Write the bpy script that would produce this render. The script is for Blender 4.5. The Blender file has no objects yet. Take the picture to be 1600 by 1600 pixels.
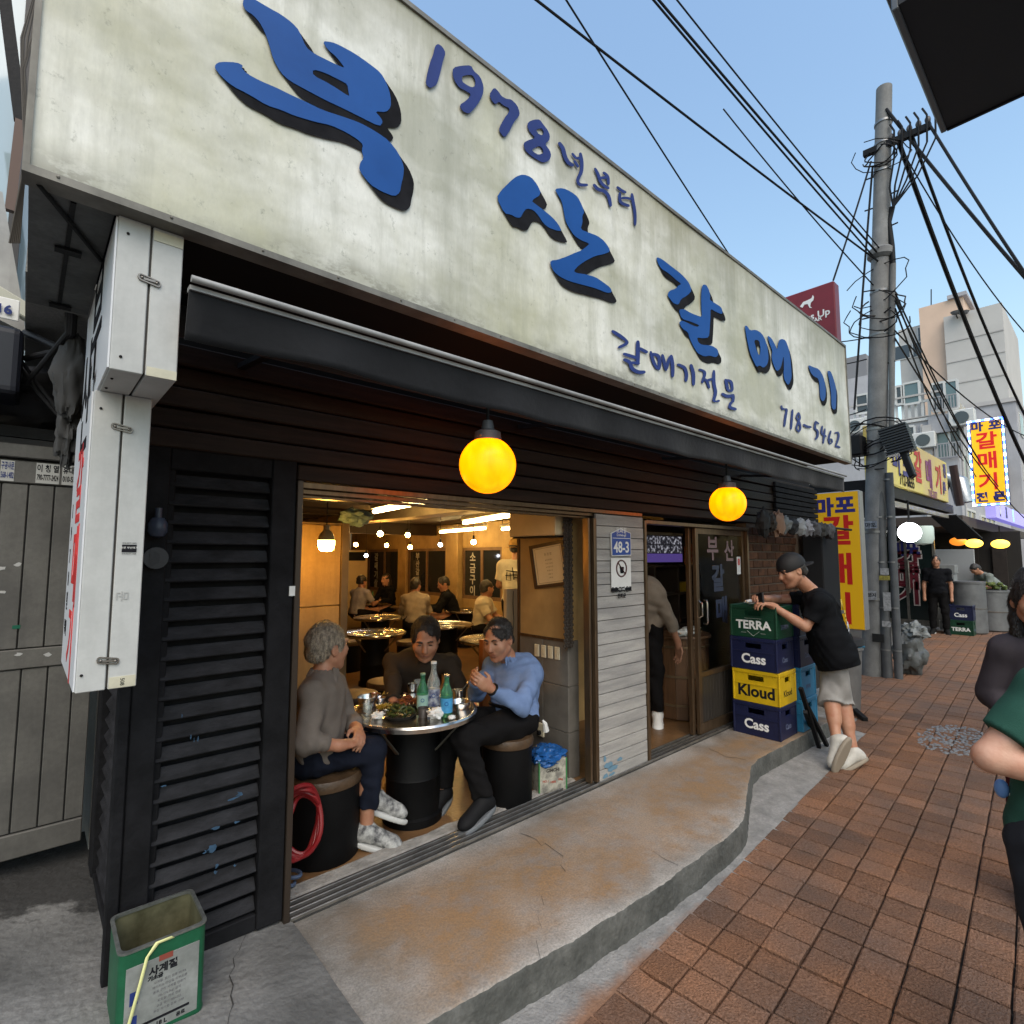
import bpy, bmesh, math, random
import numpy as np
from mathutils import Vector, Matrix, noise as mnoise
random.seed(7)
rng = np.random.RandomState(11)
scene = bpy.context.scene
COL = scene.collection

# ------------------------------------------------------------------ camera
FPX = 844.0                       # focal length in pixels of a 1600 px wide frame
PITCH = math.atan(70 / FPX)
YAW = math.atan(940 / FPX * math.cos(PITCH))
HCAM = 1.58
Fv = Vector((math.cos(PITCH) * math.cos(YAW), math.cos(PITCH) * math.sin(YAW), math.sin(PITCH)))
Rv = Vector((math.sin(YAW), -math.cos(YAW), 0))
Uv = Rv.cross(Fv)
CAM = Vector((0, 0, HCAM))
cd = bpy.data.cameras.new('camera')
cd.lens = FPX / 1600 * 36.0
cd.sensor_width = 36.0
cd.clip_start = 0.05
cd.clip_end = 3000
cam = bpy.data.objects.new('camera', cd)
COL.objects.link(cam)
cam.matrix_world = Matrix.Translation(CAM) @ Matrix((Rv, Uv, -Fv)).transposed().to_4x4()
scene.camera = cam

# ------------------------------------------------------------------ world, sun, exposure
SUN_EL = math.radians(52.0)
SUN_AZ = math.radians(238.0)      # direction towards the sun, measured from +X counter-clockwise
w = bpy.data.worlds.new('World')
scene.world = w
w.use_nodes = True
nt = w.node_tree
bg = nt.nodes['Background']
sky = nt.nodes.new('ShaderNodeTexSky')
sky.sky_type = 'NISHITA'
sky.sun_disc = False
sky.sun_elevation = SUN_EL
sky.sun_rotation = math.pi / 2 - SUN_AZ
sky.air_density = 2.0
sky.dust_density = 2.0
sky.ozone_density = 4.0
nt.links.new(sky.outputs[0], bg.inputs[0])
bg.inputs[1].default_value = 0.085
sd = bpy.data.lights.new('sun', 'SUN')
sd.energy = 0.8
sd.angle = math.radians(55)
sd.color = (1.0, 0.87, 0.70)
sun = bpy.data.objects.new('sun', sd)
COL.objects.link(sun)
sdir = Vector((math.cos(SUN_EL) * math.cos(SUN_AZ), math.cos(SUN_EL) * math.sin(SUN_AZ), math.sin(SUN_EL)))
sun.rotation_euler = sdir.to_track_quat('Z', 'Y').to_euler()
scene.view_settings.view_transform = 'Standard'
scene.view_settings.look = 'None'
scene.view_settings.exposure = 1.5
scene.view_settings.gamma = 1.0
scene.view_settings.use_curve_mapping = False
scene.cycles.use_denoising = True
scene.cycles.max_bounces = 8
scene.cycles.diffuse_bounces = 4
scene.cycles.glossy_bounces = 3
scene.cycles.transparent_max_bounces = 8
scene.cycles.sample_clamp_indirect = 6.0
scene.cycles.use_light_tree = True

# ------------------------------------------------------------------ measuring helpers (points on real planes)
def ray(u, v):
    return Fv + Rv * ((u - 800) / FPX) + Uv * ((800 - v) / FPX)
def at_y(u, v, y):
    d = ray(u, v); return CAM + d * (y / d.y)
def at_x(u, v, x):
    d = ray(u, v); return CAM + d * (x / d.x)
def at_z(u, v, z):
    d = ray(u, v); return CAM + d * ((z - HCAM) / d.z)
def at_d(u, v, k):
    return CAM + ray(u, v) * k

# ------------------------------------------------------------------ materials
MATS = {}
def mat(name, col, rough=0.6, metal=0.0, var=0.0, vscale=6.0, col2=None, fine=0.0, fscale=120.0, bump=0.0, bscale=60.0,
        emit=None, estr=0.0, alpha=None, trans=0.0, stretch=(1, 1, 1), spec=0.5, sheen=0.0, objrand=0.0, coat=0.0, ior=1.45, streak=0.0):
    if name in MATS: return MATS[name]
    m = bpy.data.materials.new(name); m.use_nodes = True
    n = m.node_tree.nodes; l = m.node_tree.links
    b = n['Principled BSDF']
    b.inputs['Roughness'].default_value = rough
    b.inputs['Metallic'].default_value = metal
    b.inputs['Specular IOR Level'].default_value = spec
    b.inputs['IOR'].default_value = ior
    c4 = (*col, 1)
    b.inputs['Base Color'].default_value = c4
    if sheen: b.inputs['Sheen Weight'].default_value = sheen
    if coat: b.inputs['Coat Weight'].default_value = coat
    if trans: b.inputs['Transmission Weight'].default_value = trans
    if alpha is not None: b.inputs['Alpha'].default_value = alpha
    if emit:
        b.inputs['Emission Color'].default_value = (*emit, 1)
        b.inputs['Emission Strength'].default_value = estr
    out = None
    if var or fine or bump or streak:
        g = n.new('ShaderNodeNewGeometry')
        mp = n.new('ShaderNodeMapping'); mp.inputs['Scale'].default_value = stretch
        l.new(g.outputs['Position'], mp.inputs['Vector'])
    cur = None
    def mixc(fac_socket, a_socket, a_val, b_val, kind='MIX'):
        mx = n.new('ShaderNodeMix'); mx.data_type = 'RGBA'; mx.blend_type = kind
        if fac_socket is not None: l.new(fac_socket, mx.inputs[0])
        if a_socket is not None: l.new(a_socket, mx.inputs[6])
        else: mx.inputs[6].default_value = a_val
        mx.inputs[7].default_value = b_val
        return mx.outputs[2]
    def tex(scale, detail=5.0, rgh=0.6, lo=0.35, hi=0.65, vec=None):
        t = n.new('ShaderNodeTexNoise'); t.inputs['Scale'].default_value = scale
        t.inputs['Detail'].default_value = detail; t.inputs['Roughness'].default_value = rgh
        l.new(vec or mp.outputs[0], t.inputs['Vector'])
        r = n.new('ShaderNodeMapRange'); r.inputs[1].default_value = lo; r.inputs[2].default_value = hi
        l.new(t.outputs['Fac'], r.inputs[0])
        return r.outputs[0], t
    if var:
        f, t0 = tex(vscale)
        c2 = col2 if col2 else tuple(x * (1 - var) for x in col)
        cur = mixc(f, None, c4, (*c2, 1))
    if streak:
        mp2 = n.new('ShaderNodeMapping'); mp2.inputs['Scale'].default_value = (9, 9, 0.7)
        l.new(g.outputs['Position'], mp2.inputs['Vector'])
        f, _ = tex(3.0, 6.0, 0.7, 0.45, 0.75, mp2.outputs[0])
        mu = n.new('ShaderNodeMath'); mu.operation = 'MULTIPLY'; mu.inputs[1].default_value = streak
        l.new(f, mu.inputs[0])
        cur = mixc(mu.outputs[0], cur, c4, tuple(x * 0.35 for x in col) + (1,))
    if fine:
        f, _ = tex(fscale, 3.0, 0.7, 0.3, 0.7)
        mu = n.new('ShaderNodeMath'); mu.operation = 'MULTIPLY'; mu.inputs[1].default_value = fine
        l.new(f, mu.inputs[0])
        cur = mixc(mu.outputs[0], cur, c4, tuple(x * 0.3 for x in col) + (1,))
    if objrand:
        oi = n.new('ShaderNodeObjectInfo')
        hv = n.new('ShaderNodeHueSaturation')
        r = n.new('ShaderNodeMapRange'); r.inputs[3].default_value = 1 - objrand; r.inputs[4].default_value = 1 + objrand
        l.new(oi.outputs['Random'], r.inputs[0]); l.new(r.outputs[0], hv.inputs['Value'])
        if cur is not None: l.new(cur, hv.inputs['Color'])
        else: hv.inputs['Color'].default_value = c4
        cur = hv.outputs[0]
    if cur is not None: l.new(cur, b.inputs['Base Color'])
    if bump:
        t = n.new('ShaderNodeTexNoise'); t.inputs['Scale'].default_value = bscale; t.inputs['Detail'].default_value = 6
        l.new(mp.outputs[0], t.inputs['Vector'])
        bp = n.new('ShaderNodeBump'); bp.inputs['Strength'].default_value = bump; bp.inputs['Distance'].default_value = 0.01
        l.new(t.outputs['Fac'], bp.inputs['Height']); l.new(bp.outputs[0], b.inputs['Normal'])
    MATS[name] = m
    return m
def S(r, g, b):   # sRGB 0-255 to linear
    return tuple(((c / 255) / 12.92 if c / 255 <= 0.04045 else ((c / 255 + 0.055) / 1.055) ** 2.4) for c in (r, g, b))

# ------------------------------------------------------------------ object helpers
def put(o, name, parent=None):
    COL.objects.link(o)
    if parent is not None:
        o.parent = parent
        o.matrix_parent_inverse = parent_matrix(parent).inverted()
    return o
def parent_matrix(p):
    if p.parent is None: return p.matrix_basis.copy()
    return parent_matrix(p.parent) @ p.matrix_parent_inverse @ p.matrix_basis
def thing(name, label, cat, loc=(0, 0, 0), group=None, kind=None):
    o = bpy.data.objects.new(name, None); o.empty_display_size = 0.1
    o.location = loc; COL.objects.link(o)
    return tag(o, label, cat, group, kind)
def tag(o, label=None, cat=None, group=None, kind=None):
    if label: o['label'] = label
    if cat: o['category'] = cat
    if group: o['group'] = group
    if kind: o['kind'] = kind
    return o
def copy_tree(o, parent=None):
    c = o.copy(); COL.objects.link(c); c.parent = parent
    for ch in list(o.children): copy_tree(ch, c)
    return c
class MB:
    def __init__(s): s.v = []; s.f = []
    def add(s, vs, fs):
        k = len(s.v); s.v += [tuple(p) for p in vs]; s.f += [tuple(i + k for i in f) for f in fs]; return s
    def box(s, lo, hi):
        x0, y0, z0 = lo; x1, y1, z1 = hi
        return s.add([(x0, y0, z0), (x1, y0, z0), (x1, y1, z0), (x0, y1, z0), (x0, y0, z1), (x1, y0, z1), (x1, y1, z1), (x0, y1, z1)],
                     [(0, 3, 2, 1), (4, 5, 6, 7), (0, 1, 5, 4), (1, 2, 6, 5), (2, 3, 7, 6), (3, 0, 4, 7)])
    def obox(s, c, ax, ay, az):     # centre and three half axes
        c = Vector(c); ax = Vector(ax); ay = Vector(ay); az = Vector(az)
        vs = [c + ax * i + ay * j + az * k for k in (-1, 1) for (i, j) in ((-1, -1), (1, -1), (1, 1), (-1, 1))]
        return s.add(vs, [(0, 3, 2, 1), (4, 5, 6, 7), (0, 1, 5, 4), (1, 2, 6, 5), (2, 3, 7, 6), (3, 0, 4, 7)])
    def bar(s, a, b, w, h, up=(0, 0, 1)):
        a = Vector(a); b = Vector(b); d = (b - a); L = d.length; d.normalize()
        sd_ = d.cross(Vector(up))
        if sd_.length < 1e-4: sd_ = d.cross(Vector((1, 0, 0)))
        sd_.normalize(); u = sd_.cross(d)
        return s.obox((a + b) / 2, d * (L / 2), sd_ * (w / 2), u * (h / 2))
    def tube(s, pts, r, n=8, cap=True, closed=False):
        pts = [Vector(p) for p in pts]; N = len(pts)
        rs = r if isinstance(r, (list, tuple)) else [r] * N
        k = len(s.v); prev = None
        for i, p in enumerate(pts):
            if closed: d = pts[(i + 1) % N] - pts[i - 1]
            else: d = pts[min(i + 1, N - 1)] - pts[max(i - 1, 0)]
            d.normalize()
            if prev is None:
                a = Vector((0, 0, 1)) if abs(d.z) < 0.9 else Vector((1, 0, 0))
                x = d.cross(a).normalized()
            else:
                x = (prev - d * prev.dot(d)).normalized()
            prev = x; y = d.cross(x)
            for j in range(n):
                t = 2 * math.pi * j / n
                s.v.append(tuple(p + (x * math.cos(t) + y * math.sin(t)) * rs[i]))
        R = N if closed else N - 1
        for i in range(R):
            i2 = (i + 1) % N
            for j in range(n):
                j2 = (j + 1) % n
                s.f.append((k + i * n + j, k + i * n + j2, k + i2 * n + j2, k + i2 * n + j))
        if cap and not closed:
            s.f.append(tuple(k + j for j in range(n))[::-1])
            s.f.append(tuple(k + (N - 1) * n + j for j in range(n)))
        return s
    def lathe(s, prof, c=(0, 0, 0), n=24, sx=1.0, sy=1.0):
        k = len(s.v); P = len(prof)
        for (r, z) in prof:
            for j in range(n):
                t = 2 * math.pi * j / n
                s.v.append((c[0] + r * math.cos(t) * sx, c[1] + r * math.sin(t) * sy, c[2] + z))
        for i in range(P - 1):
            for j in range(n):
                j2 = (j + 1) % n
                s.f.append((k + i * n + j, k + i * n + j2, k + (i + 1) * n + j2, k + (i + 1) * n + j))
        if prof[0][0] > 1e-5: s.f.append(tuple(k + j for j in range(n))[::-1])
        if prof[-1][0] > 1e-5: s.f.append(tuple(k + (P - 1) * n + j for j in range(n)))
        return s
    def prism(s, poly, z0, z1):     # plan polygon, ccw
        n = len(poly); k = len(s.v)
        f0 = z0 if callable(z0) else (lambda x, y: z0); f1 = z1 if callable(z1) else (lambda x, y: z1)
        s.v += [(x, y, f0(x, y)) for x, y in poly] + [(x, y, f1(x, y)) for x, y in poly]
        s.f.append(tuple(k + i for i in range(n))[::-1]); s.f.append(tuple(k + n + i for i in range(n)))
        for i in range(n):
            j = (i + 1) % n; s.f.append((k + i, k + j, k + n + j, k + n + i))
        return s
    def sphere(s, c, r, n=16, m=10, sc=(1, 1, 1)):
        prof = [(max(1e-6, r * math.sin(math.pi * i / m)), -r * math.cos(math.pi * i / m)) for i in range(m + 1)]
        k = len(s.v)
        s.lathe([(a, b * sc[2]) for a, b in prof], c, n, sc[0], sc[1])
        return s
    def obj(s, name, m, parent=None, smooth=False, bevel=0.0, seg=1):
        me = bpy.data.meshes.new(name)
        me.from_pydata(s.v, [], s.f)
        if bevel:
            bm = bmesh.new(); bm.from_mesh(me)
            es = [e for e in bm.edges if len(e.link_faces) == 2 and e.calc_face_angle(0) > 0.6]
            bmesh.ops.bevel(bm, geom=es, offset=bevel, segments=seg, affect='EDGES', profile=0.6, clamp_overlap=True)
            bm.to_mesh(me); bm.free()
        if smooth:
            me.polygons.foreach_set('use_smooth', [True] * len(me.polygons))
            try: me.set_sharp_from_angle(angle=math.radians(38))
            except Exception: pass
        me.materials.append(m)
        o = bpy.data.objects.new(name, me)
        return put(o, name, parent)
def inst(src, name, mw, parent=None):
    o = bpy.data.objects.new(name, src.data if hasattr(src, 'data') else src)
    o.matrix_basis = mw
    return put(o, name, parent)
def struct(o, kind='structure'):
    o['kind'] = kind; return o

# ------------------------------------------------------------------ lettering
def text_mesh(body, size, extrude=0.002, bold=0.0, sx=1.0, align='CENTER', space=1.0):
    c = bpy.data.curves.new('text', 'FONT'); c.body = body; c.size = size; c.extrude = extrude; c.offset = bold
    c.align_x = align; c.align_y = 'CENTER'; c.resolution_u = 3; c.space_character = space
    o = bpy.data.objects.new('text', c)
    me = bpy.data.meshes.new_from_object(o)
    bpy.data.objects.remove(o); bpy.data.curves.remove(c)
    if sx != 1.0:
        for v in me.vertices: v.co.x *= sx
    return me
def frame(o, xdir, ydir):
    x = Vector(xdir).normalized(); y = Vector(ydir).normalized(); z = x.cross(y)
    m = Matrix((x, y, z)).transposed().to_4x4(); m.translation = Vector(o); return m
def text(name, body, size, m, o, xdir, ydir, parent=None, extrude=0.0015, bold=0.0, sx=1.0, align='CENTER', space=1.0):
    me = text_mesh(body, size, extrude, bold, sx, align, space); me.materials.append(m); me.name = name
    ob = bpy.data.objects.new(name, me); ob.matrix_basis = frame(o, xdir, ydir)
    return put(ob, name, parent)
def chaikin(p, it=1):
    for _ in range(it):
        q = []
        for i in range(len(p)):
            a = p[i]; b = p[(i + 1) % len(p)]
            q += [(a[0] * .78 + b[0] * .22, a[1] * .78 + b[1] * .22), (a[0] * .22 + b[0] * .78, a[1] * .22 + b[1] * .78)]
        p = q
    return p
def poly_mesh(loops, thick):       # 2D loops (first outer, others holes) -> mesh in XY, thick along Z
    c = bpy.data.curves.new('poly', 'CURVE'); c.dimensions = '2D'; c.fill_mode = 'BOTH'; c.extrude = thick
    for lp in loops:
        sp = c.splines.new('POLY'); sp.points.add(len(lp) - 1)
        for i, q in enumerate(lp): sp.points[i].co = (q[0], q[1], 0, 1)
        sp.use_cyclic_u = True
    o = bpy.data.objects.new('poly', c)
    me = bpy.data.meshes.new_from_object(o)
    bpy.data.objects.remove(o); bpy.data.curves.remove(c)
    return me
def ribbon(pts, wd):
    L = []; R = []; n = len(pts)
    if n == 2: pts = [pts[0], ((pts[0][0] + pts[1][0]) / 2, (pts[0][1] + pts[1][1]) / 2), pts[1]]; n = 3
    for i, p in enumerate(pts):
        a = pts[max(i - 1, 0)]; b = pts[min(i + 1, n - 1)]
        d = Vector((b[0] - a[0], b[1] - a[1])); d.normalize()
        k = wd / 2 * (0.85 if i in (0, n - 1) else 1.0)
        nx, ny = -d.y * k, d.x * k
        ex = -d * wd * 0.25 if i == 0 else (d * wd * 0.25 if i == n - 1 else Vector((0, 0)))
        L.append((p[0] + nx + ex.x, p[1] + ny + ex.y)); R.append((p[0] - nx + ex.x, p[1] - ny + ex.y))
    return chaikin(L + R[::-1], 1)
# ================================================================== materials of the place
concrete = mat('concrete', (0.27, 0.265, 0.25), 0.85, var=0.35, vscale=2.6, fine=0.35, fscale=90, bump=0.5, bscale=70)
asphalt = mat('street_concrete', (0.16, 0.155, 0.15), 0.9, var=0.3, vscale=1.2, fine=0.4, bump=0.5)
paver_m = mat('terracotta_paver', (0.32, 0.16, 0.09), 0.9, spec=.2, var=0.5, vscale=2.0, col2=(0.165, 0.115, 0.092), fine=0.9, fscale=105, bump=1.0, bscale=120, objrand=0.2)
joint_m = mat('paver_joint', (0.022, 0.018, 0.016), 0.95, var=0.4, vscale=20, bump=0.4)
black_paint = mat('black_painted_wood', (0.007, 0.007, 0.008), 0.75, var=0.5, vscale=9, col2=(0.014, 0.014, 0.016), spec=.15, fine=0.2, fscale=60, bump=0.3, bscale=45)
dark_board = mat('dark_brown_board', (0.028, 0.016, 0.01), 0.6, spec=.25, var=0.5, vscale=5, stretch=(0.6, 1, 8), bump=0.3)
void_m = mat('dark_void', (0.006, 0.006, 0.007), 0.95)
bronze = mat('bronze_aluminium', (0.17, 0.115, 0.07), 0.35, 0.75, var=0.3, vscale=14, stretch=(3, 3, 0.5))
alu = mat('grey_aluminium', (0.36, 0.34, 0.31), 0.38, 0.85, var=0.35, vscale=12)
steel = mat('stainless_steel', (0.62, 0.6, 0.57), 0.2, 1.0, var=0.25, vscale=9)
black_metal = mat('black_metal', (0.008, 0.008, 0.009), 0.55, spec=.25, var=0.4, vscale=16, bump=0.15)
glass_m = mat('window_glass', (0.9, 0.95, 0.95), 0.03, trans=1.0, ior=1.08, spec=0.6)
white_paint = mat('white_paint', (0.72, 0.72, 0.7), 0.5, var=0.12, vscale=8)
blue_ink = mat('blue_letter', (0.006, 0.062, 0.25), 0.55, spec=.25, var=0.25, vscale=5, col2=(0.009, 0.075, 0.29), fine=0.12, fscale=40)
indigo_ink = mat('indigo_letter', (0.02, 0.038, 0.17), 0.55, spec=.25, var=0.2, vscale=8)
black_ink = mat('black_letter', (0.008, 0.008, 0.01), 0.8, spec=.1, var=0.4, vscale=12, col2=(0.016, 0.016, 0.019))
red_ink = mat('red_letter', (0.55, 0.02, 0.02), 0.5)
white_ink = mat('white_letter', (0.75, 0.75, 0.73), 0.5)

# ------------------------------------------------------------------ ground
g = MB(); g.add([(-600, -600, -0.05), (900, -600, -0.05), (900, 900, -0.05), (-600, 900, -0.05)], [(0, 1, 2, 3)])
struct(g.obj('street_ground', asphalt))

# paving: a bed with separate square pavers, laid a little askew to the shopfront
bed = MB(); bed.prism([(-1.5, -1.5), (40, -1.5), (40, 2.9), (6.4, 1.95), (5.6, 1.62), (1.0, 1.28), (-1.5, 1.2)], -0.045, -0.024)
bed = struct(bed.obj('brick_pavement', joint_m))
PA = 0.068
ca, sa = math.cos(PA), math.sin(PA)
PS = 0.150
pavs = []
for j in range(-11, 12):
    for i in range(-16, 95):
        lx, ly = i * PS + rng.uniform(-.002, .002), j * PS + rng.uniform(-.001, .001)
        x = 2.26 + lx * ca - ly * sa; y = 0.835 + lx * sa + ly * ca
        lim = 1.30 + 0.055 * x if x < 5.5 else 1.62 + (x - 5.5) * 0.35
        if y > min(lim, 2.6) - .02 or y < -1.2 or x < .2 or x > 15.5: continue
        d = Vector((x, y, 0)) - CAM; dep = d.dot(Fv)
        if dep < .5: continue
        u = 800 + FPX * d.dot(Rv) / dep; vv = 800 - FPX * d.dot(Uv) / dep
        pavs.append((x, y, dep, -60 < u < 1660 and vv < 1680))
def paver_geo(x, y, mb):
    h = PS / 2 - rng.uniform(.0026, .0042); hx = PS / 2 - rng.uniform(.0048, .007); t = rng.uniform(-.004, .003); e = .006
    tx, ty = rng.uniform(-.004, .004, 2)
    c = [(-hx, -h + rng.uniform(-.002, .002)), (hx, -h), (hx, h + rng.uniform(-.002, .002)), (-hx, h)]
    vs = []
    for (k, z) in ((1, -.04), (1, t - .005), ((h - e) / h, t)):
        for a, b in c:
            a2, b2 = a * k, b * k
            vs.append((a2 * ca - b2 * sa, a2 * sa + b2 * ca, z + (a2 * tx + b2 * ty) * (6 if z > -.03 else 0) * .1))
    mb.add([(p[0] + x, p[1] + y, p[2]) for p in vs],
           [(8, 9, 10, 11)] + [(r * 4 + i, r * 4 + (i + 1) % 4, r * 4 + 4 + (i + 1) % 4, r * 4 + 4 + i) for r in (0, 1) for i in range(4)])
vis = sorted([p for p in pavs if p[3]], key=lambda p: p[2])
protos = []
for k in range(14):
    mb = MB(); paver_geo(0, 0, mb); me = bpy.data.meshes.new('paver'); me.from_pydata(mb.v, [], mb.f); me.materials.append(paver_m); protos.append(me)
for k, p in enumerate(vis[:300]):
    o = bpy.data.objects.new('paver', protos[rng.randint(14)]); o.location = (p[0], p[1], 0)
    o.rotation_euler.z = rng.choice([0, math.pi]); put(o, 'paver', bed)
far = MB()
for p in vis[300:] + [q for q in pavs if not q[3] and q[2] < 4]: paver_geo(p[0], p[1], far)
far = far.obj('pavers', paver_m, bed); far['kind'] = 'stuff'

# smooth margin between paving and step: cement by the step, terracotta render further out, blending unevenly
mm = bpy.data.materials.new('pavement_margin'); mm.use_nodes = True
n = mm.node_tree.nodes; l = mm.node_tree.links; b = n['Principled BSDF']; b.inputs['Roughness'].default_value = 0.88
ge = n.new('ShaderNodeNewGeometry'); sx = n.new('ShaderNodeSeparateXYZ'); l.new(ge.outputs['Position'], sx.inputs[0])
def nz(scale, lo, hi, detail=6):
    t = n.new('ShaderNodeTexNoise'); t.inputs['Scale'].default_value = scale; t.inputs['Detail'].default_value = detail; t.inputs['Roughness'].default_value = .65
    l.new(ge.outputs['Position'], t.inputs['Vector']); r = n.new('ShaderNodeMapRange'); r.inputs[1].default_value = lo; r.inputs[2].default_value = hi
    l.new(t.outputs['Fac'], r.inputs[0]); return r.outputs[0], t.outputs['Fac']
def mth(op, a, bb):
    m_ = n.new('ShaderNodeMath'); m_.operation = op
    for i, q in enumerate((a, bb)):
        if isinstance(q, (int, float)): m_.inputs[i].default_value = q
        else: l.new(q, m_.inputs[i])
    return m_.outputs[0]
def mixm(f, a, bb):
    mx = n.new('ShaderNodeMix'); mx.data_type = 'RGBA'
    l.new(f, mx.inputs[0])
    for i, q in ((6, a), (7, bb)):
        if isinstance(q, tuple): mx.inputs[i].default_value = (*q, 1)
        else: l.new(q, mx.inputs[i])
    return mx.outputs[2]
f1, raw = nz(3.5, .3, .7)
f2, _ = nz(60, .35, .65); f3, _ = nz(9, .4, .62)
# distance from the step edge: Y - linear, wobbling; beyond X 3.6 the cement reaches further out
xr = n.new('ShaderNodeMapRange'); xr.inputs[1].default_value = 3.1; xr.inputs[2].default_value = 4.3; xr.inputs[3].default_value = 1.345; xr.inputs[4].default_value = 1.44; l.new(sx.outputs[0], xr.inputs[0])
edge = mth('ADD', xr.outputs[0], mth('MULTIPLY', mth('SUBTRACT', raw, .5), .22))
er = n.new('ShaderNodeMapRange'); er.inputs[1].default_value = -.03; er.inputs[2].default_value = .04; l.new(mth('SUBTRACT', sx.outputs[1], edge), er.inputs[0])
cem = mixm(f2, mixm(f3, (.30, .29, .275), (.14, .137, .13)), (.2, .195, .187))
ter = mixm(f2, mixm(f1, (.30, .145, .07), (.19, .115, .078)), (.18, .095, .055))
l.new(mixm(er.outputs[0], ter, cem), b.inputs['Base Color'])
bt = n.new('ShaderNodeTexNoise'); bt.inputs['Scale'].default_value = 90; bt.inputs['Detail'].default_value = 7; l.new(ge.outputs['Position'], bt.inputs['Vector'])
bp = n.new('ShaderNodeBump'); bp.inputs['Strength'].default_value = .7; bp.inputs['Distance'].default_value = .01; l.new(bt.outputs['Fac'], bp.inputs['Height']); l.new(bp.outputs[0], b.inputs['Normal'])
mg = MB()
NX = 90
for i in range(NX + 1):
    x = -1.0 + i * (8.6 / NX)
    lim = 1.225 + 0.064 * x + .008 * math.sin(x * 5) if x < 5.5 else 1.577 + (x - 5.5) * 0.35
    for k, y in enumerate((lim - .10, lim - .005, lim + .10, lim + .3, lim + .75)):
        mg.v.append((x, y, (-.020, -.006, .003, .006, .008)[k] + .004 * mnoise.noise(Vector((x * 3, y * 6, 0)))))
for i in range(NX):
    for k in range(4): mg.f.append((i * 5 + k, i * 5 + 5 + k, i * 5 + 6 + k, i * 5 + 1 + k))
struct(mg.obj('pavement_margin', mm, smooth=True))
# manhole of pebbles set in the paving
mh = MB()
for k in range(420):
    a = rng.uniform(0, 6.28); r = .46 * math.sqrt(rng.uniform(0, 1)); x = 6.1 + r * math.cos(a) * 1.1; y = 1.02 + r * math.sin(a) * .55
    mh.sphere((x, y, .0), rng.uniform(.009, .016), 6, 4, (1.4, 1, .4))
mh = mh.obj('pebble_inlay', mat('grey_pebble', (.2, .2, .2), .6, var=.5, vscale=30), bed); mh['kind'] = 'stuff'

# step in front of the shop
pm = bpy.data.materials.new('stained_concrete'); pm.use_nodes = True
n = pm.node_tree.nodes; l = pm.node_tree.links; b = n['Principled BSDF']
ge = n.new('ShaderNodeNewGeometry'); sx = n.new('ShaderNodeSeparateXYZ'); l.new(ge.outputs['Position'], sx.inputs[0])
f1, raw1 = nz(1.5, .38, .62); f2, raw2 = nz(2.9, .42, .6, 8); f3, _ = nz(120, .38, .66, 4); f4, raw4 = nz(7, .48, .72, 8); f5, _ = nz(1.1, .45, .62)
base = mixm(f1, (.37, .345, .315), (.15, .135, .115))
rust = mixm(f4, (.27, .16, .075), (.155, .10, .062))
# rust brown tramples the middle of the step, edges stay grey
yr = n.new('ShaderNodeMapRange'); yr.inputs[1].default_value = 1.46; yr.inputs[2].default_value = 1.62; l.new(mth('ADD', sx.outputs[1], mth('MULTIPLY', mth('SUBTRACT', raw2, .5), .5)), yr.inputs[0])
yr2 = n.new('ShaderNodeMapRange'); yr2.inputs[1].default_value = 2.25; yr2.inputs[2].default_value = 2.08; l.new(mth('ADD', sx.outputs[1], mth('MULTIPLY', mth('SUBTRACT', raw2, .5), .4)), yr2.inputs[0])
xr2 = n.new('ShaderNodeMapRange'); xr2.inputs[1].default_value = 0.95; xr2.inputs[2].default_value = 1.2; l.new(mth('ADD', sx.outputs[0], mth('MULTIPLY', mth('SUBTRACT', raw1, .5), .6)), xr2.inputs[0])
mask = mth('MULTIPLY', mth('MULTIPLY', yr.outputs[0], yr2.outputs[0]), xr2.outputs[0])
mask = mth('MULTIPLY', mask, mth('ADD', .62, mth('MULTIPLY', f2, .38)))
c = mixm(mask, base, rust)
dk = n.new('ShaderNodeMapRange'); dk.inputs[1].default_value = 3.5; dk.inputs[2].default_value = 4.3; l.new(sx.outputs[0], dk.inputs[0])
c = mixm(mth('MULTIPLY', dk.outputs[0], f5), c, (.07, .058, .048))
c = mixm(mth('MULTIPLY', f4, .35), c, (.38, .35, .32))
c = mixm(mth('MULTIPLY', f3, .5), c, (.085, .08, .07))
vo = n.new('ShaderNodeTexVoronoi'); vo.feature = 'DISTANCE_TO_EDGE'; vo.inputs['Scale'].default_value = .9
nv = n.new('ShaderNodeTexNoise'); nv.inputs['Scale'].default_value = 4; nv.inputs['Detail'].default_value = 6; l.new(ge.outputs['Position'], nv.inputs['Vector'])
va = n.new('ShaderNodeVectorMath'); va.operation = 'ADD'; l.new(ge.outputs['Position'], va.inputs[0])
vs_ = n.new('ShaderNodeVectorMath'); vs_.operation = 'SCALE'; vs_.inputs['Scale'].default_value = .35; l.new(nv.outputs['Color'], vs_.inputs[0]); l.new(vs_.outputs[0], va.inputs[1])
l.new(va.outputs[0], vo.inputs['Vector'])
cr = n.new('ShaderNodeMapRange'); cr.inputs[1].default_value = .006; cr.inputs[2].default_value = .001; l.new(vo.outputs['Distance'], cr.inputs[0])
c = mixm(mth('MULTIPLY', mth('MULTIPLY', cr.outputs[0], f5), .55), c, (.07, .065, .06))
l.new(c, b.inputs['Base Color'])
rr = n.new('ShaderNodeMapRange'); rr.inputs[3].default_value = .55; rr.inputs[4].default_value = .9; l.new(raw2, rr.inputs[0]); l.new(rr.outputs[0], b.inputs['Roughness'])
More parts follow.
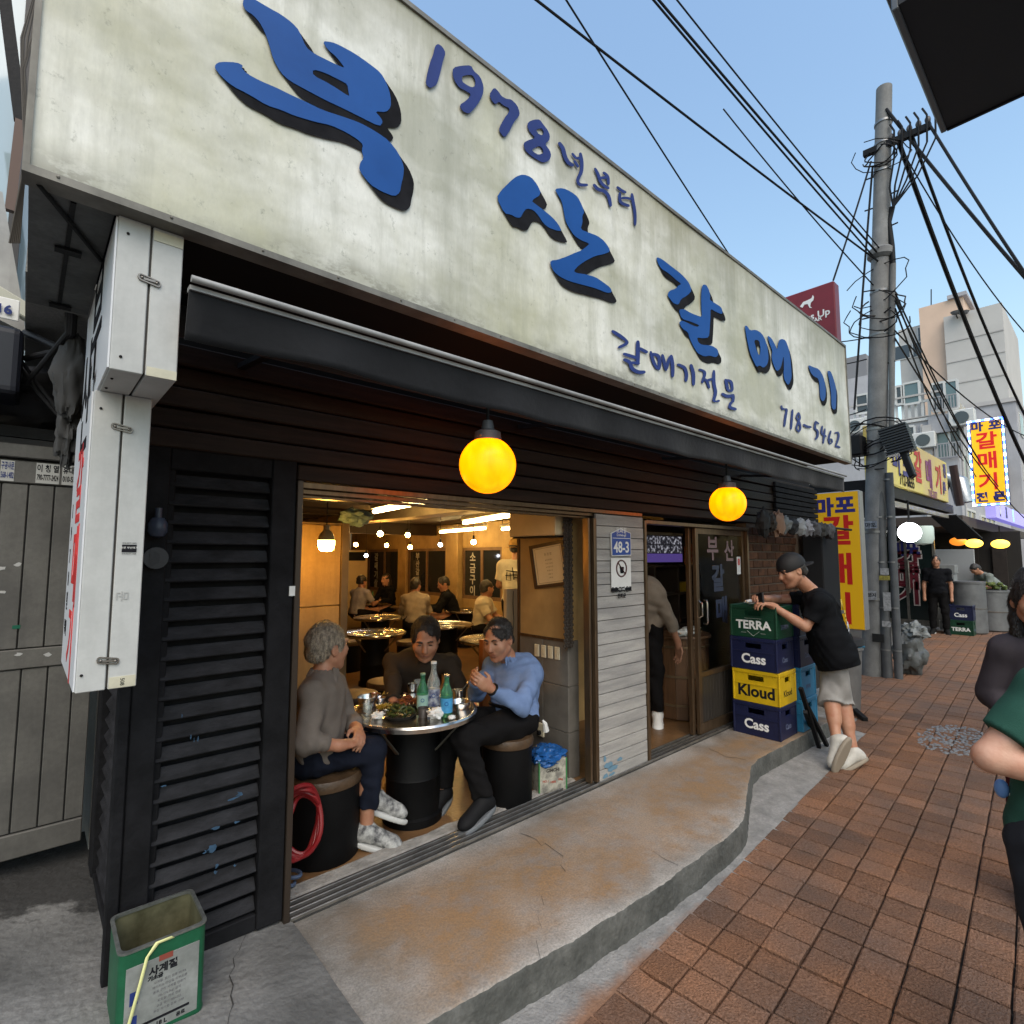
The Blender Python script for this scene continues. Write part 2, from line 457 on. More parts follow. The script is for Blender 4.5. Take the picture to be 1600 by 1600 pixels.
bt = n.new('ShaderNodeTexNoise'); bt.inputs['Scale'].default_value = 45; bt.inputs['Detail'].default_value = 9; bt.inputs['Roughness'].default_value = .7; l.new(ge.outputs['Position'], bt.inputs['Vector'])
bp = n.new('ShaderNodeBump'); bp.inputs['Strength'].default_value = .45; bp.inputs['Distance'].default_value = .012; l.new(bt.outputs['Fac'], bp.inputs['Height']); l.new(bp.outputs[0], b.inputs['Normal'])

riser_m = mat('dark_riser_concrete', (.06, .062, .056), .9, var=.6, vscale=6, col2=(.13, .13, .12), fine=.4, fscale=50, bump=.8, bscale=40)  # darker concrete for the upright faces of the step
FRONT = [(.80, 1.54), (.93, 1.53), (1.25, 1.50), (1.7, 1.455), (2.2, 1.43), (2.7, 1.43), (2.95, 1.44), (3.1, 1.48), (3.3, 1.56), (3.6, 1.68), (3.85, 1.775), (4.0, 1.80), (4.5, 1.79), (5.0, 1.775), (5.45, 1.77)]
fine = []
for i in range(len(FRONT) - 1):
    a, bq = FRONT[i], FRONT[i + 1]; k = max(2, int(math.hypot(bq[0] - a[0], bq[1] - a[1]) / .018))
    for j in range(k):
        t = j / k; x = a[0] + (bq[0] - a[0]) * t; y = a[1] + (bq[1] - a[1]) * t
        fine.append((x, y + .008 * mnoise.noise(Vector((x * 7, 0, 3))) + .006 * mnoise.noise(Vector((x * 33, 0, 9)))))
fine.append(FRONT[-1])
st = MB()
N = len(fine)
rows = [(-.010, -.04), (-.004, .05), (-.001, .116), (.004, .127), (.012, .131), (.05, .131), (.2, .132)]
for (dy, z) in rows:
    for (x, y) in fine: st.v.append((x, y + dy, z + .003 * mnoise.noise(Vector((x * 6, y * 6 + dy * 9, z * 8))) - (.012 * max(0, mnoise.noise(Vector((x * 18, 3, z * 2))) - .25) if .1 < z < .1305 else 0)))
for k in range(1, 7):
    for (x, y) in fine: yy = y + .2 + (2.262 - y - .2) * k / 6; st.v.append((x, yy, .132 + .003 * mnoise.noise(Vector((x * 3, yy * 3, 5)))))
T = len(rows) + 6
for r in range(T - 1):
    for i in range(N - 1): st.f.append((r * N + i, r * N + i + 1, (r + 1) * N + i + 1, (r + 1) * N + i))
k = len(st.v); st.v += [(5.45, 2.26, -.04), (5.45, 1.77, -.04), (5.45, 2.262, .132), (5.45, 1.82, .131)]
st.f.append((k + 1, k, k + 2, k + 3))
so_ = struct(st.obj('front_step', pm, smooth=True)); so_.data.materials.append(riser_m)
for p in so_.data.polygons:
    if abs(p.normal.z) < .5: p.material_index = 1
# apron of cracked concrete on the left, rising into the alley
ap = MB()
GX, GY = 40, 50
for i in range(GX + 1):
    for j in range(GY + 1):
        y = .9 + 2.6 * j / GY; x = -2.4 + (.872 + max(0, 2.28 - y) * -.012 + 2.4) * i / GX
        x2 = x if x < .8 else x - .03 * max(0, (2.3 - y)) * 0 + (.0)
        z = .139 + max(0, (.86 - x)) * .085 - max(0, 1.6 - y) * .2 + max(0, y - 2.4) * .03
        z += .007 * mnoise.noise(Vector((x * 3, y * 3, 1))) + .003 * mnoise.noise(Vector((x * 12, y * 12, 1)))
        ap.v.append((x2, y, min(z, .26)))
for i in range(GX):
    for j in range(GY): a = i * (GY + 1) + j; ap.f.append((a, a + GY + 1, a + GY + 2, a + 1))
apron_m = mat('apron_concrete', (.25, .246, .235), .9, var=.6, vscale=1.9, col2=(.085, .084, .08), fine=.5, fscale=55, bump=1.0, bscale=30)
struct(ap.obj('concrete_apron', apron_m, smooth=True))
# hairline cracks opened in the apron: narrow grooves filled with dirt
ck = MB()
def crack(pts, w0, zz=None):
    ps = [at_z(u, v, zz or .14) for u, v in pts]; k = len(ck.v)
    for i, p in enumerate(ps):
        z = .139 + max(0, (.86 - p.x)) * .085 + .007 * mnoise.noise(Vector((p.x * 3, p.y * 3, 1))) + .003 * mnoise.noise(Vector((p.x * 12, p.y * 12, 1))) + .0025
        if zz: z = .1355 + .003 * mnoise.noise(Vector((p.x * 3, p.y * 3, 5)))
        w_ = w0 * (.5 + rng.rand()); ck.v += [(p.x - w_, p.y, z), (p.x + w_, p.y + w_, z)]
    for i in range(len(ps) - 1): ck.f.append((k + 2 * i, k + 2 * i + 1, k + 2 * i + 3, k + 2 * i + 2))
crack([(384, 1468), (378, 1480), (374, 1492), (364, 1506), (366, 1520), (358, 1535), (364, 1552), (360, 1570), (364, 1585), (358, 1600), (352, 1640)], .0016)
crack([(812, 1302), (824, 1306), (838, 1312), (846, 1322), (852, 1318), (868, 1330), (880, 1338), (876, 1352), (884, 1362)], .0018, .134)
crack([(1108, 1170), (1122, 1176), (1135, 1183), (1150, 1184), (1166, 1188)], .002, .134)
crack([(845, 1500), (838, 1470), (846, 1450), (840, 1432), (850, 1415), (846, 1400)], .0011, .134)
crack([(1020, 1330), (1038, 1342), (1060, 1352)], .001, .134)
#crack([(448, 1446), (462, 1462), (478, 1485), (498, 1512), (515, 1540), (540, 1575), (560, 1605)], .003)
struct(ck.obj('pavement_cracks', mat('crack_dirt', (.03, .028, .026), .95)), 'stuff')

# old oil stain soaked into the apron at the foot of the alley gate
n = apron_m.node_tree.nodes; l = apron_m.node_tree.links; b = n['Principled BSDF']
ge = n.new('ShaderNodeNewGeometry'); sx = n.new('ShaderNodeSeparateXYZ'); l.new(ge.outputs['Position'], sx.inputs[0])
_, rw = nz(4.5, .4, .6, 7)
e1 = n.new('ShaderNodeMapRange'); e1.inputs[1].default_value = 2.86; e1.inputs[2].default_value = 2.93; l.new(mth('ADD', mth('ADD', sx.outputs[1], mth('MULTIPLY', sx.outputs[0], .25)), mth('MULTIPLY', mth('SUBTRACT', rw, .5), .8)), e1.inputs[0])
prev = b.inputs['Base Color'].links[0].from_socket
l.new(mixm(mth('MULTIPLY', e1.outputs[0], .88), prev, (.018, .017, .016)), b.inputs['Base Color'])
# ================================================================== the restaurant building
Y0 = 2.29       # shopfront plane
bld = thing('restaurant_building', 'dark timber-fronted grill restaurant with open dining room behind the front step', 'building', (3, 2.4, .13))
# louvered pier at the left, facing the street
def louver(parent_name, x0, x1, z0, z1, nsl, origin, ux, nrm, seed):
    """frame and tilted slats on a plane: ux along, nrm out"""
    ux = Vector(ux); nrm = Vector(nrm); o = Vector(origin); up = Vector((0, 0, 1))
    fr = MB()
    W = x1 - x0
    def bx(a, b_, za, zb, d0, d1): fr.obox(o + ux * ((a + b_) / 2) + up * ((za + zb) / 2) + nrm * ((d0 + d1) / 2), ux * ((b_ - a) / 2), nrm * ((d1 - d0) / 2), up * ((zb - za) / 2))
    bx(x0, x0 + W * .15, z0, z1, -.06, .012); bx(x1 - W * .18, x1, z0, z1, -.06, .012)
    bx(x0 + W * .15, x1 - W * .18, z0, z0 + .06, -.06, .006); bx(x0 + W * .15, x1 - W * .18, z1 - .12, z1, -.06, .006)
    bx(x0, x1, z0, z1, -.10, -.061)
    f = fr.obj(parent_name, black_paint, bld, bevel=.004)
    xa, xb = x0 + W * .15 + .002, x1 - W * .18 - .002
    h = (z1 - .12 - z0 - .06) / nsl
    r2 = random.Random(seed)
    for k in range(nsl):
        zc = z0 + .06 + h * (k + .5)
        tilt = .55 + r2.uniform(-.05, .05)
        d = (nrm * math.sin(tilt) * -1 + up * math.cos(tilt)).normalized(); t = ux.cross(d)
        mb = MB(); mb.obox(o + ux * ((xa + xb) / 2) + up * (zc - .004) + nrm * (-.022), ux * ((xb - xa) / 2), d * (h * .37), t * .006)
        sl = mb.obj('slat', slat_m, f, bevel=.002)
    return f
slat_m = mat('worn_black_slat', (.011, .011, .0125), .7, spec=.2, var=.7, vscale=7, col2=(.028, .028, .032), fine=.35, fscale=30, bump=.3, bscale=50, stretch=(1, 1, 3))
lp = louver('louver_panel', .30, .835, .155, 2.02, 24, (0, Y0, 0), (1, 0, 0), (0, -1, 0), 1)
ls = louver('louver_panel', 0, .86, .16, 2.02, 24, (.302, Y0 + .87, 0), (0, -1, 0), (-1, 0, 0), 2)
# flecks of blue paint left on the slats
bp_ = mat('blue_paint_fleck', (.035, .085, .15), .8, var=.5, vscale=60)
for (u, v, w_, h_) in [(330, 1325, 9, 8), (322, 1330, 6, 4), (374, 1240, 7, 5), (362, 1248, 14, 2.5), (338, 1352, 4, 5), (336, 1362, 4, 4), (366, 1352, 4, 3), (370, 1284, 6, 3), (336, 1294, 8, 3), (298, 1150, 2, 5), (309, 1155, 1.4, 6), (303, 1157, 1.2, 5), (284, 1118, 1.2, 5), (255, 1228, 5, 2)]:
    p = at_y(u, v, Y0 - .014); s_ = 1.5 / FPX
    pl = []
    for k in range(9):
        a = 2 * math.pi * k / 9; r = .35 + 1.0 * rng.rand(); pl.append((p.x + w_ * s_ * r * math.cos(a), Y0 - .0165, p.z + h_ * s_ * r * math.sin(a)))
    MB().add(pl, [tuple(range(9))]).obj('paint_fleck', bp_, lp)
# timber corner post between the two louvers
MB().box((.262, Y0 - .02, .15), (.298, Y0 + .02, 2.05)).obj('corner_post', black_paint, bld, bevel=.004)
# jamb right of the pier
MB().box((.838, Y0 - .02, .12), (.862, Y0 + .07, 1.90)).obj('door_jamb', mat('dark_bronze', (.06, .045, .035), .4, .6), bld, bevel=.002)
# small plate on the jamb
MB().box((.815, Y0 - .026, 1.42), (.838, Y0 - .0205, 1.46)).obj('wall_plate', white_paint, bld)
# pipe hook and bell on the pier
pb = MB(); c = at_y(247, 818, Y0 - .05)
pb.tube([c + Vector((0, .0, .055)), c + Vector((0, 0, .02))], .011, 10); pb.lathe([(.018, .02), (.03, .0), (.03, -.03), (.02, -.045), (.004, -.05)], c, 14)
pb.obj('pipe_socket', mat('dark_blue_plastic', (.03, .04, .065), .4), bld, smooth=True)
vb = MB(); c = at_y(243, 872, Y0 - .03)
vb.lathe([(.001, 0), (.03, 0), (.038, .006), (.038, .012), (.001, .012)], (0, 0, 0), 20)
for k in range(9):
    a = k * .7; vb.box((.006 * k * .6 - .02, -.03 + .002 * k, .012), (.006 * k * .6 - .017, .03 - .002 * k, .0145))
v_ = vb.obj('vent_cap', mat('dark_grey_metal', (.04, .04, .045), .45, .5), None)
v_.matrix_basis = frame(c, (1, 0, 0), (0, 0, 1)); v_.parent = bld; v_.matrix_parent_inverse = parent_matrix(bld).inverted()

# lintel: long dark boards over the openings
zl = [1.90, 1.975, 2.05, 2.13, 2.21, 2.29, 2.375]
for k in range(6):
    mb = MB(); mb.box((.30 if k else .84, Y0 - .012 - .012 * (k % 2), zl[k] + .002), (6.75, Y0 + .03, zl[k + 1] - .006))
    mb.obj('lintel_board', dark_board, bld, bevel=.005)
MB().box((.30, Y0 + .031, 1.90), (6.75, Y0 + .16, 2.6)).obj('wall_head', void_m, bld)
# header beam of the opening in bronze with grooves
for k, (z0, z1, d) in enumerate([(1.872, 1.897, .02), (1.850, 1.870, .045), (1.835, 1.848, .07)]):
    MB().box((.864, Y0 - .004 + d - .02, z0), (3.34, Y0 + d + .02, z1)).obj('door_header', bronze, bld, bevel=.002)
# bottom track with three rails and a dark groove plate
tr = MB().box((.864, Y0 - .026, .115), (5.03, Y0 + .125, .137)).obj('door_track', mat('track_base', (.1, .095, .09), .5, .5, var=.3), bld)
for k in range(4):
    MB().box((.866, Y0 - .022 + k * .036, .1372), (5.02, Y0 - .013 + k * .036, .152)).obj('rail', alu, tr, bevel=.0015)
# frames beside the plank wall
for k, (x0, x1, y0, y1) in enumerate([(2.735, 2.752, .0, .05), (2.758, 2.772, .015, .06), (2.778, 2.806, -.012, .06)]):
    MB().box((x0, Y0 + y0, .153), (x1, Y0 + y1, 1.834)).obj('frame_post', bronze if k != 1 else alu, bld, bevel=.002)
# plank wall between the opening and the door
plank_m = mat('white_washed_plank', (.44, .42, .39), .75, var=.4, vscale=3, col2=(.27, .26, .25), fine=.3, fscale=70, bump=.35, bscale=40, stretch=(.7, 1, 5))
pw = MB().box((2.81, Y0 + .012, .135), (3.345, Y0 + .06, 1.872)).obj('plank_wall', mat('plank_gap', (.03, .028, .026), .9), bld)
NP = 22; ph = (1.868 - .137) / NP
for k in range(NP):
    w1 = rng.uniform(-.002, .003)
    MB().box((2.811, Y0 - .006 + w1, .138 + k * ph), (3.344, Y0 + .0125, .138 + (k + 1) * ph - .0045)).obj('plank', plank_m, pw, bevel=.002)
for (x, z, a, h) in [(2.9, .23, .05, .025), (2.95, .20, .06, .02), (2.87, .17, .03, .02), (3.02, .24, .03, .012), (2.86, .28, .02, .02), (2.93, .165, .04, .012)]:
    pl = [(x + a * (.5 + rng.rand() * .7) * math.cos(t), Y0 - .0105, z + h * (.5 + rng.rand() * .7) * math.sin(t)) for t in np.linspace(0, 6.28, 12)[:-1]]
    MB().add(pl, [tuple(range(len(pl)))]).obj('paint_smear', mat('faded_blue_paint', (.12, .22, .3), .8), pw)
# door opening frame
for nm, lo, hi in [('door_frame', (3.348, Y0 - .02, .138), (3.37, Y0 + .06, 1.845)), ('door_frame', (3.371, Y0 - .02, 1.822), (5.03, Y0 + .06, 1.850)), ('door_frame', (5.0, Y0 - .015, .138), (5.03, Y0 + .06, 1.821))]:
    MB().box(lo, hi).obj(nm, bronze, bld, bevel=.002)
# sliding glass door, slid open to the right
sdoor = MB()
yd = Y0 + .03
for lo, hi in [((4.115, yd - .016, .154), (4.16, yd + .016, 1.82)), ((4.955, yd - .016, .154), (4.995, yd + .016, 1.82)), ((4.1605, yd - .015, .154), (4.9545, yd + .015, .235)), ((4.1605, yd - .015, .60), (4.9545, yd + .015, .64)), ((4.1605, yd - .015, 1.77), (4.9545, yd + .015, 1.82))]: sdoor.box(lo, hi)
sdoor = sdoor.obj('sliding_door', bronze, bld, bevel=.002)
MB().box((4.07, yd + .02, .154), (4.105, yd + .055, 1.82)).obj('door_stile', bronze, bld, bevel=.002)
MB().box((4.161, yd - .003, .641), (4.954, yd + .003, 1.769)).obj('glass_pane', glass_m, sdoor)
lw = MB()
for k in range(16): lw.box((4.165 + k * .0493, yd - .006, .236), (4.165 + k * .0493 + .046, yd + .006, .599))
lw.obj('lower_panel', mat('dark_panel', (.03, .026, .022), .4), sdoor, bevel=.002)
hd = MB(); hd.tube([(4.21, yd - .017, 1.03), (4.21, yd - .05, 1.03), (4.21, yd - .055, 1.05), (4.21, yd - .055, 1.2), (4.21, yd - .05, 1.22), (4.21, yd - .017, 1.22)], .008, 8)
hd.obj('door_handle', steel, sdoor, smooth=True)
MB().tube([(4.137, yd - .018, 1.08), (4.137, yd - .05, 1.1), (4.137, yd - .05, 1.2), (4.137, yd - .018, 1.22)], .007, 8).obj('door_handle', steel, sdoor, smooth=True)
pink = mat('pale_pink_print', (.2, .13, .14), .5)
text('door_letter', '부', .22, pink, (4.42, yd - .0045, 1.64), (1, 0, 0), (0, 0, 1), sdoor, .0008, .006)
text('door_letter', '산', .2, pink, (4.72, yd - .0045, 1.62), (1, 0, 0), (0, 0, 1), sdoor, .0008, .006)
text('door_letter', '갈', .24, mat('dull_blue_print', (.02, .028, .06), .5), (4.5, yd - .0045, 1.38), (1, 0, 0), (0, 0, 1), sdoor, .0008, .01)
text('door_letter', '매', .24, mat('dull_blue_print', (.02, .028, .06), .5), (4.55, yd - .0045, 1.10), (1, 0, 0), (0, 0, 1), sdoor, .0008, .01)
stk = MB().box((4.86, yd - .006, 1.42), (4.93, yd - .0032, 1.58)).obj('door_sticker', white_paint, sdoor)
text('sticker_mark', '8', .08, red_ink, (4.895, yd - .0075, 1.53), (1, 0, 0), (0, 0, 1), sdoor, .0006, .003)
# brick pier right of the door
brick_m = mat('brown_brick', (.12, .055, .028), .85, spec=.2, var=.5, vscale=14, col2=(.05, .024, .015), fine=.3, fscale=90, bump=.5, bscale=60, objrand=.3)
bw = MB().box((5.032, Y0 + .006, .12), (6.75, Y0 + .10, 1.898)).obj('brick_wall', mat('mortar', (.12, .09, .065), .9, var=.3, vscale=20, bump=.5), bld)
bm0 = None
for r in range(22):
    off = -.1 if r % 2 else 0
    for k in range(6):
        x0 = 5.036 + off + k * .205; x1 = x0 + .193
        x0 = max(x0, 5.036); x1 = min(x1, 6.2)
        if x1 - x0 < .03: continue
        mb = MB().box((x0, Y0 - .006 + rng.uniform(-.002, .003), .135 + r * .079), (x1, Y0 + .0065, .135 + r * .079 + .066))
        mb.obj('brick', brick_m, bw, bevel=.003)
# louvred dark cladding above the right end
for k in range(8):
    MB().box((5.6, Y0 - .05, 1.91 + k * .055), (6.75, Y0 - .02, 1.91 + k * .055 + .045)).obj('cladding_board', black_paint, bld, bevel=.003)
# roof and outer shell
MB().box((.30, Y0 + .161, 2.35), (6.75, 12.3, 2.55)).obj('roof', concrete, bld)
MB().box((6.70, Y0 + .101, .0), (6.80, 12.3, 2.349)).obj('outer_wall', concrete, bld)
MB().box((.30, 3.3, .1), (.40, 12.3, 2.349)).obj('outer_wall', concrete, bld)
# upper storey set back behind the big sign
MB().box((-.05, 2.45, 2.56), (6.75, 12.2, 3.25)).obj('parapet', concrete, bld)

# ------------------------------------------------------------------ dining room shell
floor_m = mat('dining_floor', (.24, .13, .055), .35, var=.5, vscale=4, col2=(.13, .07, .032), fine=.2, bump=.2, bscale=40)
MB().box((.31, Y0 + .126, .05), (6.69, 12.1, .13)).obj('interior_floor', floor_m, bld)
# cement lip inside the track, worn edge
lip = MB(); NL = 60
for i in range(NL + 1):
    x = .865 + (2.735 - .865) * i / NL; w_ = .09 + .03 * mnoise.noise(Vector((x * 4, 0, 2))) + .012 * mnoise.noise(Vector((x * 15, 0, 2)))
    lip.v += [(x, Y0 + .13, .1315), (x, Y0 + .135, .142), (x, Y0 + .13 + w_ * .8, .146), (x, Y0 + .13 + w_, .131)]
for i in range(NL):
    for k in range(3): lip.f.append((4 * i + k, 4 * i + 4 + k, 4 * i + 5 + k, 4 * i + 1 + k))
lip.obj('cement_lip', mat('pale_cement', (.34, .32, .29), .9, var=.4, vscale=12, bump=.8, bscale=50), bld, smooth=True)
ceil_m = mat('smoked_ceiling', (.045, .028, .016), .7, var=.3, vscale=3)
MB().box((.31, Y0 + .162, 2.16), (6.69, 12.1, 2.34)).obj('ceiling', ceil_m, bld)
for k in range(11): MB().box((.32, 2.9 + k * .82, 2.135), (3.2, 2.92 + k * .82, 2.159)).obj('ceiling_batten', ceil_m, bld)
beam_m = mat('pale_beam', (.45, .33, .19), .6, var=.3, vscale=5)
MB().box((3.22, 2.55, 2.03), (3.48, 12.0, 2.159)).obj('ceiling_beam', beam_m, bld, bevel=.004)
MB().box((3.5, 8.4, 1.97), (5.68, 8.55, 2.159)).obj('ceiling_beam', ceil_m, bld, bevel=.004)
cream = mat('cream_wall', (.46, .30, .12), .65, var=.35, vscale=3, col2=(.30, .19, .075), streak=.15)
MB().box((.31, 12.0, .131), (5.7, 12.1, 2.159)).obj('back_wall', cream, bld)
# side wall with windows at X 5.7
XW = 5.70
sw = MB()
sw.box((XW, 3.6, .131), (XW + .1, 11.99, .86)); sw.box((XW, 3.6, 1.74), (XW + .1, 11.99, 2.159))
wins = []
for (u0, u1) in ((574, 627), (637, 697), (722, 784)):
    ya, yb = at_x(u0, 900, XW).y, at_x(u1, 900, XW).y
    wins.append((yb, ya))
ys = [3.6] + [q for wv in reversed(wins) for q in wv] + [11.99]
for k in range(0, len(ys), 2): sw.box((XW, ys[k], .861), (XW + .1, ys[k + 1], 1.739))
sw.obj('side_wall', cream, bld)
night = mat('dim_yard', (.05, .052, .055), .8, var=.4, vscale=3)
MB().box((XW + .5, 4, .3), (XW + .55, 12, 2.1)).obj('yard_wall', night, bld)
wf_m = mat('window_wood_frame', (.20, .115, .06), .45, var=.3, vscale=8)
wg = mat('dark_glass', (.02, .022, .025), .06, spec=.6)
wl = mat('window_letter', (.42, .40, .36), .6)
words = ['갈매기살', '부산갈매기', '소금구이']
for q, (ya, yb) in enumerate(wins):
    fr = MB(); z0, z1 = .862, 1.738
    for a, b_ in ((ya, ya + .05), (yb - .05, yb), ((ya + yb) / 2 - .03, (ya + yb) / 2 + .03)): fr.box((XW + .01, a, z0), (XW + .06, b_, z1))
    fr.box((XW + .012, ya, z0), (XW + .058, yb, z0 + .06)); fr.box((XW + .012, ya, z1 - .05), (XW + .058, yb, z1))
    fo = fr.obj('window', wf_m, bld)
    for a, b_ in ((ya + .05, (ya + yb) / 2 - .03), ((ya + yb) / 2 + .03, yb - .05)):
        MB().box((XW + .03, a, z0 + .06), (XW + .036, b_, z1 - .05)).obj('pane', wg, fo)
    for k, ch in enumerate(words[q]):
        hh = .76 / len(words[q])
        text('window_letter', ch, hh * .95, wl, (XW + .028, yb - .05 - (yb - ya) * .2, z1 - .08 - hh * (k + .5)), (0, -1, 0), (0, 0, 1), fo, .0008, .004)
MB().box((XW - .12, wins[2][1] - .02, .131), (XW - .001, wins[2][1] + .34, 2.15)).obj('wall_column', cream, bld, bevel=.01)
MB().box((XW - .06, wins[1][1] - .02, .131), (XW - .001, wins[1][1] + .3, 2.15)).obj('wall_column', cream, bld, bevel=.01)
MB().box((XW - .2, 4.75, .131), (XW - .001, 5.1, 2.15)).obj('wall_column', cream, bld, bevel=.01)
# stub wall at the right of the opening, cream above, grey tile below
XS = 2.722
MB().box((XS, 2.46, 1.02), (XS + .10, 2.93, 2.159)).obj('stub_wall', cream, bld)
tile_m = mat('grey_tile', (.17, .155, .135), .4, var=.35, vscale=5, objrand=.1)
for r in range(3):
    for k in range(2):
        MB().box((XS - .006, 2.46 + k * .236, .132 + r * .296), (XS + .1, 2.46 + k * .236 + .233, .132 + r * .296 + .292)).obj('wall_tile', tile_m, bld, bevel=.002)
MB().box((XS - .012, 2.931, .132), (XS + .11, 2.95, 2.158)).obj('corner_trim', bronze, bld)
MB().box((XS - .014, 2.46, 1.012), (XS - .001, 2.93, 1.03)).obj('dado_trim', bronze, bld)
# wall behind the plank wall dividing kitchen door area from dining room
MB().box((3.13, 3.25, .131), (4.0, 3.32, 2.159)).obj('inner_wall', cream, bld)
MB().box((4.0, 4.2, .131), (5.69, 4.28, 2.159)).obj('inner_wall', mat('kitchen_wall', (.05, .035, .022), .7, var=.3), bld)
# left inner lining of the dining room
MB().box((.42, 2.46, .131), (.45, 11.9, 2.159)).obj('side_lining', cream, bld)
# ================================================================== the big signboard
sg = bpy.data.materials.new('weathered_sign_panel'); sg.use_nodes = True
n = sg.node_tree.nodes; l = sg.node_tree.links; b = n['Principled BSDF']; b.inputs['Roughness'].default_value = .45
ge = n.new('ShaderNodeNewGeometry'); sx = n.new('ShaderNodeSeparateXYZ'); l.new(ge.outputs['Position'], sx.inputs[0])
def nzs(sc, lo, hi, detail=6, rg=.6):
    mp = n.new('ShaderNodeMapping'); mp.inputs['Scale'].default_value = sc; l.new(ge.outputs['Position'], mp.inputs['Vector'])
    t = n.new('ShaderNodeTexNoise'); t.inputs['Scale'].default_value = 1; t.inputs['Detail'].default_value = detail; t.inputs['Roughness'].default_value = rg
    l.new(mp.outputs[0], t.inputs['Vector']); r = n.new('ShaderNodeMapRange'); r.inputs[1].default_value = lo; r.inputs[2].default_value = hi; l.new(t.outputs['Fac'], r.inputs[0]); return r.outputs[0], t.outputs['Fac']
cl, _ = nzs((1.9, 1, 3.4), .38, .62, 4)
st_, rawst = nzs((6.5, 1, .7), .46, .64, 6, .7)
sp, _ = nzs((38, 1, 30), .60, .72, 5, .75)
gr, rawg = nzs((2.6, 1, 1.6), .42, .66, 6)
fi, _ = nzs((120, 1, 60), .3, .75, 3)
c = mixm(cl, (.74, .735, .68), (.42, .415, .335))
c = mixm(mth('MULTIPLY', gr, .5), c, (.40, .39, .23))
c = mixm(mth('MULTIPLY', st_, .45), c, (.26, .26, .19))
c = mixm(mth('MULTIPLY', sp, .55), c, (.15, .16, .12))
c = mixm(mth('MULTIPLY', fi, .16), c, (.2, .2, .17))
# rain dirt gathers along the upper edge, peeling along the lower edge
zt = n.new('ShaderNodeMapRange'); zt.inputs[1].default_value = 3.12; zt.inputs[2].default_value = 3.46; l.new(mth('ADD', sx.outputs[2], mth('MULTIPLY', mth('SUBTRACT', rawst, .5), .35)), zt.inputs[0])
c = mixm(mth('MULTIPLY', zt.outputs[0], .7), c, (.24, .225, .14))
zb = n.new('ShaderNodeMapRange'); zb.inputs[1].default_value = 2.47; zb.inputs[2].default_value = 2.40; l.new(mth('ADD', sx.outputs[2], mth('MULTIPLY', mth('SUBTRACT', rawg, .5), .14)), zb.inputs[0])
pe, _ = nzs((14, 1, 26), .45, .55, 6, .7)
c = mixm(mth('MULTIPLY', zb.outputs[0], mth('ADD', .35, mth('MULTIPLY', pe, .5))), c, (.20, .195, .15))
l.new(c, b.inputs['Base Color'])
bt = n.new('ShaderNodeTexNoise'); bt.inputs['Scale'].default_value = 3.2; bt.inputs['Detail'].default_value = 3; l.new(ge.outputs['Position'], bt.inputs['Vector'])
bp = n.new('ShaderNodeBump'); bp.inputs['Strength'].default_value = .25; bp.inputs['Distance'].default_value = .05; l.new(bt.outputs['Fac'], bp.inputs['Height']); l.new(bp.outputs[0], b.inputs['Normal'])

YS = 1.48; SX0, SX1, SZ0, SZ1 = -.04, 5.30, 2.39, 3.44
sign = thing('shop_signboard', 'long weathered cream signboard with big blue brush lettering above the awning', 'signboard', (2.6, YS, SZ0))
face = MB(); NXF, NZF = 90, 18
for i in range(NXF + 1):
    for k in range(NZF + 1):
        x = SX0 + (SX1 - SX0) * i / NXF; z = SZ0 + .012 + (SZ1 - SZ0 - .024) * k / NZF
        face.v.append((x, YS + .004 * mnoise.noise(Vector((x * 1.6, z * 2.2, 0))) - .001, z))
for i in range(NXF):
    for k in range(NZF): a = i * (NZF + 1) + k; face.f.append((a, a + NZF + 1, a + NZF + 2, a + 1))
face.obj('sign_face', sg, sign, smooth=True)
trim_m = mat('sign_trim', (.2, .19, .165), .55, .3, var=.4, vscale=10, streak=.3)
MB().box((SX0 - .008, YS - .008, SZ1 - .012), (SX1 + .008, YS + .05, SZ1 + .006)).obj('top_trim', trim_m, sign)
MB().box((SX0 - .008, YS - .008, SZ0 - .006), (SX1 + .008, YS + .05, SZ0 + .012)).obj('bottom_trim', trim_m, sign)
MB().box((SX0 - .008, YS - .0075, SZ0 + .0125), (SX0 + .004, YS + .05, SZ1 - .0125)).obj('end_trim', trim_m, sign)
MB().box((SX1 - .004, YS - .0075, SZ0 + .0125), (SX1 + .008, YS + .05, SZ1 - .0125)).obj('end_trim', trim_m, sign)
MB().box((SX0 + .002, YS + .051, SZ0 + .02), (SX1, YS + .55, SZ1 - .01)).obj('sign_box', mat('sign_case', (.012, .012, .012), .8, spec=.1), sign)
sof = MB(); sof.box((SX0 + .003, YS + .052, SZ0 - .002), (.115, 2.262, SZ0 + .019)); 
sof = sof.obj('soffit_panel', mat('grey_soffit', (.12, .12, .115), .6, var=.5, vscale=9, col2=(.06, .06, .058), fine=.5, fscale=50), sign)
MB().box((.035, YS + .06, SZ0 - .006), (.045, 2.25, SZ0 - .0025)).obj('soffit_seam', black_metal, sof)
for y in (1.78, 2.2): MB().box((.015, y, SZ0 - .012), (.07, y + .03, SZ0 - .0065)).obj('hinge', black_metal, sof)
for k in range(26): MB().sphere((SX0 + .05 + k * .21, YS - .008, SZ0 + .006), .004, 6, 4).obj('rivet', trim_m, sign)
# strut from the sign corner
MB().tube([(-.02, YS + .03, SZ0 - .005), (.11, YS + .3, SZ0 - .012), (.4, YS + .36, SZ0 - .014)], .006, 6).obj('brace_wire', black_metal, sign)
mb = MB(); p = at_y(1185, 458, YS + .2); mb.box((p.x - .04, YS + .1, SZ1 - .012), (p.x + .04, YS + .2, SZ1 + .09)); mb.obj('spotlight_stub', black_metal, sign, bevel=.01)

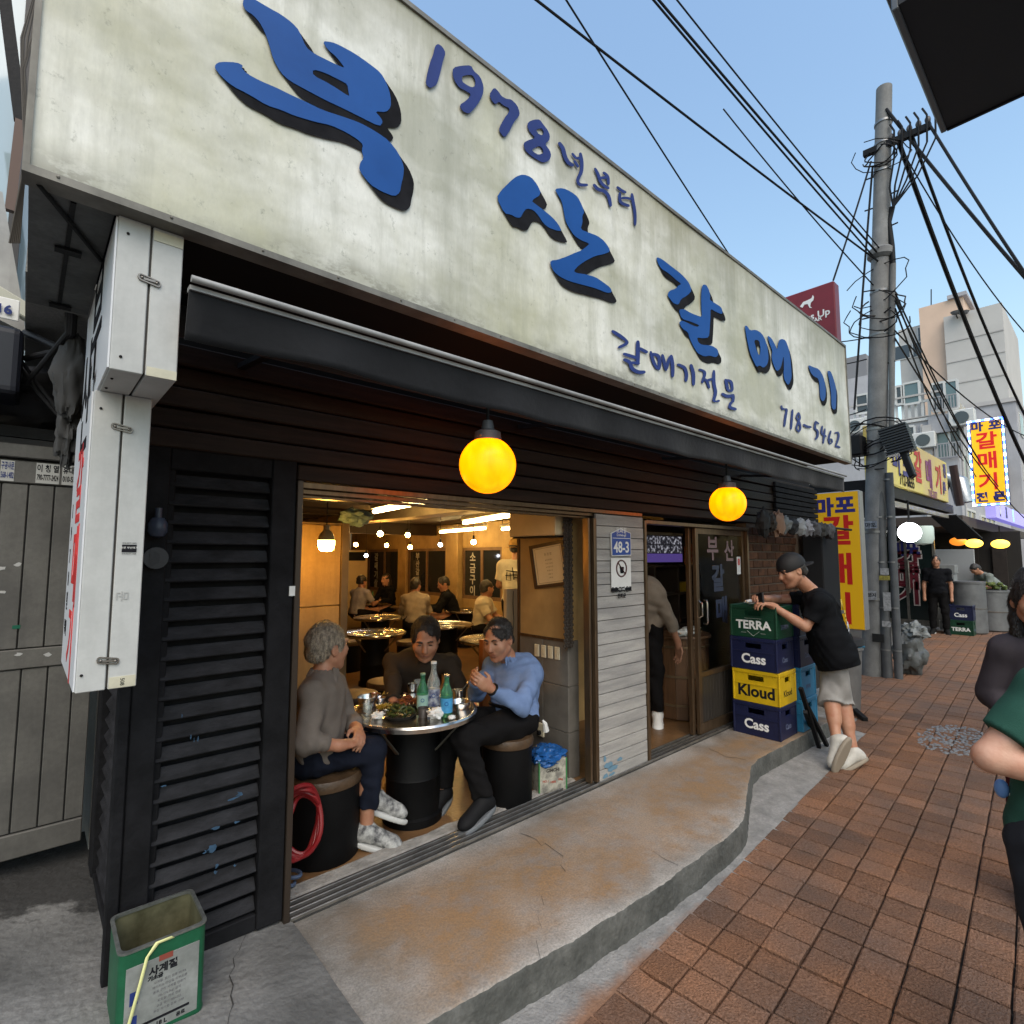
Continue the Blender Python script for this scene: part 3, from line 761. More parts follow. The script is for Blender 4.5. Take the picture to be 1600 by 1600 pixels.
def zoomer(ox, oy, sc): return lambda p: (ox + p[0] * sc, oy + p[1] * sc)
def to_plane(p, Y): q = at_y(p[0], p[1], Y); return (q.x, q.z)
def letter(polys, Y, m, depth, it=1, sh=None, name='letter'):
    """polys: list of [outer, hole...] pixel loops measured on the sign plane"""
    par = None
    allv = MB()
    me_list = []
    for i, loops in enumerate(polys):
        L2 = [chaikin([to_plane(q, Y) for q in lp_], it) for lp_ in loops]
        me = poly_mesh(L2, .0008)
        me_list.append((me, i * .0004))
    bmx = bmesh.new()
    for me, dz in me_list:
        tmp = bmesh.new(); tmp.from_mesh(me)
        vm = [bmx.verts.new((v.co.x, Y - depth - dz - v.co.z, v.co.y)) for v in tmp.verts]
        for f in tmp.faces:
            try: bmx.faces.new([vm[v.index] for v in f.verts])
            except ValueError: pass
        tmp.free()
    out = bpy.data.meshes.new(name); bmx.to_mesh(out); bmx.free(); out.materials.append(m)
    o = put(bpy.data.objects.new(name, out), name, sign)
    if sh:
        bmx = bmesh.new(); K = 7
        for me, dz in me_list:
            tmp = bmesh.new(); tmp.from_mesh(me); top = [f for f in tmp.faces if abs(f.normal.z) > .5 and f.calc_center_median().z > 0]
            for k in range(1, K + 1):
                t = k / K; idx = {}
                for f in top:
                    vs = []
                    for v in f.verts:
                        if v.index not in idx: idx[v.index] = bmx.verts.new((v.co.x + sh[0] * t, Y - .0022 + k * .00012 + dz * .1, v.co.y + sh[1] * t))
                        vs.append(idx[v.index])
                    try: bmx.faces.new(vs)
                    except ValueError: pass
            tmp.free()
        s2 = bpy.data.meshes.new('letter_shadow'); bmx.to_mesh(s2); bmx.free(); s2.materials.append(black_ink)
        put(bpy.data.objects.new('letter_shadow', s2), 'letter_shadow', o)
    return o
YL = YS - .006
z = zoomer(320, 0, .2125)
bu1 = [(285, -12), (275, 40), (300, 85), (350, 115), (400, 170), (440, 245), (470, 330), (500, 440), (555, 540), (620, 600), (730, 660), (880, 740), (1010, 800), (1130, 860), (1280, 935), (1305, 905), (1290, 870), (1245, 822), (1330, 830), (1365, 790), (1362, 710), (1335, 620), (1290, 540), (1200, 470), (1100, 400), (990, 340), (930, 315), (862, 308), (900, 370), (960, 420), (1020, 495), (1015, 505), (900, 450), (800, 400), (740, 355), (690, 230), (640, 175), (560, 115), (460, 60), (360, 0), (320, -18)]
bu1h = [(790, 515), (792, 560), (920, 625), (1060, 718), (1055, 690), (1045, 625), (1000, 600), (880, 540)]
bu2 = [(75, 480), (110, 462), (230, 465), (280, 490), (265, 505), (300, 545), (400, 600), (520, 650), (620, 700), (740, 755), (860, 815), (1000, 860), (1130, 905), (1250, 970), (1350, 1040), (1420, 1130), (1460, 1230), (1455, 1300), (1440, 1360), (1430, 1420), (1390, 1450), (1290, 1410), (1210, 1360), (1130, 1255), (1140, 1195), (1165, 1170), (1150, 1110), (1160, 1070), (1120, 1030), (1030, 975), (920, 925), (800, 900), (650, 855), (560, 815), (450, 780), (320, 700), (200, 640), (120, 570), (72, 510)]
def shv(a, b_):
    p = to_plane(a, YL); q = to_plane(b_, YL); return (q[0] - p[0], q[1] - p[1])
sh1 = shv(z((1390, 1450)), z((1470, 1555)))
letter([[[z(q) for q in bu1], [z(q) for q in bu1h]], [[z(q) for q in bu2]]], YL, blue_ink, .003, 1, sh1)
z = zoomer(760, 260, .1375)
sa1 = [(110, 360), (160, 280), (260, 180), (330, 120), (410, 95), (500, 125), (570, 210), (620, 320), (500, 395), (560, 440), (640, 500), (740, 580), (810, 660), (850, 740), (780, 730), (700, 700), (640, 650), (590, 570), (530, 500), (450, 480), (410, 530), (380, 590), (330, 585), (270, 550), (200, 540)]
sa2 = [(770, 260), (860, 250), (950, 290), (1030, 350), (1080, 450), (1105, 520), (1080, 570), (1085, 640), (1060, 720), (1150, 755), (1250, 790), (1330, 850), (1380, 920), (1400, 970), (1330, 1000), (1230, 1020), (1130, 1070), (1040, 1130), (985, 1190), (1010, 1215), (1120, 1230), (1230, 1260), (1320, 1320), (1400, 1380), (1420, 1430), (1370, 1445), (1240, 1390), (1090, 1350), (940, 1310), (830, 1260), (760, 1200), (725, 1130), (720, 1075), (800, 1065), (900, 1030), (1000, 985), (1070, 960), (1150, 900), (1160, 880), (1060, 840), (990, 790), (930, 700), (890, 620), (870, 500), (850, 400), (800, 320)]
sh2 = shv(z((1400, 1440)), z((1462, 1552)))
letter([[[z(q) for q in sa1]], [[z(q) for q in sa2]]], YL, blue_ink, .003, 1, sh2)
z = zoomer(1010, 390, .11254)
ga1 = [(130, 105), (200, 130), (330, 230), (480, 345), (580, 455), (625, 570), (560, 640), (470, 690), (440, 770), (370, 750), (330, 700), (285, 640), (310, 575), (400, 545), (440, 500), (480, 480), (400, 420), (300, 330), (200, 270), (150, 190)]
ga2 = [(440, 840), (510, 825), (600, 880), (700, 920), (765, 940), (755, 800), (752, 620), (770, 490), (820, 490), (860, 560), (880, 650), (870, 700), (930, 740), (1030, 800), (1050, 870), (1040, 900), (960, 870), (880, 820), (880, 930), (870, 1100), (860, 1220), (780, 1235), (690, 1220), (710, 1290), (760, 1325), (900, 1335), (985, 1390), (990, 1470), (950, 1500), (870, 1470), (800, 1490), (700, 1440), (640, 1340), (590, 1230), (570, 1150), (490, 1100), (445, 1020), (480, 985), (560, 1020), (690, 1080), (735, 1055), (600, 1000), (480, 965)]
sh3 = shv(z((960, 1500)), z((1010, 1595)))
letter([[[z(q) for q in ga1]], [[z(q) for q in ga2]]], YL, blue_ink, .003, 1, sh3)
z = zoomer(1150, 480, .15)
ma1 = [(85, 195), (110, 195), (140, 245), (200, 235), (260, 270), (300, 340), (325, 430), (335, 530), (320, 600), (280, 635), (240, 605), (210, 625), (180, 570), (140, 480), (110, 340)]
ma1h = [(180, 340), (235, 345), (250, 420), (250, 480), (235, 510), (205, 440)]
ma2 = [(320, 295), (360, 320), (400, 390), (425, 450), (440, 350), (470, 330), (510, 345), (540, 420), (560, 520), (570, 640), (575, 730), (550, 800), (530, 810), (490, 740), (495, 600), (490, 500), (470, 600), (450, 650), (415, 670), (380, 590), (365, 520), (375, 460), (340, 370)]
sh4 = shv(z((280, 635)), z((308, 695)))
letter([[[z(q) for q in ma1], [z(q) for q in ma1h]], [[z(q) for q in ma2]]], YL, blue_ink, .003, 1, sh4)
gi1 = [(745, 600), (800, 625), (860, 645), (905, 720), (930, 830), (930, 930), (910, 980), (885, 975), (870, 930), (865, 800), (850, 740), (810, 725), (770, 680)]
gi2 = [(945, 665), (980, 665), (1010, 740), (1040, 850), (1040, 960), (1035, 1060), (1010, 1070), (990, 1040), (985, 880), (965, 760)]
sh5 = shv(z((1010, 1070)), z((1026, 1115)))
letter([[[z(q) for q in gi1]], [[z(q) for q in gi2]]], YL, blue_ink, .003, 1, sh5)
# the year
z = zoomer(650, 60, .13125)
for lps in [
    [[(225, 90), (260, 70), (310, 105), (350, 180), (320, 260), (300, 350), (270, 470), (240, 560), (200, 580), (165, 600), (110, 550), (130, 420), (170, 270), (200, 200)]],
    [[(440, 350), (540, 330), (650, 325), (680, 390), (760, 460), (800, 570), (795, 660), (750, 760), (690, 840), (625, 905), (550, 870), (510, 800), (600, 740), (655, 670), (590, 630), (510, 590), (455, 510), (430, 430)], [(540, 460), (600, 440), (670, 440), (705, 510), (700, 570), (660, 590), (600, 560), (545, 520)]],
    [[(925, 585), (980, 640), (1010, 690), (1070, 725), (1130, 730), (1200, 800), (1230, 890), (1220, 930), (1160, 1000), (1110, 1110), (1050, 1190), (985, 1110), (990, 1060), (1050, 950), (1110, 870), (1100, 830), (1030, 800), (985, 755), (940, 790), (900, 750), (868, 675)]],
    [[(1330, 1000), (1400, 970), (1470, 970), (1510, 1030), (1560, 1090), (1590, 1160), (1580, 1220), (1530, 1260), (1590, 1340), (1605, 1400), (1580, 1460), (1510, 1485), (1440, 1450), (1350, 1390), (1290, 1330), (1275, 1250), (1330, 1215), (1420, 1190), (1360, 1130), (1320, 1060)], [(1420, 1090), (1490, 1070), (1520, 1120), (1500, 1160), (1450, 1140)], [(1370, 1330), (1460, 1280), (1500, 1310), (1515, 1370), (1450, 1390), (1400, 1360)]]]:
    letter([[[z(q) for q in lp_] for lp_ in lps]], YL, indigo_ink, .002)
def strokes(sets, z, sc):
    for ch in sets:
        letter([[[z(q) for q in ribbon(p_, w_)]] for (w_, p_) in ch], YL, indigo_ink, .002)
z = zoomer(860, 200, .10625)
strokes([
    [(58, [(125, 225), (180, 300), (205, 420), (255, 515), (325, 555)]), (38, [(315, 380), (360, 440), (395, 455)]), (40, [(345, 490), (400, 575)]), (36, [(395, 440), (430, 470)]), (50, [(430, 380), (455, 500), (450, 650), (385, 770), (415, 845), (530, 845)])],
    [(44, [(650, 600), (700, 690), (725, 790), (790, 860), (850, 890)]), (46, [(775, 660), (840, 710), (850, 830)]), (40, [(705, 740), (840, 730)]), (50, [(632, 840), (690, 910), (790, 930), (855, 1010), (878, 1150)])],
    [(42, [(978, 872), (1050, 930), (1100, 950)]), (46, [(1015, 960), (1012, 1080), (1060, 1120), (1148, 1148)]), (36, [(1040, 1035), (1110, 1030), (1185, 1050)]), (44, [(1190, 975), (1210, 1100), (1238, 1250), (1238, 1430)])]], z, 1)
z = zoomer(940, 500, .14375)
strokes([
    [(40, [(115, 122), (220, 190), (290, 248), (185, 300)]), (46, [(390, 235), (390, 350), (388, 480)]), (36, [(405, 310), (488, 352)]), (36, [(235, 370), (380, 415)]), (42, [(240, 432), (305, 460), (318, 530), (390, 572), (460, 568)]), (32, [(320, 465), (400, 475)])],
    [(36, [(530, 348), (560, 460), (600, 530)]), (40, [(555, 372), (610, 385), (630, 450), (618, 535)]), (36, [(655, 382), (675, 460), (695, 545)]), (36, [(700, 530), (720, 440), (748, 395)]), (40, [(750, 390), (768, 500), (765, 615)])],
    [(38, [(825, 485), (900, 515), (922, 590), (912, 662)]), (40, [(967, 490), (995, 580), (995, 705)])],
    [(36, [(1060, 540), (1128, 562), (1090, 680)]), (32, [(1105, 640), (1140, 660), (1165, 738)]), (28, [(1140, 660), (1200, 640)]), (36, [(1215, 555), (1212, 690), (1238, 790), (1205, 890), (1270, 880)])],
    [(36, [(1345, 650), (1368, 760)]), (34, [(1362, 655), (1408, 668), (1418, 762)]), (28, [(1370, 768), (1412, 770)]), (38, [(1305, 805), (1360, 835), (1430, 820)]), (32, [(1428, 830), (1420, 890)]), (40, [(1402, 898), (1375, 950), (1450, 972)])]], z, 1)
z = zoomer(1150, 480, .15)
strokes([
    [(26, [(470, 1030), (478, 1066), (530, 1058), (512, 1140), (500, 1240)])], [(24, [(586, 1070), (578, 1170), (570, 1270)])],
    [(20, [(648, 1100), (622, 1145), (658, 1195), (672, 1260), (650, 1300)]), (20, [(650, 1300), (622, 1265), (640, 1210), (668, 1150), (650, 1102)])],
    [(26, [(702, 1225), (735, 1245), (778, 1250)])],
    [(24, [(828, 1190), (816, 1265), (848, 1285), (850, 1345), (826, 1375)]), (18, [(832, 1195), (858, 1215)])],
    [(22, [(896, 1240), (884, 1318), (935, 1345)]), (20, [(922, 1268), (915, 1340), (905, 1418)])],
    [(22, [(985, 1290), (960, 1370), (975, 1430), (1000, 1405)]), (18, [(1000, 1405), (995, 1375), (965, 1375)])],
    [(22, [(1030, 1312), (1062, 1300), (1070, 1345), (1035, 1450)]), (22, [(1035, 1450), (1055, 1450), (1078, 1462)])]], z, 1)

# ------------------------------------------------------------------ rolled awning under the sign
aw = thing('awning', 'rolled black canvas awning with a grey front rail under the signboard', 'awning', (2.9, 1.46, 2.2))
canvas = mat('black_canvas', (.016, .017, .02), .8, spec=.2, var=.4, vscale=3, bump=.25, bscale=30, sheen=.1)
rl = MB(); rl.tube([(.262, 1.44, 2.246), (5.02, 1.44, 2.246)], .0085, 10); rl.box((.262, 1.453, 2.225), (5.02, 1.48, 2.236))
rl.obj('front_rail', mat('rail_grey', (.34, .34, .335), .5, .1, var=.4, vscale=6), aw, smooth=True)
va_ = MB(); NA = 130
for i in range(NA + 1):
    x = .262 + (5.02 - .262) * i / NA
    for k in range(7):
        t = k / 6; wv = .012 * t * (math.sin(x * 7.3) + .6 * math.sin(x * 17 + 1)) + .01 * t * mnoise.noise(Vector((x * 2, 0, 4)))
        va_.v.append((x, 1.458 + .02 * t + wv, 2.236 - t * (.122 + .012 * mnoise.noise(Vector((x * 2.2, 7, 1))) - (.01 if x < 3 else .0) * 0)))
for i in range(NA):
    for k in range(6): a = i * 7 + k; va_.f.append((a, a + 1, a + 8, a + 7))
vo_ = va_.obj('valance', canvas, aw, smooth=True)
sm_ = vo_.modifiers.new('thick', 'SOLIDIFY'); sm_.thickness = .004
MB().tube([(.3, 1.95, 2.33), (5.2, 1.95, 2.33)], .05, 14).obj('canvas_roll', canvas, aw, smooth=True)
for x in (.6, 2.1, 3.6, 4.9): MB().bar((x, 1.48, 2.235), (x, 2.27, 2.33), .03, .02).obj('arm', black_metal, aw)

# ------------------------------------------------------------------ stepped blade sign at the corner
bs = thing('blade_sign', 'white two-step box sign jutting from the corner above the louvered pier', 'sign', (.19, 1.8, 1.24))
bw_m = mat('white_sign_metal', (.50, .505, .49), .55, var=.14, vscale=4, fine=.15, fscale=30, streak=.12)
bface = mat('white_acrylic', (.62, .63, .65), .35, var=.06, vscale=5)
gap_m = mat('seam', (.05, .045, .04), .8)
cream_tape = mat('yellowed_tape', (.55, .52, .40), .6, var=.2, vscale=20)
def blade(x0, x1, y0, y1, z0, z1):
    xm = x0 + (x1 - x0) * .5
    MB().box((x0 + .012, y0 + .006, z0 + .006), (x1 - .004, y1, z1 - .004)).obj('sign_core', gap_m, bs)
    MB().box((x0 + .0005, y0, z0), (xm - .0025, y1, z1)).obj('edge_panel', bw_m, bs, bevel=.002)
    MB().box((xm + .0025, y0, z0), (x1, y1, z1)).obj('edge_panel', bw_m, bs, bevel=.002)
    MB().box((x0 - .004, y0 + .004, z0 + .004), (x0 - .0002, y1, z1 - .004)).obj('lettered_face', bface, bs)
    return xm
xm = blade(.122, .256, 1.52, 2.28, 2.012, 2.384)
xm2 = blade(.112, .238, 1.74, 2.281, 1.242, 2.0115)
def clasp(x, y, zc):
    mb = MB(); mb.tube([(x - .017 + .005 * math.cos(t), y, zc + .007 * math.sin(t) + .003) if math.cos(t) < 0 else (x + .017 + .005 * math.cos(t), y, zc + .007 * math.sin(t) - .003) for t in np.linspace(0, 6.1, 16)], .0022, 5, closed=True)
    mb.box((x - .012, y - .003, zc - .0025), (x + .012, y, zc + .0025)); mb.sphere((x - .015, y - .001, zc + .002), .0035, 8, 6); mb.sphere((x + .015, y - .001, zc - .002), .0035, 8, 6)
    mb.obj('clasp', mat('dull_clasp', (.22, .2, .18), .4, .8), bs, smooth=True)
clasp(xm, 1.517, 2.245); clasp(xm2, 1.737, 1.92); clasp(xm2, 1.737, 1.315)
for (x, y, z_) in [(.142, 1.519, 2.345), (.142, 1.519, 2.045), (.128, 1.739, 1.965), (.123, 1.739, 1.285), (.135, 1.6, 2.0115), (.133, 1.7, 2.0112)]:
    MB().sphere((x, y, z_), .0035, 8, 5).obj('screw', black_metal, bs)
MB().box((xm + .004, 1.518, 2.012), (.255, 1.5199, 2.034)).obj('tape', cream_tape, bs); MB().box((xm + .004, 1.518, 2.350), (.255, 1.5199, 2.375)).obj('tape', cream_tape, bs)
MB().box((xm2 + .004, 1.738, 1.244), (.236, 1.7399, 1.272)).obj('tape', cream_tape, bs)
# stickers on the edge
stc = thing  # noqa
MB().box((.190, 1.7385, 1.592), (.222, 1.7398, 1.612)).obj('sticker', black_ink, bs)
text('sticker_text', '전문 부산매기', .0065, white_ink, (.206, 1.738, 1.6035), (1, 0, 0), (0, 0, 1), bs, .0002)
text('sticker_text', '010-9277-1005', .005, black_ink, (.206, 1.7383, 1.588), (1, 0, 0), (0, 0, 1), bs, .0002)
text('sticker_text', '010-2277-1005', .005, black_ink, (.206, 1.7383, 1.616), (1, 0, 0), (0, 0, 1), bs, .0002)
text('sticker_text', '문', .03, mat('faded_print', (.33, .33, .32), .7), (.195, 1.7385, 1.478), (0, 0, -1), (1, 0, 0), bs, .0002)
text('sticker_text', '508', .013, black_ink, (.207, 1.7375, 1.258), (0, 0, -1), (1, 0, 0), bs, .0002)
# vertical lettering on the face towards the alley: shop name in black and red, year, phone
for ch, zz, m_, s_, y_ in [('부', 2.21, black_ink, .34, 1.88), ('산', 2.0, black_ink, .34, 1.95), ('갈', 1.77, red_ink, .24, 1.98), ('매', 1.54, red_ink, .24, 1.96), ('기', 1.33, red_ink, .22, 1.96)]:
    text('sign_letter', ch, s_, m_, (.1215 - .0045 if zz > 2.02 else .1075, y_, zz), (0, -1, 0), (0, 0, 1), bs, .0006, .004)
for k, ch in enumerate('1978년'):
    text('sign_letter', ch, .06, black_ink, (.1075, 2.19, 1.72 - k * .07), (0, -1, 0), (0, 0, 1), bs, .0006, .001)
text('sign_letter', '부터', .05, black_ink, (.1075, 2.19, 1.36), (0, -1, 0), (0, 0, 1), bs, .0006, .001)
# ================================================================== lamps
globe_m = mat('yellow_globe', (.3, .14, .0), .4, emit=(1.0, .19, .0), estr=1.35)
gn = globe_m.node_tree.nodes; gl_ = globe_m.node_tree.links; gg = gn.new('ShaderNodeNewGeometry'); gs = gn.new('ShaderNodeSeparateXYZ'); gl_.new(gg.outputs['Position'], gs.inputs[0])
gm = gn.new('ShaderNodeMapRange'); gm.inputs[1].default_value = 1.84; gm.inputs[2].default_value = 2.14; gm.inputs[3].default_value = 1.0; gm.inputs[4].default_value = 1.75; gl_.new(gs.outputs[2], gm.inputs[0])   # emission graded brighter upward, as if a bulb sat high in the globe
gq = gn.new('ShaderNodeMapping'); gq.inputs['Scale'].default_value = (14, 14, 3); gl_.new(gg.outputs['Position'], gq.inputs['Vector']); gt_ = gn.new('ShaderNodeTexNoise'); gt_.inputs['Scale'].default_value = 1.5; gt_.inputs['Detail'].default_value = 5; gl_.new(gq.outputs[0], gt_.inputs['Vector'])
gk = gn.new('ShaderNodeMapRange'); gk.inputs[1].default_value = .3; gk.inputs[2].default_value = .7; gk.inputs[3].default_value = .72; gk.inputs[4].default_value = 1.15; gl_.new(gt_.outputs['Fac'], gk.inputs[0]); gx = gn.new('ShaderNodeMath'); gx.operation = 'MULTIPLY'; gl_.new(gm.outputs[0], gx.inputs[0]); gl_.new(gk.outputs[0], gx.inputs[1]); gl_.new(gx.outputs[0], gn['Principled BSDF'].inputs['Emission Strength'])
cap_m = mat('grey_lamp_cap', (.16, .16, .16), .5, .4, var=.3, vscale=20)
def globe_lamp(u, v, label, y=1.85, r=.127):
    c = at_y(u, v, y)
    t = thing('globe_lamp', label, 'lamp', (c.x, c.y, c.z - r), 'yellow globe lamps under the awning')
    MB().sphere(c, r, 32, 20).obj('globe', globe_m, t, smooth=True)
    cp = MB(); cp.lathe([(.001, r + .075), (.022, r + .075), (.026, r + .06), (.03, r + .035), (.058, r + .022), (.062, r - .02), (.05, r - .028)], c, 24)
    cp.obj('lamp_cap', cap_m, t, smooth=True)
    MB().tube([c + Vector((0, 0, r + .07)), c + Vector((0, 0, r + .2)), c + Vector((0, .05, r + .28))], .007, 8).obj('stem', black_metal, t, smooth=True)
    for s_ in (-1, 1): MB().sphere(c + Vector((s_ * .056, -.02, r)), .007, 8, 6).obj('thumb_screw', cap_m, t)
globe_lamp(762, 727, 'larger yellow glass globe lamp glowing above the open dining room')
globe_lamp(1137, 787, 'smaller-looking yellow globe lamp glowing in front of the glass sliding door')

bulb_on = mat('warm_bulb', (1, .9, .7), .3, emit=(1.0, .5, .11), estr=80)
bulb_cool = mat('cool_bulb', (1, 1, 1), .3, emit=(.85, .92, 1.0), estr=14)
bulb_big = mat('warm_led_dome', (1, .9, .7), .3, emit=(1.0, .47, .07), estr=52)
tube_m = mat('fluorescent_tube', (1, 1, .95), .3, emit=(1.0, .70, .28), estr=17)
def bulb(u, v, y, label, r=.03, m=None, zc=2.158, shift=None):
    c = at_y(u, v, y)
    t = thing('light_bulb', label, 'light bulb', (c.x, c.y, c.z - r), 'hanging bulbs in the dining room')
    MB().sphere(c, r, 16, 10).obj('bulb', m or bulb_on, t, smooth=True)
    MB().lathe([(.014, r * .8), (.016, r + .02), (.012, r + .05), (.004, r + .06)], c, 12).obj('socket', black_metal, t, smooth=True)
    MB().tube([c + Vector((0, 0, r + .055)), (c.x, c.y, max(zc, c.z + r + .08))], .003, 6).obj('cord', black_metal, t)
bulb(594, 834, 6.2, 'warm bulb hanging under the pale beam, brightest of the left ones', .036)
bulb(637, 836, 6.6, 'warm bulb hanging between the two left fluorescent tubes', .034)
bulb(604, 852, 8.6, 'small warm bulb seen just below the left end of the beam', .034)
bulb(641, 855, 7.4, 'warm bulb hanging in front of the middle window top', .034)
bulb(556, 851, 9.5, 'leftmost small warm bulb beside the cream partition post', .036)
bulb(572, 868, 8.4, 'bluish white bulb hanging before the far left window', .03, bulb_cool)
bulb(688, 851, 6.4, 'bluish white bulb hanging at the white wall column', .03, bulb_cool)
bulb(740, 847, 5.6, 'warm bulb hanging before the right window with white lettering', .034)
# LED dome hanging before the partition
c = at_y(510, 846, 3.25)
t = thing('pendant_bulb', 'large dome bulb on a black cord before the cream partition', 'light bulb', (c.x, c.y, c.z - .07), 'hanging bulbs in the dining room')
MB().lathe([(.001, -.062), (.03, -.06), (.044, -.048), (.05, -.02), (.05, .006)], c, 24).obj('dome', bulb_big, t, smooth=True)
MB().lathe([(.05, .0062), (.047, .03), (.034, .055), (.02, .07), (.018, .10), (.001, .102)], c, 24).obj('bulb_base', mat('amber_plastic', (.5, .36, .16), .4), t, smooth=True)
MB().tube([c + Vector((0, 0, .1)), (c.x, c.y, 2.158)], .004, 6).obj('cord', black_metal, t)
def tube_light(a, b_, label):
    a = Vector(a); b_ = Vector(b_); m_ = (a + b_) / 2
    t = thing('fluorescent_light', label, 'ceiling light', m_, 'fluorescent ceiling lights')
    MB().tube([a, b_], .019, 10).obj('tube', tube_m, t, smooth=True)
    MB().bar(a + Vector((0, 0, .05)), b_ + Vector((0, 0, .05)), .09, .045).obj('housing', mat('lamp_housing', (.5, .47, .38), .5), t, bevel=.006)
    for p in (a, b_): MB().tube([p + Vector((0, 0, .07)), (p.x, p.y, 2.158)], .004, 5).obj('hanger', black_metal, t)
tube_light((2.70, 5.15, 2.05), (2.52, 3.88, 2.05), 'nearest fluorescent tube, hanging left of the pale ceiling beam')
p0, p1 = at_z(725, 817, 1.99), at_z(813, 803, 1.99); tube_light(p0, p1, 'fluorescent tube hanging right of the pale ceiling beam near the camera')
p0, p1 = at_z(690, 833, 2.02), at_z(757, 828, 2.02); tube_light((5.25, 7.65, 2.0), (5.05, 6.2, 2.0), 'far fluorescent tube above the right window')
p0, p1 = at_z(785, 827, 1.98), at_z(813, 824, 1.98); tube_light(p0, p0 + (p1 - p0).normalized() * .9, 'half hidden fluorescent tube beside the framed certificate wall')

# ================================================================== dining room furniture
drum_m = mat('black_drum', (.0035, .0035, .004), .6, spec=.2, var=.4, vscale=12, bump=.1)
hole_m = mat('grill_hole', (.008, .007, .006), .8)
cush_m = mat('brown_vinyl', (.085, .05, .026), .42, var=.4, vscale=14, bump=.25, bscale=70)
def drum_table(x, y, label, zt=.715, r=.355):
    t = thing('drum_table', label, 'table', (x, y, .13), 'round steel drum tables')
    MB().lathe([(.165, .131), (.165, .17), (.15, .18), (.15, .36), (.156, .37), (.15, .38), (.15, zt - .05)], (x, y, 0), 32).obj('drum', drum_m, t, smooth=True)
    tp = MB(); tp.lathe([(.10, zt - .02), (r - .01, zt - .03), (r, zt - .028), (r + .004, zt - .006), (r - .002, zt + .004), (r - .016, zt + .004), (r - .03, zt - .004), (.135, zt - .004), (.125, zt + .001), (.105, zt - .004), (.10, zt - .02)], (x, y, 0), 48)
    tp.obj('table_top', steel, t, smooth=True)
    MB().lathe([(.001, zt - .03), (.1, zt - .03), (.1, zt - .012), (.001, zt - .012)], (x, y, 0), 32).obj('grill_well', hole_m, t)
    for k in range(4):
        a = .4 + k * math.pi / 2
        MB().bar((x + .15 * math.cos(a), y + .15 * math.sin(a), zt - .2), (x + .31 * math.cos(a), y + .31 * math.sin(a), zt - .035), .022, .008).obj('bracket', mat('grey_bracket', (.15, .14, .12), .4, .7), t)
    return t
TX, TY, TZ = 1.70, 2.72, .715
drum_table(TX, TY, 'steel drum table laden with food and bottles nearest the street')
for (u, v, lb) in [(585, 988, 'empty steel drum table behind the left-hand seated man'), (697, 975, 'empty steel drum table behind the head of the middle man'), (770, 998, 'empty steel drum table behind the man in blue shirt'), (592, 964, 'empty steel drum table second back on the left'), (728, 953, 'steel drum table before the man in dark jacket')]:
    p = at_z(u, v, TZ); drum_table(p.x, p.y, lb)
drum_table(4.95, 9.55, 'farthest drum table with dishes between two far diners')
drum_table(5.1, 8.3, 'drum table with dishes behind the man in grey shirt')
def stool(x, y, label, r=.15, h=.385, soft=True):
    t = thing('drum_stool', label, 'stool', (x, y, .13), 'drum stools with round cushions')
    MB().lathe([(r * .98, .131), (r, .14), (r, .13 + h - .06)], (x, y, 0), 28).obj('drum', drum_m, t, smooth=True)
    MB().lathe([(r * .9, .13 + h - .059), (r * 1.05, .13 + h - .055), (r * 1.08, .13 + h - .03), (r * 1.02, .13 + h - .006), (r * .6, .13 + h + .006), (.001, .13 + h + .008)], (x, y, 0), 32).obj('cushion', cush_m, t, smooth=True)
    return t
stool(1.17, 2.70, 'brown cushioned drum stool under the grey-haired man', .178, .40)
stool(2.24, 2.53, 'drum stool under the man in blue shirt', .15, .385)
stool(2.06, 3.36, 'drum stool under the man in the dark brown shirt', .15, .36)
p = at_z(762, 1106, .52); stool(p.x, p.y, 'brown cushioned stool holding a red and white menu card', .17, .385)
p = at_z(470, 1073 + 40, .5)
for (u, v, lb) in [(604, 1062, 'black drum stool behind the sleeve of the dark shirt'), (557, 1082, 'short brown stool half hidden by the cream partition'), (668, 968, 'drum stool in front of the grey-shirted diner'), (545, 1000, 'drum stool far left below the empty tables'), (640, 1000, 'drum stool between the two empty steel tables'), (800, 1020, 'drum stool behind the shoulder of the blue shirt')]:
    q = at_z(u, v, .515); stool(q.x, q.y, lb, .16)

# partition with post, cloth bundle
pa = at_y(450, 818, 3.6); pb_ = at_y(541, 820, 3.6)
par = thing('partition_screen', 'grimy cream partition screen behind the grey-haired man', 'partition', ((pa.x + pb_.x) / 2, 3.6, .13))
zt = at_y(500, 819, 3.6).z
part_m = mat('grimy_cream_panel', (.42, .29, .12), .5, var=.4, vscale=2.2, col2=(.26, .17, .07), streak=.4, fine=.2, fscale=40)
for k in range(3):
    zz = .14 + (zt - .14) * k / 3
    MB().box((.95, 3.6, zz + .002), (pb_.x - .035, 3.63, .14 + (zt - .14) * (k + 1) / 3 - .004)).obj('panel', part_m, par, bevel=.003)
MB().box((pb_.x - .034, 3.585, .131), (pb_.x + .02, 3.65, zt + .012)).obj('post', mat('post_bronze', (.22, .16, .09), .4, .5, var=.3), par, bevel=.003)
MB().box((.95, 3.59, zt - .002), (pb_.x - .035, 3.64, zt + .012)).obj('top_rail', mat('post_bronze', (.22, .16, .09)), par, bevel=.002)
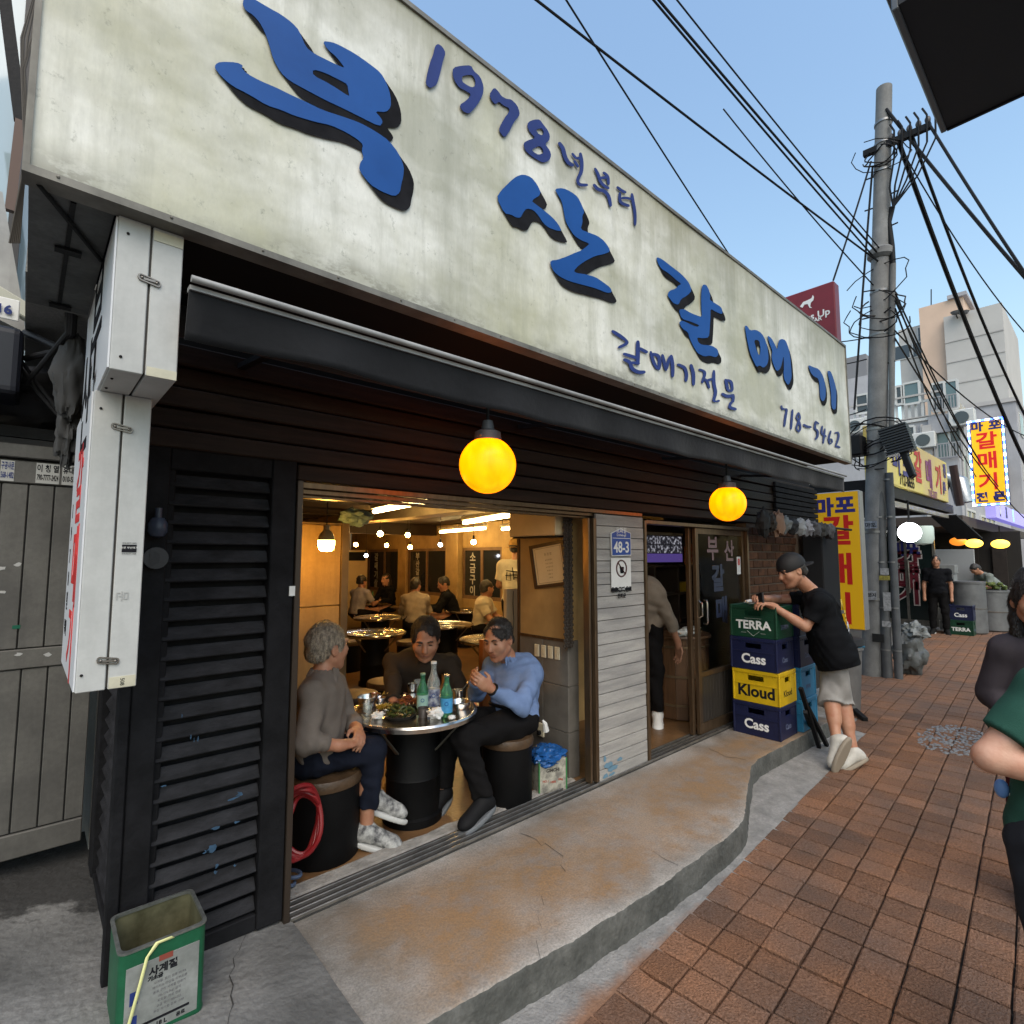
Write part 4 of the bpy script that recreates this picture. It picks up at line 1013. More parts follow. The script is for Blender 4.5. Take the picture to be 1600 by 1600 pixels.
def crumple(c, sx_, sy_, sz_, amp, fr, seed, n=40, m=24):
    mb = MB(); mb.sphere((0, 0, 0), 1, n, m); vs = []
    for p in mb.v:
        p = Vector(p); q = p * fr + Vector((seed, seed * 2, 0)); k = 1 + amp * (mnoise.noise(q) + .6 * abs(mnoise.noise(q * 2.3)) + .35 * mnoise.noise(q * 5))
        vs.append((c[0] + p.x * sx_ * k, c[1] + p.y * sy_ * k, c[2] + p.z * sz_ * k))
    mb.v = vs; return mb
c = at_y(551, 815, 3.6)
tag(crumple((c.x + .02, 3.61, zt + .06), .1, .07, .055, .45, 1.8, 3).obj('plastic_bag', mat('pale_teal_plastic', (.26, .40, .38), .4, var=.4, vscale=20), smooth=True), 'crumpled pale teal plastic bag resting on the partition post', 'bag')

# certificate, switches, boxes on the stub wall
cert = thing('framed_certificate', 'tilted framed certificate hanging on the cream stub wall', 'picture frame', (XS, 2.68, 1.5))
c4 = [at_x(u, v, XS - .02) for u, v in ((828, 853), (883, 843), (889, 913), (837, 921))]
cc = sum(c4, Vector()) / 4
ux = ((c4[1] - c4[0]) + (c4[2] - c4[3])).normalized(); uz = ((c4[0] - c4[3]) + (c4[1] - c4[2])).normalized()
ux = Vector((0, ux.y, ux.z)).normalized(); uz = Vector((-.06, 0, 0)) + Vector((0, -ux.z, ux.y)) * (1 if uz.z * ux.y > 0 else -1); uz.normalize()
W2 = ((c4[1] - c4[0]).length + (c4[2] - c4[3]).length) / 4; H2 = ((c4[0] - c4[3]).length + (c4[1] - c4[2]).length) / 4
nn = ux.cross(uz).normalized(); nn = nn if nn.x < 0 else -nn
fr_ = MB()
fw = .012
fr_.obox(cc + ux * (W2 - fw), ux * fw, uz * H2, nn * .012); fr_.obox(cc - ux * (W2 - fw), ux * fw, uz * H2, nn * .012)
fr_.obox(cc + uz * (H2 - fw), ux * (W2 - 2 * fw), uz * fw, nn * .011); fr_.obox(cc - uz * (H2 - fw), ux * (W2 - 2 * fw), uz * fw, nn * .011)
fr_.obj('frame', mat('dark_frame', (.06, .03, .015), .4), cert)
MB().obox(cc - nn * .002, ux * (W2 - 2 * fw), uz * (H2 - 2 * fw), nn * .003).obj('paper', mat('certificate_paper', (.72, .58, .34), .6, var=.1), cert)
ink = mat('certificate_ink', (.25, .16, .08), .7)
xr_ = ux if (ux.y < 0) else -ux
text('print', '표 창 장', .022, ink, cc + uz * H2 * .48 + nn * .0015, xr_, uz, cert, .0003)
for k in range(6): text('print', ['표 창 문 매 기', '부 산 전 문 길', '도 화 절 사 이', '표 창 부 문', '1998. 12', '도화 장'][k], .012, ink, cc + uz * H2 * (.22 - k * .16) + nn * .0015, xr_, uz, cert, .0003)
bo = MB()
for s_ in (-1, 1): bo.obox(cc + ux * s_ * W2 * .74 + nn * .0012, ux * .0012, uz * H2 * .78, nn * .0005); bo.obox(cc + uz * s_ * H2 * .78 + nn * .0012, ux * W2 * .74, uz * .0012, nn * .0005)
bo.obj('print_border', ink, cert)
sw_ = thing('light_switches', 'row of four cream light switches on the stub wall', 'light switch', (XS, 2.7, 1.0))
for k in range(4):
    p = at_x(839 + k * 10.6, 1016 + k * 1.6, XS - .012)
    MB().box((XS - .018, p.y - .022, p.z - .042), (XS - .007, p.y + .022, p.z + .042)).obj('switch_plate', mat('cream_plastic', (.62, .55, .40), .4), sw_, bevel=.003)
    MB().box((XS - .021, p.y - .009, p.z - .024), (XS - .0182, p.y + .009, p.z + .024)).obj('rocker', mat('cream_plastic2', (.55, .48, .34), .4), sw_, bevel=.001)
p = at_x(846, 1140, XS - .01); so = thing('wall_socket', 'cream power socket low on the tiled stub wall', 'socket', (XS, p.y, p.z))
MB().box((XS - .02, p.y - .03, p.z - .045), (XS - .007, p.y + .03, p.z + .045)).obj('socket_plate', mat('cream_plastic', (.62, .55, .40)), so, bevel=.004)
MB().box((XS - .045, p.y - .012, p.z - .03), (XS - .0205, p.y + .012, p.z - .002)).obj('plug', black_metal, so, bevel=.004)
a0 = at_x(823, 797, XS - .12); a1 = at_x(868, 836, XS - .12)
acu = thing('wall_unit', 'cream wall-mounted heater box above the framed certificate', 'wall unit', (XS, 2.7, 1.66))
MB().box((XS - .12, a1.y, a1.z), (XS - .001, 2.92, 1.98)).obj('casing', mat('cream_metal', (.60, .47, .28), .5, var=.1), acu, bevel=.006)
MB().box((XS - .1, a1.y + .02, a1.z - .012), (XS - .02, 2.9, a1.z - .0005)).obj('outlet', black_metal, acu)
# folded chain-link curtain hanging by the frame
fg = MB()
for r in range(46):
    for k in range(4): fg.sphere((2.66 + .019 * k + (.009 if r % 2 else 0), 2.435 - .006 * (k % 2), .995 + r * .0195), .012, 6, 4, (1, .9, 1.1))
fg = fg.obj('bead_curtain', mat('dark_beads', (.03, .022, .016), .45), None, smooth=True); tag(fg, 'dark knobbly bead curtain bunched beside the right frame', 'curtain')

# box with blue bag inside the opening
bx_ = thing('cardboard_bin', 'printed cardboard box lined with a blue plastic bag by the frame', 'bin', (2.52, 2.46, .131))
ang = .35; ca2, sa2 = math.cos(ang), math.sin(ang); bc = Vector((2.53, 2.475, .131))
bxX = Vector((ca2, -sa2, 0)); bxY = Vector((sa2, ca2, 0))
card = mat('printed_card', (.42, .40, .33), .7, var=.5, vscale=25, col2=(.16, .15, .13))
MB().obox(bc + Vector((0, 0, .10)), bxX * .095, bxY * .08, Vector((0, 0, .098))).obj('box', card, bx_, bevel=.003)
for s_ in (-1, 1): MB().obox(bc + bxX * (.093 * s_) + bxY * -.079 * 1 + Vector((0, 0, .10)), bxX * .004, bxY * .004, Vector((0, 0, .098))).obj('box_edge', mat('green_card', (.03, .17, .05), .6), bx_)
text('box_print', 'GIMCHI', .026, mat('box_print_ink', (.04, .035, .03), .7), bc + bxY * -.0812 + Vector((0, 0, .135)), bxX, (0, 0, 1), bx_, .0003, .001)
for k in range(3): text('box_print', ['NO.1', '100%', '10kg'][k], .018, mat('box_print_red', (.3, .05, .03), .7), bc + bxY * -.0812 + bxX * (-.05 + k * .05) + Vector((0, 0, .075 - .01 * (k % 2))), bxX, (0, 0, 1), bx_, .0003, .0006)
bagm = mat('blue_plastic', (.02, .13, .42), .25, var=.4, vscale=18, trans=.25)
bg_ = crumple((bc.x, bc.y, .335), .118, .10, .055, .35, 2.6, 9, 48, 26); bg_.obj('bag_liner', bagm, bx_, smooth=True)
mb = MB(); mb.tube([bc + Vector((-.03, -.02, .36)), bc + Vector((-.05, -.03, .41)), bc + Vector((-.06, -.02, .43))], [.02, .014, .006], 8); mb.obj('tissue', white_paint, bx_, smooth=True)

# hose coil and rope at the left jamb
hs = MB()
for k in range(4):
    c = Vector((.955 + .012 * k, 2.46 + .012 * k, .42 - .01 * k)); R = .13 - .012 * k
    hs.tube([c + Vector((R * math.cos(t) * .8, .02 * math.sin(3 * t + k), R * math.sin(t) * 1.25)) for t in np.linspace(0, 2 * math.pi, 33)[:-1]], .0105, 8, closed=True)
tag(hs.obj('hose_coil', mat('red_hose', (.22, .012, .015), .35), smooth=True), 'coiled red hose hanging inside the left jamb', 'hose')
rp = MB(); rp.tube([at_z(452 + 8 * math.cos(t) * (1 + .2 * t), 1378 + 9 * math.sin(t) - 2 * t, .155 + .004 * t) for t in np.linspace(0, 9, 26)], .008, 7)
tag(rp.obj('rope', mat('blue_rope', (.07, .10, .17), .7, var=.4, vscale=60), smooth=True), 'short blue rope lying on the threshold by the jamb', 'rope')

# ------------------------------------------------------------------ things on the near table
glass_g = mat('green_bottle_glass', (.12, .42, .24), .08, trans=.75, ior=1.3)
glass_c = mat('clear_bottle_glass', (.75, .8, .78), .06, trans=.8, ior=1.25)
def T(u, v, dz=0): return at_z(u, v, TZ + dz)
def bottle(u, v, h, r, m_, lab_m, cap, label, mark):
    p = T(u, v); p.z = TZ - .003; s_ = h
    t = thing('bottle', label, 'bottle', p, 'bottles on the near table')
    MB().lathe([(r * .9, .001), (r, .008), (r, s_ * .55), (r * .92, s_ * .62), (r * .55, s_ * .74), (r * .4, s_ * .84), (r * .4, s_ * .93), (r * .48, s_ * .935), (r * .48, s_ * .955)], p, 20).obj('glass', m_, t, smooth=True)
    MB().lathe([(r * .46, s_ * .956), (r * .46, s_), (.001, s_)], p, 14).obj('cap', cap, t, smooth=True)
    MB().lathe([(r * 1.015, s_ * .12), (r * 1.015, s_ * .46)], p, 20).obj('bottle_label', lab_m, t, smooth=True)
    d = Vector((-p.x, -p.y, 0)).normalized(); right = Vector((0, 0, 1)).cross(d)
    text('label_mark', mark, r * .8, blue_ink, p + d * (r * 1.03) + Vector((0, 0, s_ * .33)), right, (0, 0, 1), t, .0003, .0004)
bottle(660, 1112, .215, .032, glass_g, mat('mint_label', (.35, .55, .48), .5, var=.2, vscale=50), mat('mint_cap', (.25, .4, .3), .4, .4), 'green soju bottle with a mint label, left of the tall bottle', '○')
bottle(677, 1110, .275, .036, glass_c, mat('navy_white_label', (.5, .52, .58), .5, var=.6, vscale=35, col2=(.03, .04, .14)), white_paint, 'tallest clear bottle with a navy and white label on the near table', '○')
bottle(697.5, 1119, .225, .033, glass_g, mat('sky_label', (.06, .32, .62), .5, var=.3, vscale=40), steel, 'green bottle with a sky blue round label on the near table', '○')
plate_m = mat('dark_plate', (.03, .028, .026), .3); steel_b = mat('steel_bowl', (.6, .58, .55), .22, 1.0)
def dish(u, v, r, label, m_=None, food=None, fcol=None, n=26, deep=.022, seed=1, fh=.018, cat='plate', name='plate'):
    p = T(u, v); p.z = TZ - .0035
    t = thing(name, label, cat, p)
    MB().lathe([(.001, .002), (r * .7, .002), (r * .92, deep * .7), (r, deep), (r * 1.02, deep * .9), (r * .8, .0), (.001, .0005)], p, 28).obj('dish', m_ or plate_m, t, smooth=True)
    if food:
        mb = MB(); rg = random.Random(seed)
        for k in range(n):
            a = rg.uniform(0, 6.28); q = r * .78 * math.sqrt(rg.random()); zz = deep * .6 + fh * (1 - (q / r) ** 2) * rg.uniform(.3, 1.1)
            cpt = p + Vector((q * math.cos(a), q * math.sin(a), zz)); dr = Vector((rg.uniform(-1, 1), rg.uniform(-1, 1), rg.uniform(-.3, .5))).normalized()
            L_ = r * rg.uniform(.12, .3)
            mb.tube([cpt - dr * L_, cpt + Vector((0, 0, L_ * .3)), cpt + dr * L_], [L_ * .2, L_ * .34, L_ * .15], 5)
        o = mb.obj('food', mat('food_' + food, fcol, .4, var=.6, vscale=45), t, smooth=True); o['kind'] = 'stuff'
dish(625, 1119, .088, 'dark plate heaped with green leaves at the near table edge', plate_m, 'greens', (.055, .075, .018), 70, .018, 2, .05)
dish(603, 1109, .058, 'plate of yellow pickled sprouts left of the leafy plate', steel_b, 'sprouts', (.42, .28, .03), 50, .02, 3, .02)
dish(637, 1101, .085, 'sizzling plate of reddish grilled meat in the table middle', plate_m, 'meat', (.25, .075, .03), 60, .016, 4, .03)
dish(613, 1088, .07, 'plate of yellow omelette at the far left of the table', steel_b, 'omelette', (.50, .33, .06), 40, .02, 5, .03)
dish(574, 1102, .058, 'steel bowl at the left rim of the near table', steel_b, deep=.055, cat='bowl', name='bowl')
dish(594, 1094, .036, 'small steel saucer behind the pickle plate', steel_b, deep=.02, cat='bowl', name='bowl')
dish(586, 1088, .036, 'small steel saucer at the far left rim', steel_b, 'kimchi', (.3, .08, .02), 16, .02, 6, .012, cat='bowl', name='bowl')
dish(718, 1106, .062, 'steel bowl at the right rim of the near table', steel_b, deep=.04, cat='bowl', name='bowl')
dish(661, 1119, .03, 'small dark sauce cup in front of the bottles', mat('dark_cup', (.06, .05, .045), .3), deep=.05, cat='cup', name='cup')
def cup(u, v, r, h, label, m_):
    p = T(u, v); p.z = TZ - .0035
    t = MB().lathe([(r * .8, .001), (r * .82, .002), (r, h), (r * .93, h), (r * .76, .006), (.001, .005)], p, 20).obj('cup', m_, None, smooth=True); tag(t, label, 'cup')
cup(655, 1080, .036, .075, 'clear glass tumbler behind the tall bottle', glass_c); cup(644, 1082, .034, .06, 'steel cup beside the glass tumbler', steel_b)
cup(715, 1095, .033, .07, 'steel cup holding a spoon at the right of the table', steel_b); cup(574, 1116, .026, .06, 'small soju glass at the left front of the table', glass_c)
p = T(715, 1095); sp_ = MB().tube([p + Vector((0, 0, .03)), p + Vector((.045, -.03, .095))], .0035, 6); sp_.sphere(p + Vector((.052, -.035, .105)), .013, 10, 6, (1, 1, .6)); tag(sp_.obj('spoon', steel, smooth=True), 'steel spoon leaning out of a cup on the near table', 'spoon')
for k, (u, v, s_, lb) in enumerate([(591, 1122, .032, 'crumpled white tissue left of the leafy plate'), (681, 1121, .045, 'large crumpled white tissue beside the round label bottle'), (706, 1123, .018, 'small crumpled tissue scrap at the right front rim')]):
    p = T(u, v); tag(crumple((p.x, p.y, TZ + s_ * .45), s_, s_ * .8, s_ * .55, .55, 2.2, 20 + k, 24, 14).obj('tissue', white_paint, smooth=True), lb, 'tissue')
for k, (a, b_, lb) in enumerate([((540, 1116), (572, 1115), 'pair of chopsticks poking over the left table edge'), ((707, 1104), (736, 1094), 'pair of steel chopsticks lying across the right rim')]):
    p, q = T(*a, .012), T(*b_, .02); mb = MB(); mb.tube([p, q], .0028, 5); mb.tube([p + Vector((0, .01, 0)), q + Vector((.004, .006, .001))], .0028, 5); tag(mb.obj('chopsticks', steel, smooth=True), lb, 'chopsticks')
p = at_z(744, 1102, .525); mn = thing('menu_card', 'red and white menu card lying on the empty brown stool', 'card', p)
MB().obox(p + Vector((0, 0, .004)), Vector((.05, -.03, 0)), Vector((.02, .035, 0)), Vector((0, 0, .003))).obj('card', white_paint, mn)
MB().obox(p + Vector((-.02, .012, .0078)), Vector((.026, -.016, 0)), Vector((.02, .035, 0)), Vector((0, 0, .0005))).obj('red_panel', mat('menu_red', (.5, .06, .03), .5), mn)
# dishes on the far tables
for k, (x, y, lb) in enumerate([(4.85, 9.45, 'clutter of small dishes on the farthest drum table'), (5.05, 8.2, 'clutter of small dishes behind the grey-shirted diner')]):
    t = thing('dish_set', lb, 'dishes', (x, y, TZ))
    for q in range(7):
        a = q * 1.1; rr_ = .05 + .03 * (q % 3); mb = MB().lathe([(.001, .002), (.04, .004), (.05, .03), (.045, .03), (.036, .012), (.001, .01)], (x + .22 * math.cos(a) * (.4 + .2 * (q % 4)), y + .22 * math.sin(a) * (.4 + .2 * (q % 4)), TZ), 14); mb.obj('bowl', steel_b if q % 2 else plate_m, t, smooth=True)
    MB().lathe([(.03, 0), (.03, .12), (.012, .17), (.012, .22), (.001, .22)], (x + .05, y - .1, TZ), 12).obj('bottle', glass_g, t, smooth=True)
# tall floor cooler at the far left, cream board and orange panel behind the blue shirt
c = at_y(556, 870, 10.6); fc = thing('floor_cooler', 'tall cream floor-standing air cooler at the far back wall', 'air cooler', (c.x, 10.6, .13))
MB().box((c.x - .3, 10.5, .131), (c.x + .22, 10.8, 1.72)).obj('casing', mat('cream_metal', (.60, .47, .28)), fc, bevel=.01); MB().box((c.x - .22, 10.49, 1.5), (c.x + .16, 10.499, 1.68)).obj('grille', black_metal, fc)
b0 = at_y(790, 920, 3.2); b1 = at_y(815, 1000, 3.2)
cb = thing('cream_cabinet', 'cream upright board with a hanging wire behind the blue shirt man', 'board', ((b0.x + b1.x) / 2, 3.2, .13))
MB().box((b0.x, 3.19, .131), (b1.x + .06, 3.225, b0.z)).obj('board', mat('pale_board', (.62, .47, .27), .5, var=.15, vscale=4), cb, bevel=.003)
MB().tube([(b0.x + .07, 3.186, b0.z - .02), (b0.x + .066, 3.186, b0.z - .12), (b0.x + .075, 3.186, b0.z - .25), (b0.x + .06, 3.186, b0.z - .4)], .0025, 5).obj('wire', black_metal, cb)
o0 = at_y(755, 1000, 3.0); o1 = at_y(778, 1070, 3.0)
tag(MB().box((o0.x, 3.0, .131), (o1.x, 3.05, o0.z)).obj('orange_panel', mat('orange_wood', (.33, .10, .02), .35, var=.3, vscale=6, stretch=(4, 4, .6)), bevel=.004), 'varnished orange wood panel behind the blue shirt man', 'panel')
# small round wall fan high on the ceiling and a round speaker
c = at_z(735, 835, 1.99); fn = thing('ceiling_fan', 'small wooden bladed ceiling fan beside the far fluorescent tube', 'fan', c)
MB().lathe([(.001, -.05), (.06, -.045), (.07, 0), (.05, .05), (.02, .17)], c, 18).obj('motor', beam_m, fn, smooth=True)
for k in range(3): a = k * 2.1 + .3; MB().bar(c + Vector((.07 * math.cos(a), .07 * math.sin(a), 0)), c + Vector((.42 * math.cos(a), .42 * math.sin(a), .0)), .1, .01).obj('blade', mat('fan_blade', (.35, .2, .08), .5), fn)

# ------------------------------------------------------------------ doorway: shelf, monitor, barrel counter
shelf = thing('shelf_unit', 'dark wooden shelf unit seen through the open doorway', 'shelf', (4.9, 3.3, .13))
sh_m = mat('dark_shelf', (.05, .032, .022), .5, var=.3, vscale=6)
for x in (4.28, 4.72, 5.16, 5.6): MB().box((x, 3.1, .131), (x + .03, 3.45, 1.5)).obj('upright', sh_m, shelf, bevel=.002)
for z_ in (.5, .85, 1.18, 1.47): MB().box((4.31, 3.105, z_), (5.6, 3.445, z_ + .025)).obj('shelf_board', sh_m, shelf, bevel=.002) if z_ > 1.4 else [MB().box((x + .031, 3.105, z_), (x + .409 + .03, 3.445, z_ + .025)).obj('shelf_board', sh_m, shelf) for x in (4.28, 4.72, 5.16)]
MB().box((4.25, 3.46, .131), (5.65, 3.48, 2.0)).obj('back_panel', mat('brown_panel', (.10, .06, .035), .6, var=.3), shelf)
mon = thing('monitor', 'security monitor with a purple lower band standing on the shelf', 'monitor', (4.7, 3.15, 1.5))
m0 = at_y(1009, 836, 3.1); m1 = at_y(1066, 878, 3.1)
MB().box((m0.x - .02, 3.1, m1.z - .02), (m1.x + .02, 3.13, m0.z + .03)).obj('casing', black_metal, mon, bevel=.004)
MB().box((m0.x - .01, 3.098, m0.z + .005), (m1.x + .02, 3.0995, m0.z + .035)).obj('top_bezel', mat('beige_bezel', (.4, .36, .28), .5), mon)
# screen: a grid of dim camera views
Wm = m1.x - m0.x; Hm = m0.z - m1.z
for r in range(2):
    for k in range(3):
        cmat = mat('camera_view_%d' % ((r * 3 + k) % 4), (.1, .1, .12), .3, var=1.0, vscale=38, emit=None)
        scn = MATS.get('screen_%d' % (r * 3 + k))
        if scn is None:
            scn = bpy.data.materials.new('screen_%d' % (r * 3 + k)); scn.use_nodes = True
            nn_ = scn.node_tree.nodes; ll_ = scn.node_tree.links; bb_ = nn_['Principled BSDF']; bb_.inputs['Base Color'].default_value = (.01, .01, .012, 1); bb_.inputs['Roughness'].default_value = .2
            tt_ = nn_.new('ShaderNodeTexNoise'); tt_.inputs['Scale'].default_value = 34; tt_.inputs['Detail'].default_value = 4; gg_ = nn_.new('ShaderNodeNewGeometry'); ll_.new(gg_.outputs['Position'], tt_.inputs['Vector'])
            rr2 = nn_.new('ShaderNodeValToRGB'); rr2.color_ramp.elements[0].position = .5; rr2.color_ramp.elements[0].color = (.03, .03, .04, 1); rr2.color_ramp.elements[1].position = .68; rr2.color_ramp.elements[1].color = (.6, .6, .68, 1)
            ll_.new(tt_.outputs['Fac'], rr2.inputs[0]); ll_.new(rr2.outputs[0], bb_.inputs['Emission Color']); bb_.inputs['Emission Strength'].default_value = .2; MATS['screen_%d' % (r * 3 + k)] = scn
        MB().box((m0.x + Wm * k / 3 + .003, 3.0965, m0.z - Hm * (r + 1) / 3 + .003), (m0.x + Wm * (k + 1) / 3 - .003, 3.0975, m0.z - Hm * r / 3 - .003)).obj('screen_tile', scn, mon)
MB().box((m0.x, 3.0965, m1.z), (m1.x, 3.0975, m1.z + Hm / 3 - .003)).obj('screen_band', mat('purple_screen', (.02, .015, .06), .2, emit=(.11, .07, .30), estr=.22), mon)
MB().bar((m0.x + Wm * .62, 3.14, m1.z - .02), (m0.x + Wm * .75, 3.2, 1.497), .03, .02).obj('stand', black_metal, mon)
c = at_y(1077, 884, 3.15); sb = thing('squeeze_bottle', 'white and red squeeze bottle on the shelf beside the monitor', 'bottle', (c.x, 3.15, 1.496))
MB().lathe([(.05, 1.497), (.055, 1.51), (.055, 1.68), (.03, 1.72), (.022, 1.74)], (c.x, 3.15, 0), 18).obj('body', mat('sauce_body', (.55, .3, .12), .4, var=.8, vscale=22, col2=(.4, .05, .02)), sb, smooth=True)
MB().lathe([(.024, 1.741), (.02, 1.77), (.006, 1.82), (.001, 1.821)], (c.x, 3.15, 0), 14).obj('nozzle', red_ink, sb, smooth=True)
p = at_y(1067, 928, 3.15); yb_ = MB().box((p.x - .15, 3.12, 1.2055), (p.x + .14, 3.3, 1.31)); tag(yb_.obj('yellow_tub', mat('yellow_tub', (.38, .22, .01), .5, var=.3), bevel=.008), 'yellow tub on the middle shelf behind the glass door edge', 'tub')
MB().box((4.45, 3.15, 1.497), (4.95, 3.35, 1.60)); p = at_y(1024, 888, 3.2)
tag(MB().box((4.62, 3.22, 1.496), (5.0, 3.4, 1.60)).obj('carton', mat('carton', (.35, .26, .15), .7), bevel=.004), 'plain carton on the shelf below the monitor', 'carton')
bc_ = thing('barrel_counter', 'brown wooden barrel counter behind the sliding door', 'counter', (4.55, 2.8, .13))
wood_b = mat('barrel_wood', (.15, .075, .036), .4, var=.4, vscale=5, stretch=(6, 6, .5))
for k in range(16):
    a0_, a1_ = 2 * math.pi * k / 16, 2 * math.pi * (k + 1) / 16 - .012
    mb = MB(); R0 = .26
    for zz in (.14, .84):
        for (aa, rr_) in ((a0_, R0), (a1_, R0), (a1_, R0 - .03), (a0_, R0 - .03)): mb.v.append((4.62 + rr_ * math.cos(aa), 2.78 + rr_ * math.sin(aa), zz))
    mb.f = [(0, 3, 2, 1), (4, 5, 6, 7), (0, 1, 5, 4), (1, 2, 6, 5), (2, 3, 7, 6), (3, 0, 4, 7)]; mb.obj('stave', wood_b, bc_)
for z_ in (.25, .5, .76): MB().lathe([(.262, z_), (.266, z_ + .002), (.266, z_ + .018), (.262, z_ + .02)], (4.62, 2.78, 0), 32).obj('hoop', mat('hoop', (.2, .14, .08), .4, .6), bc_, smooth=True)
MB().lathe([(.001, .841), (.28, .841), (.285, .85), (.28, .87), (.001, .872)], (4.62, 2.78, 0), 32).obj('counter_top', wood_b, bc_, smooth=True)
for k, (x, y, lb) in enumerate([(4.5, 2.65, 'crumpled white cloth on the barrel counter top'), (4.72, 2.72, 'second white cloth behind the glass on the barrel counter')]):
    tag(crumple((x, y, .895), .12, .07, .025, .5, 2.4, 40 + k, 24, 12).obj('cloth', white_paint, smooth=True), lb, 'cloth')
# ================================================================== left alley
gate_m = mat('grey_gate_metal', (.14, .134, .122), .55, .1, var=.35, vscale=4, col2=(.09, .086, .08), fine=.3, fscale=50, streak=.25)
YG = 3.2
gt = thing('panel_gate', 'grey metal gate of tall vertical panels in the alley behind the blade sign', 'gate', (-.4, YG, .25))
zt0 = at_y(60, 757, YG).z; zm1 = at_y(60, 1012, YG).z; zm0 = at_y(60, 1042, YG).z; zb0 = at_y(60, 1302, YG).z
MB().box((-1.9, YG + .006, zb0 - .075), (.262, YG + .03, zt0 + .2)).obj('backing', mat('gate_gap', (.02, .02, .02), .8), gt)
for k in range(24):
    x1 = .262 - k * .088; x0 = x1 - .0835
    MB().box((x0, YG - .004, zm1 + .004), (x1, YG + .007, zt0 - .004)).obj('panel', gate_m, gt, bevel=.003)
    MB().box((x0 + .02, YG - .004, zb0 + .03), (x1 + .02 if k else .262, YG + .007, zm0 - .004)).obj('panel', gate_m, gt, bevel=.003)
for z0_, z1_, d in ((zt0, zt0 + .10, .012), (zt0 + .11, zt0 + .17, .03), (zm0, zm1, .012), (zb0 - .075, zb0 + .026, .014)): MB().box((-1.9, YG - d, z0_), (.262, YG + .005, z1_)).obj('rail', gate_m, gt, bevel=.004)
sticker = mat('sticker_white', (.42, .42, .40), .6)
for (u0, u1, txt, n2, m_) in [(0, 22, '구공사문', '568-1482', indigo_ink), (56, 93, '이 청 열', '790-7777-2424', black_ink), (97, 126, '휴대폰', '010-5566', black_ink)]:
    a, b_ = at_y(u0, 742, YG - .014), at_y(u1, 742, YG - .014); xm_ = (a.x + b_.x) / 2; zc = zt0 + .05; w_ = b_.x - a.x
    MB().box((a.x, YG - .0145, zc - .045), (b_.x, YG - .0125, zc + .045)).obj('sticker', sticker, gt)
    for q, (tx, dz) in enumerate(((txt, .02), (n2, -.02))):
        me = text_mesh(tx, .036, .0003, .0008); wd = max(v.co.x for v in me.vertices) - min(v.co.x for v in me.vertices)
        text('sticker_text', tx, .036, m_, (xm_, YG - .0152, zc + dz), (1, 0, 0), (0, 0, 1), gt, .0003, .0008, sx=min(1, w_ * .92 / wd))
MB().box((-.02, YG - .0055, 1.27), (.006, YG - .0045, 1.285)).obj('tape_scrap', mat('green_tape', (.0, .09, .05), .6), gt)
for k, (u, v) in enumerate([(3, 925), (30, 1022), (75, 1023), (28, 882), (2, 888)]):
    p = at_y(u, v, YG - .0135 if 1000 < v < 1040 else YG - .0055); pl = [(p.x + .02 * (.4 + rng.rand() * .6) * math.cos(t), p.y, p.z + .011 * (.4 + rng.rand() * .6) * math.sin(t)) for t in np.linspace(0, 6.28, 10)[:-1]]
    MB().add(pl, [tuple(range(9))]).obj('paint_scuff', mat('white_scuff', (.4, .4, .39), .8), gt)
# dark storage above the gate: black tank, hung tarpaulin, cables
tarp = mat('black_tarpaulin', (.014, .014, .016), .6, bump=.4, bscale=20)
MB().box((-2, 3.3, 1.9), (.25, 3.4, 2.6)); 
aw2 = MB(); 
sb2 = thing('roof_lean_to', 'dark lean-to roof over the alley gate with cables', 'lean-to', (-.5, 3.3, 1.95))
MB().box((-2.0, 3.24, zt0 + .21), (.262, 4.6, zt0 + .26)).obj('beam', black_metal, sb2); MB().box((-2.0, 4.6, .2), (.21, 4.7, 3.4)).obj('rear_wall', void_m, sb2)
crumple((-.05, 3.5, 2.32), .30, .22, .17, .25, 1.5, 50).obj('tarpaulin', tarp, sb2, smooth=True)
a = at_y(0, 500, 3.0); b_ = at_y(32, 600, 3.0)
MB().box((-.9, 2.98, b_.z - .05), (b_.x, 3.25, a.z - .02)).obj('tank', mat('navy_tank', (.012, .014, .022), .4), sb2, bevel=.03, seg=3)
for k in range(3): MB().tube([at_y(115 - k * 5, 470, 2.75), at_y(112 - k * 3, 520, 2.8), at_y(95 - k * 8, 545 + 4 * k, 2.9), at_y(40, 520 + 40 * k, 3.1)], .016 - .003 * k, 8).obj('cable', tarp, sb2, smooth=True)
for k in range(2): MB().tube([at_y(30, 560 + 12 * k, 3.1), at_y(60, 600 + 14 * k, 3.1), at_y(90, 640 + 8 * k, 3.1), at_y(120, 655, 3.1)], .008, 6).obj('cable', tarp, sb2, smooth=True)
c = at_y(106, 672, 2.9); crumple((c.x, c.y, c.z), .035, .04, .13, .5, 2.0, 61).obj('rag', mat('grey_rag', (.045, .045, .045), .8), sb2, smooth=True)
c = at_y(112, 590, 2.85); crumple((c.x, c.y, c.z), .06, .05, .16, .3, 1.6, 63).obj('rag', mat('grey_rag', (.045, .045, .045), .8), sb2, smooth=True)
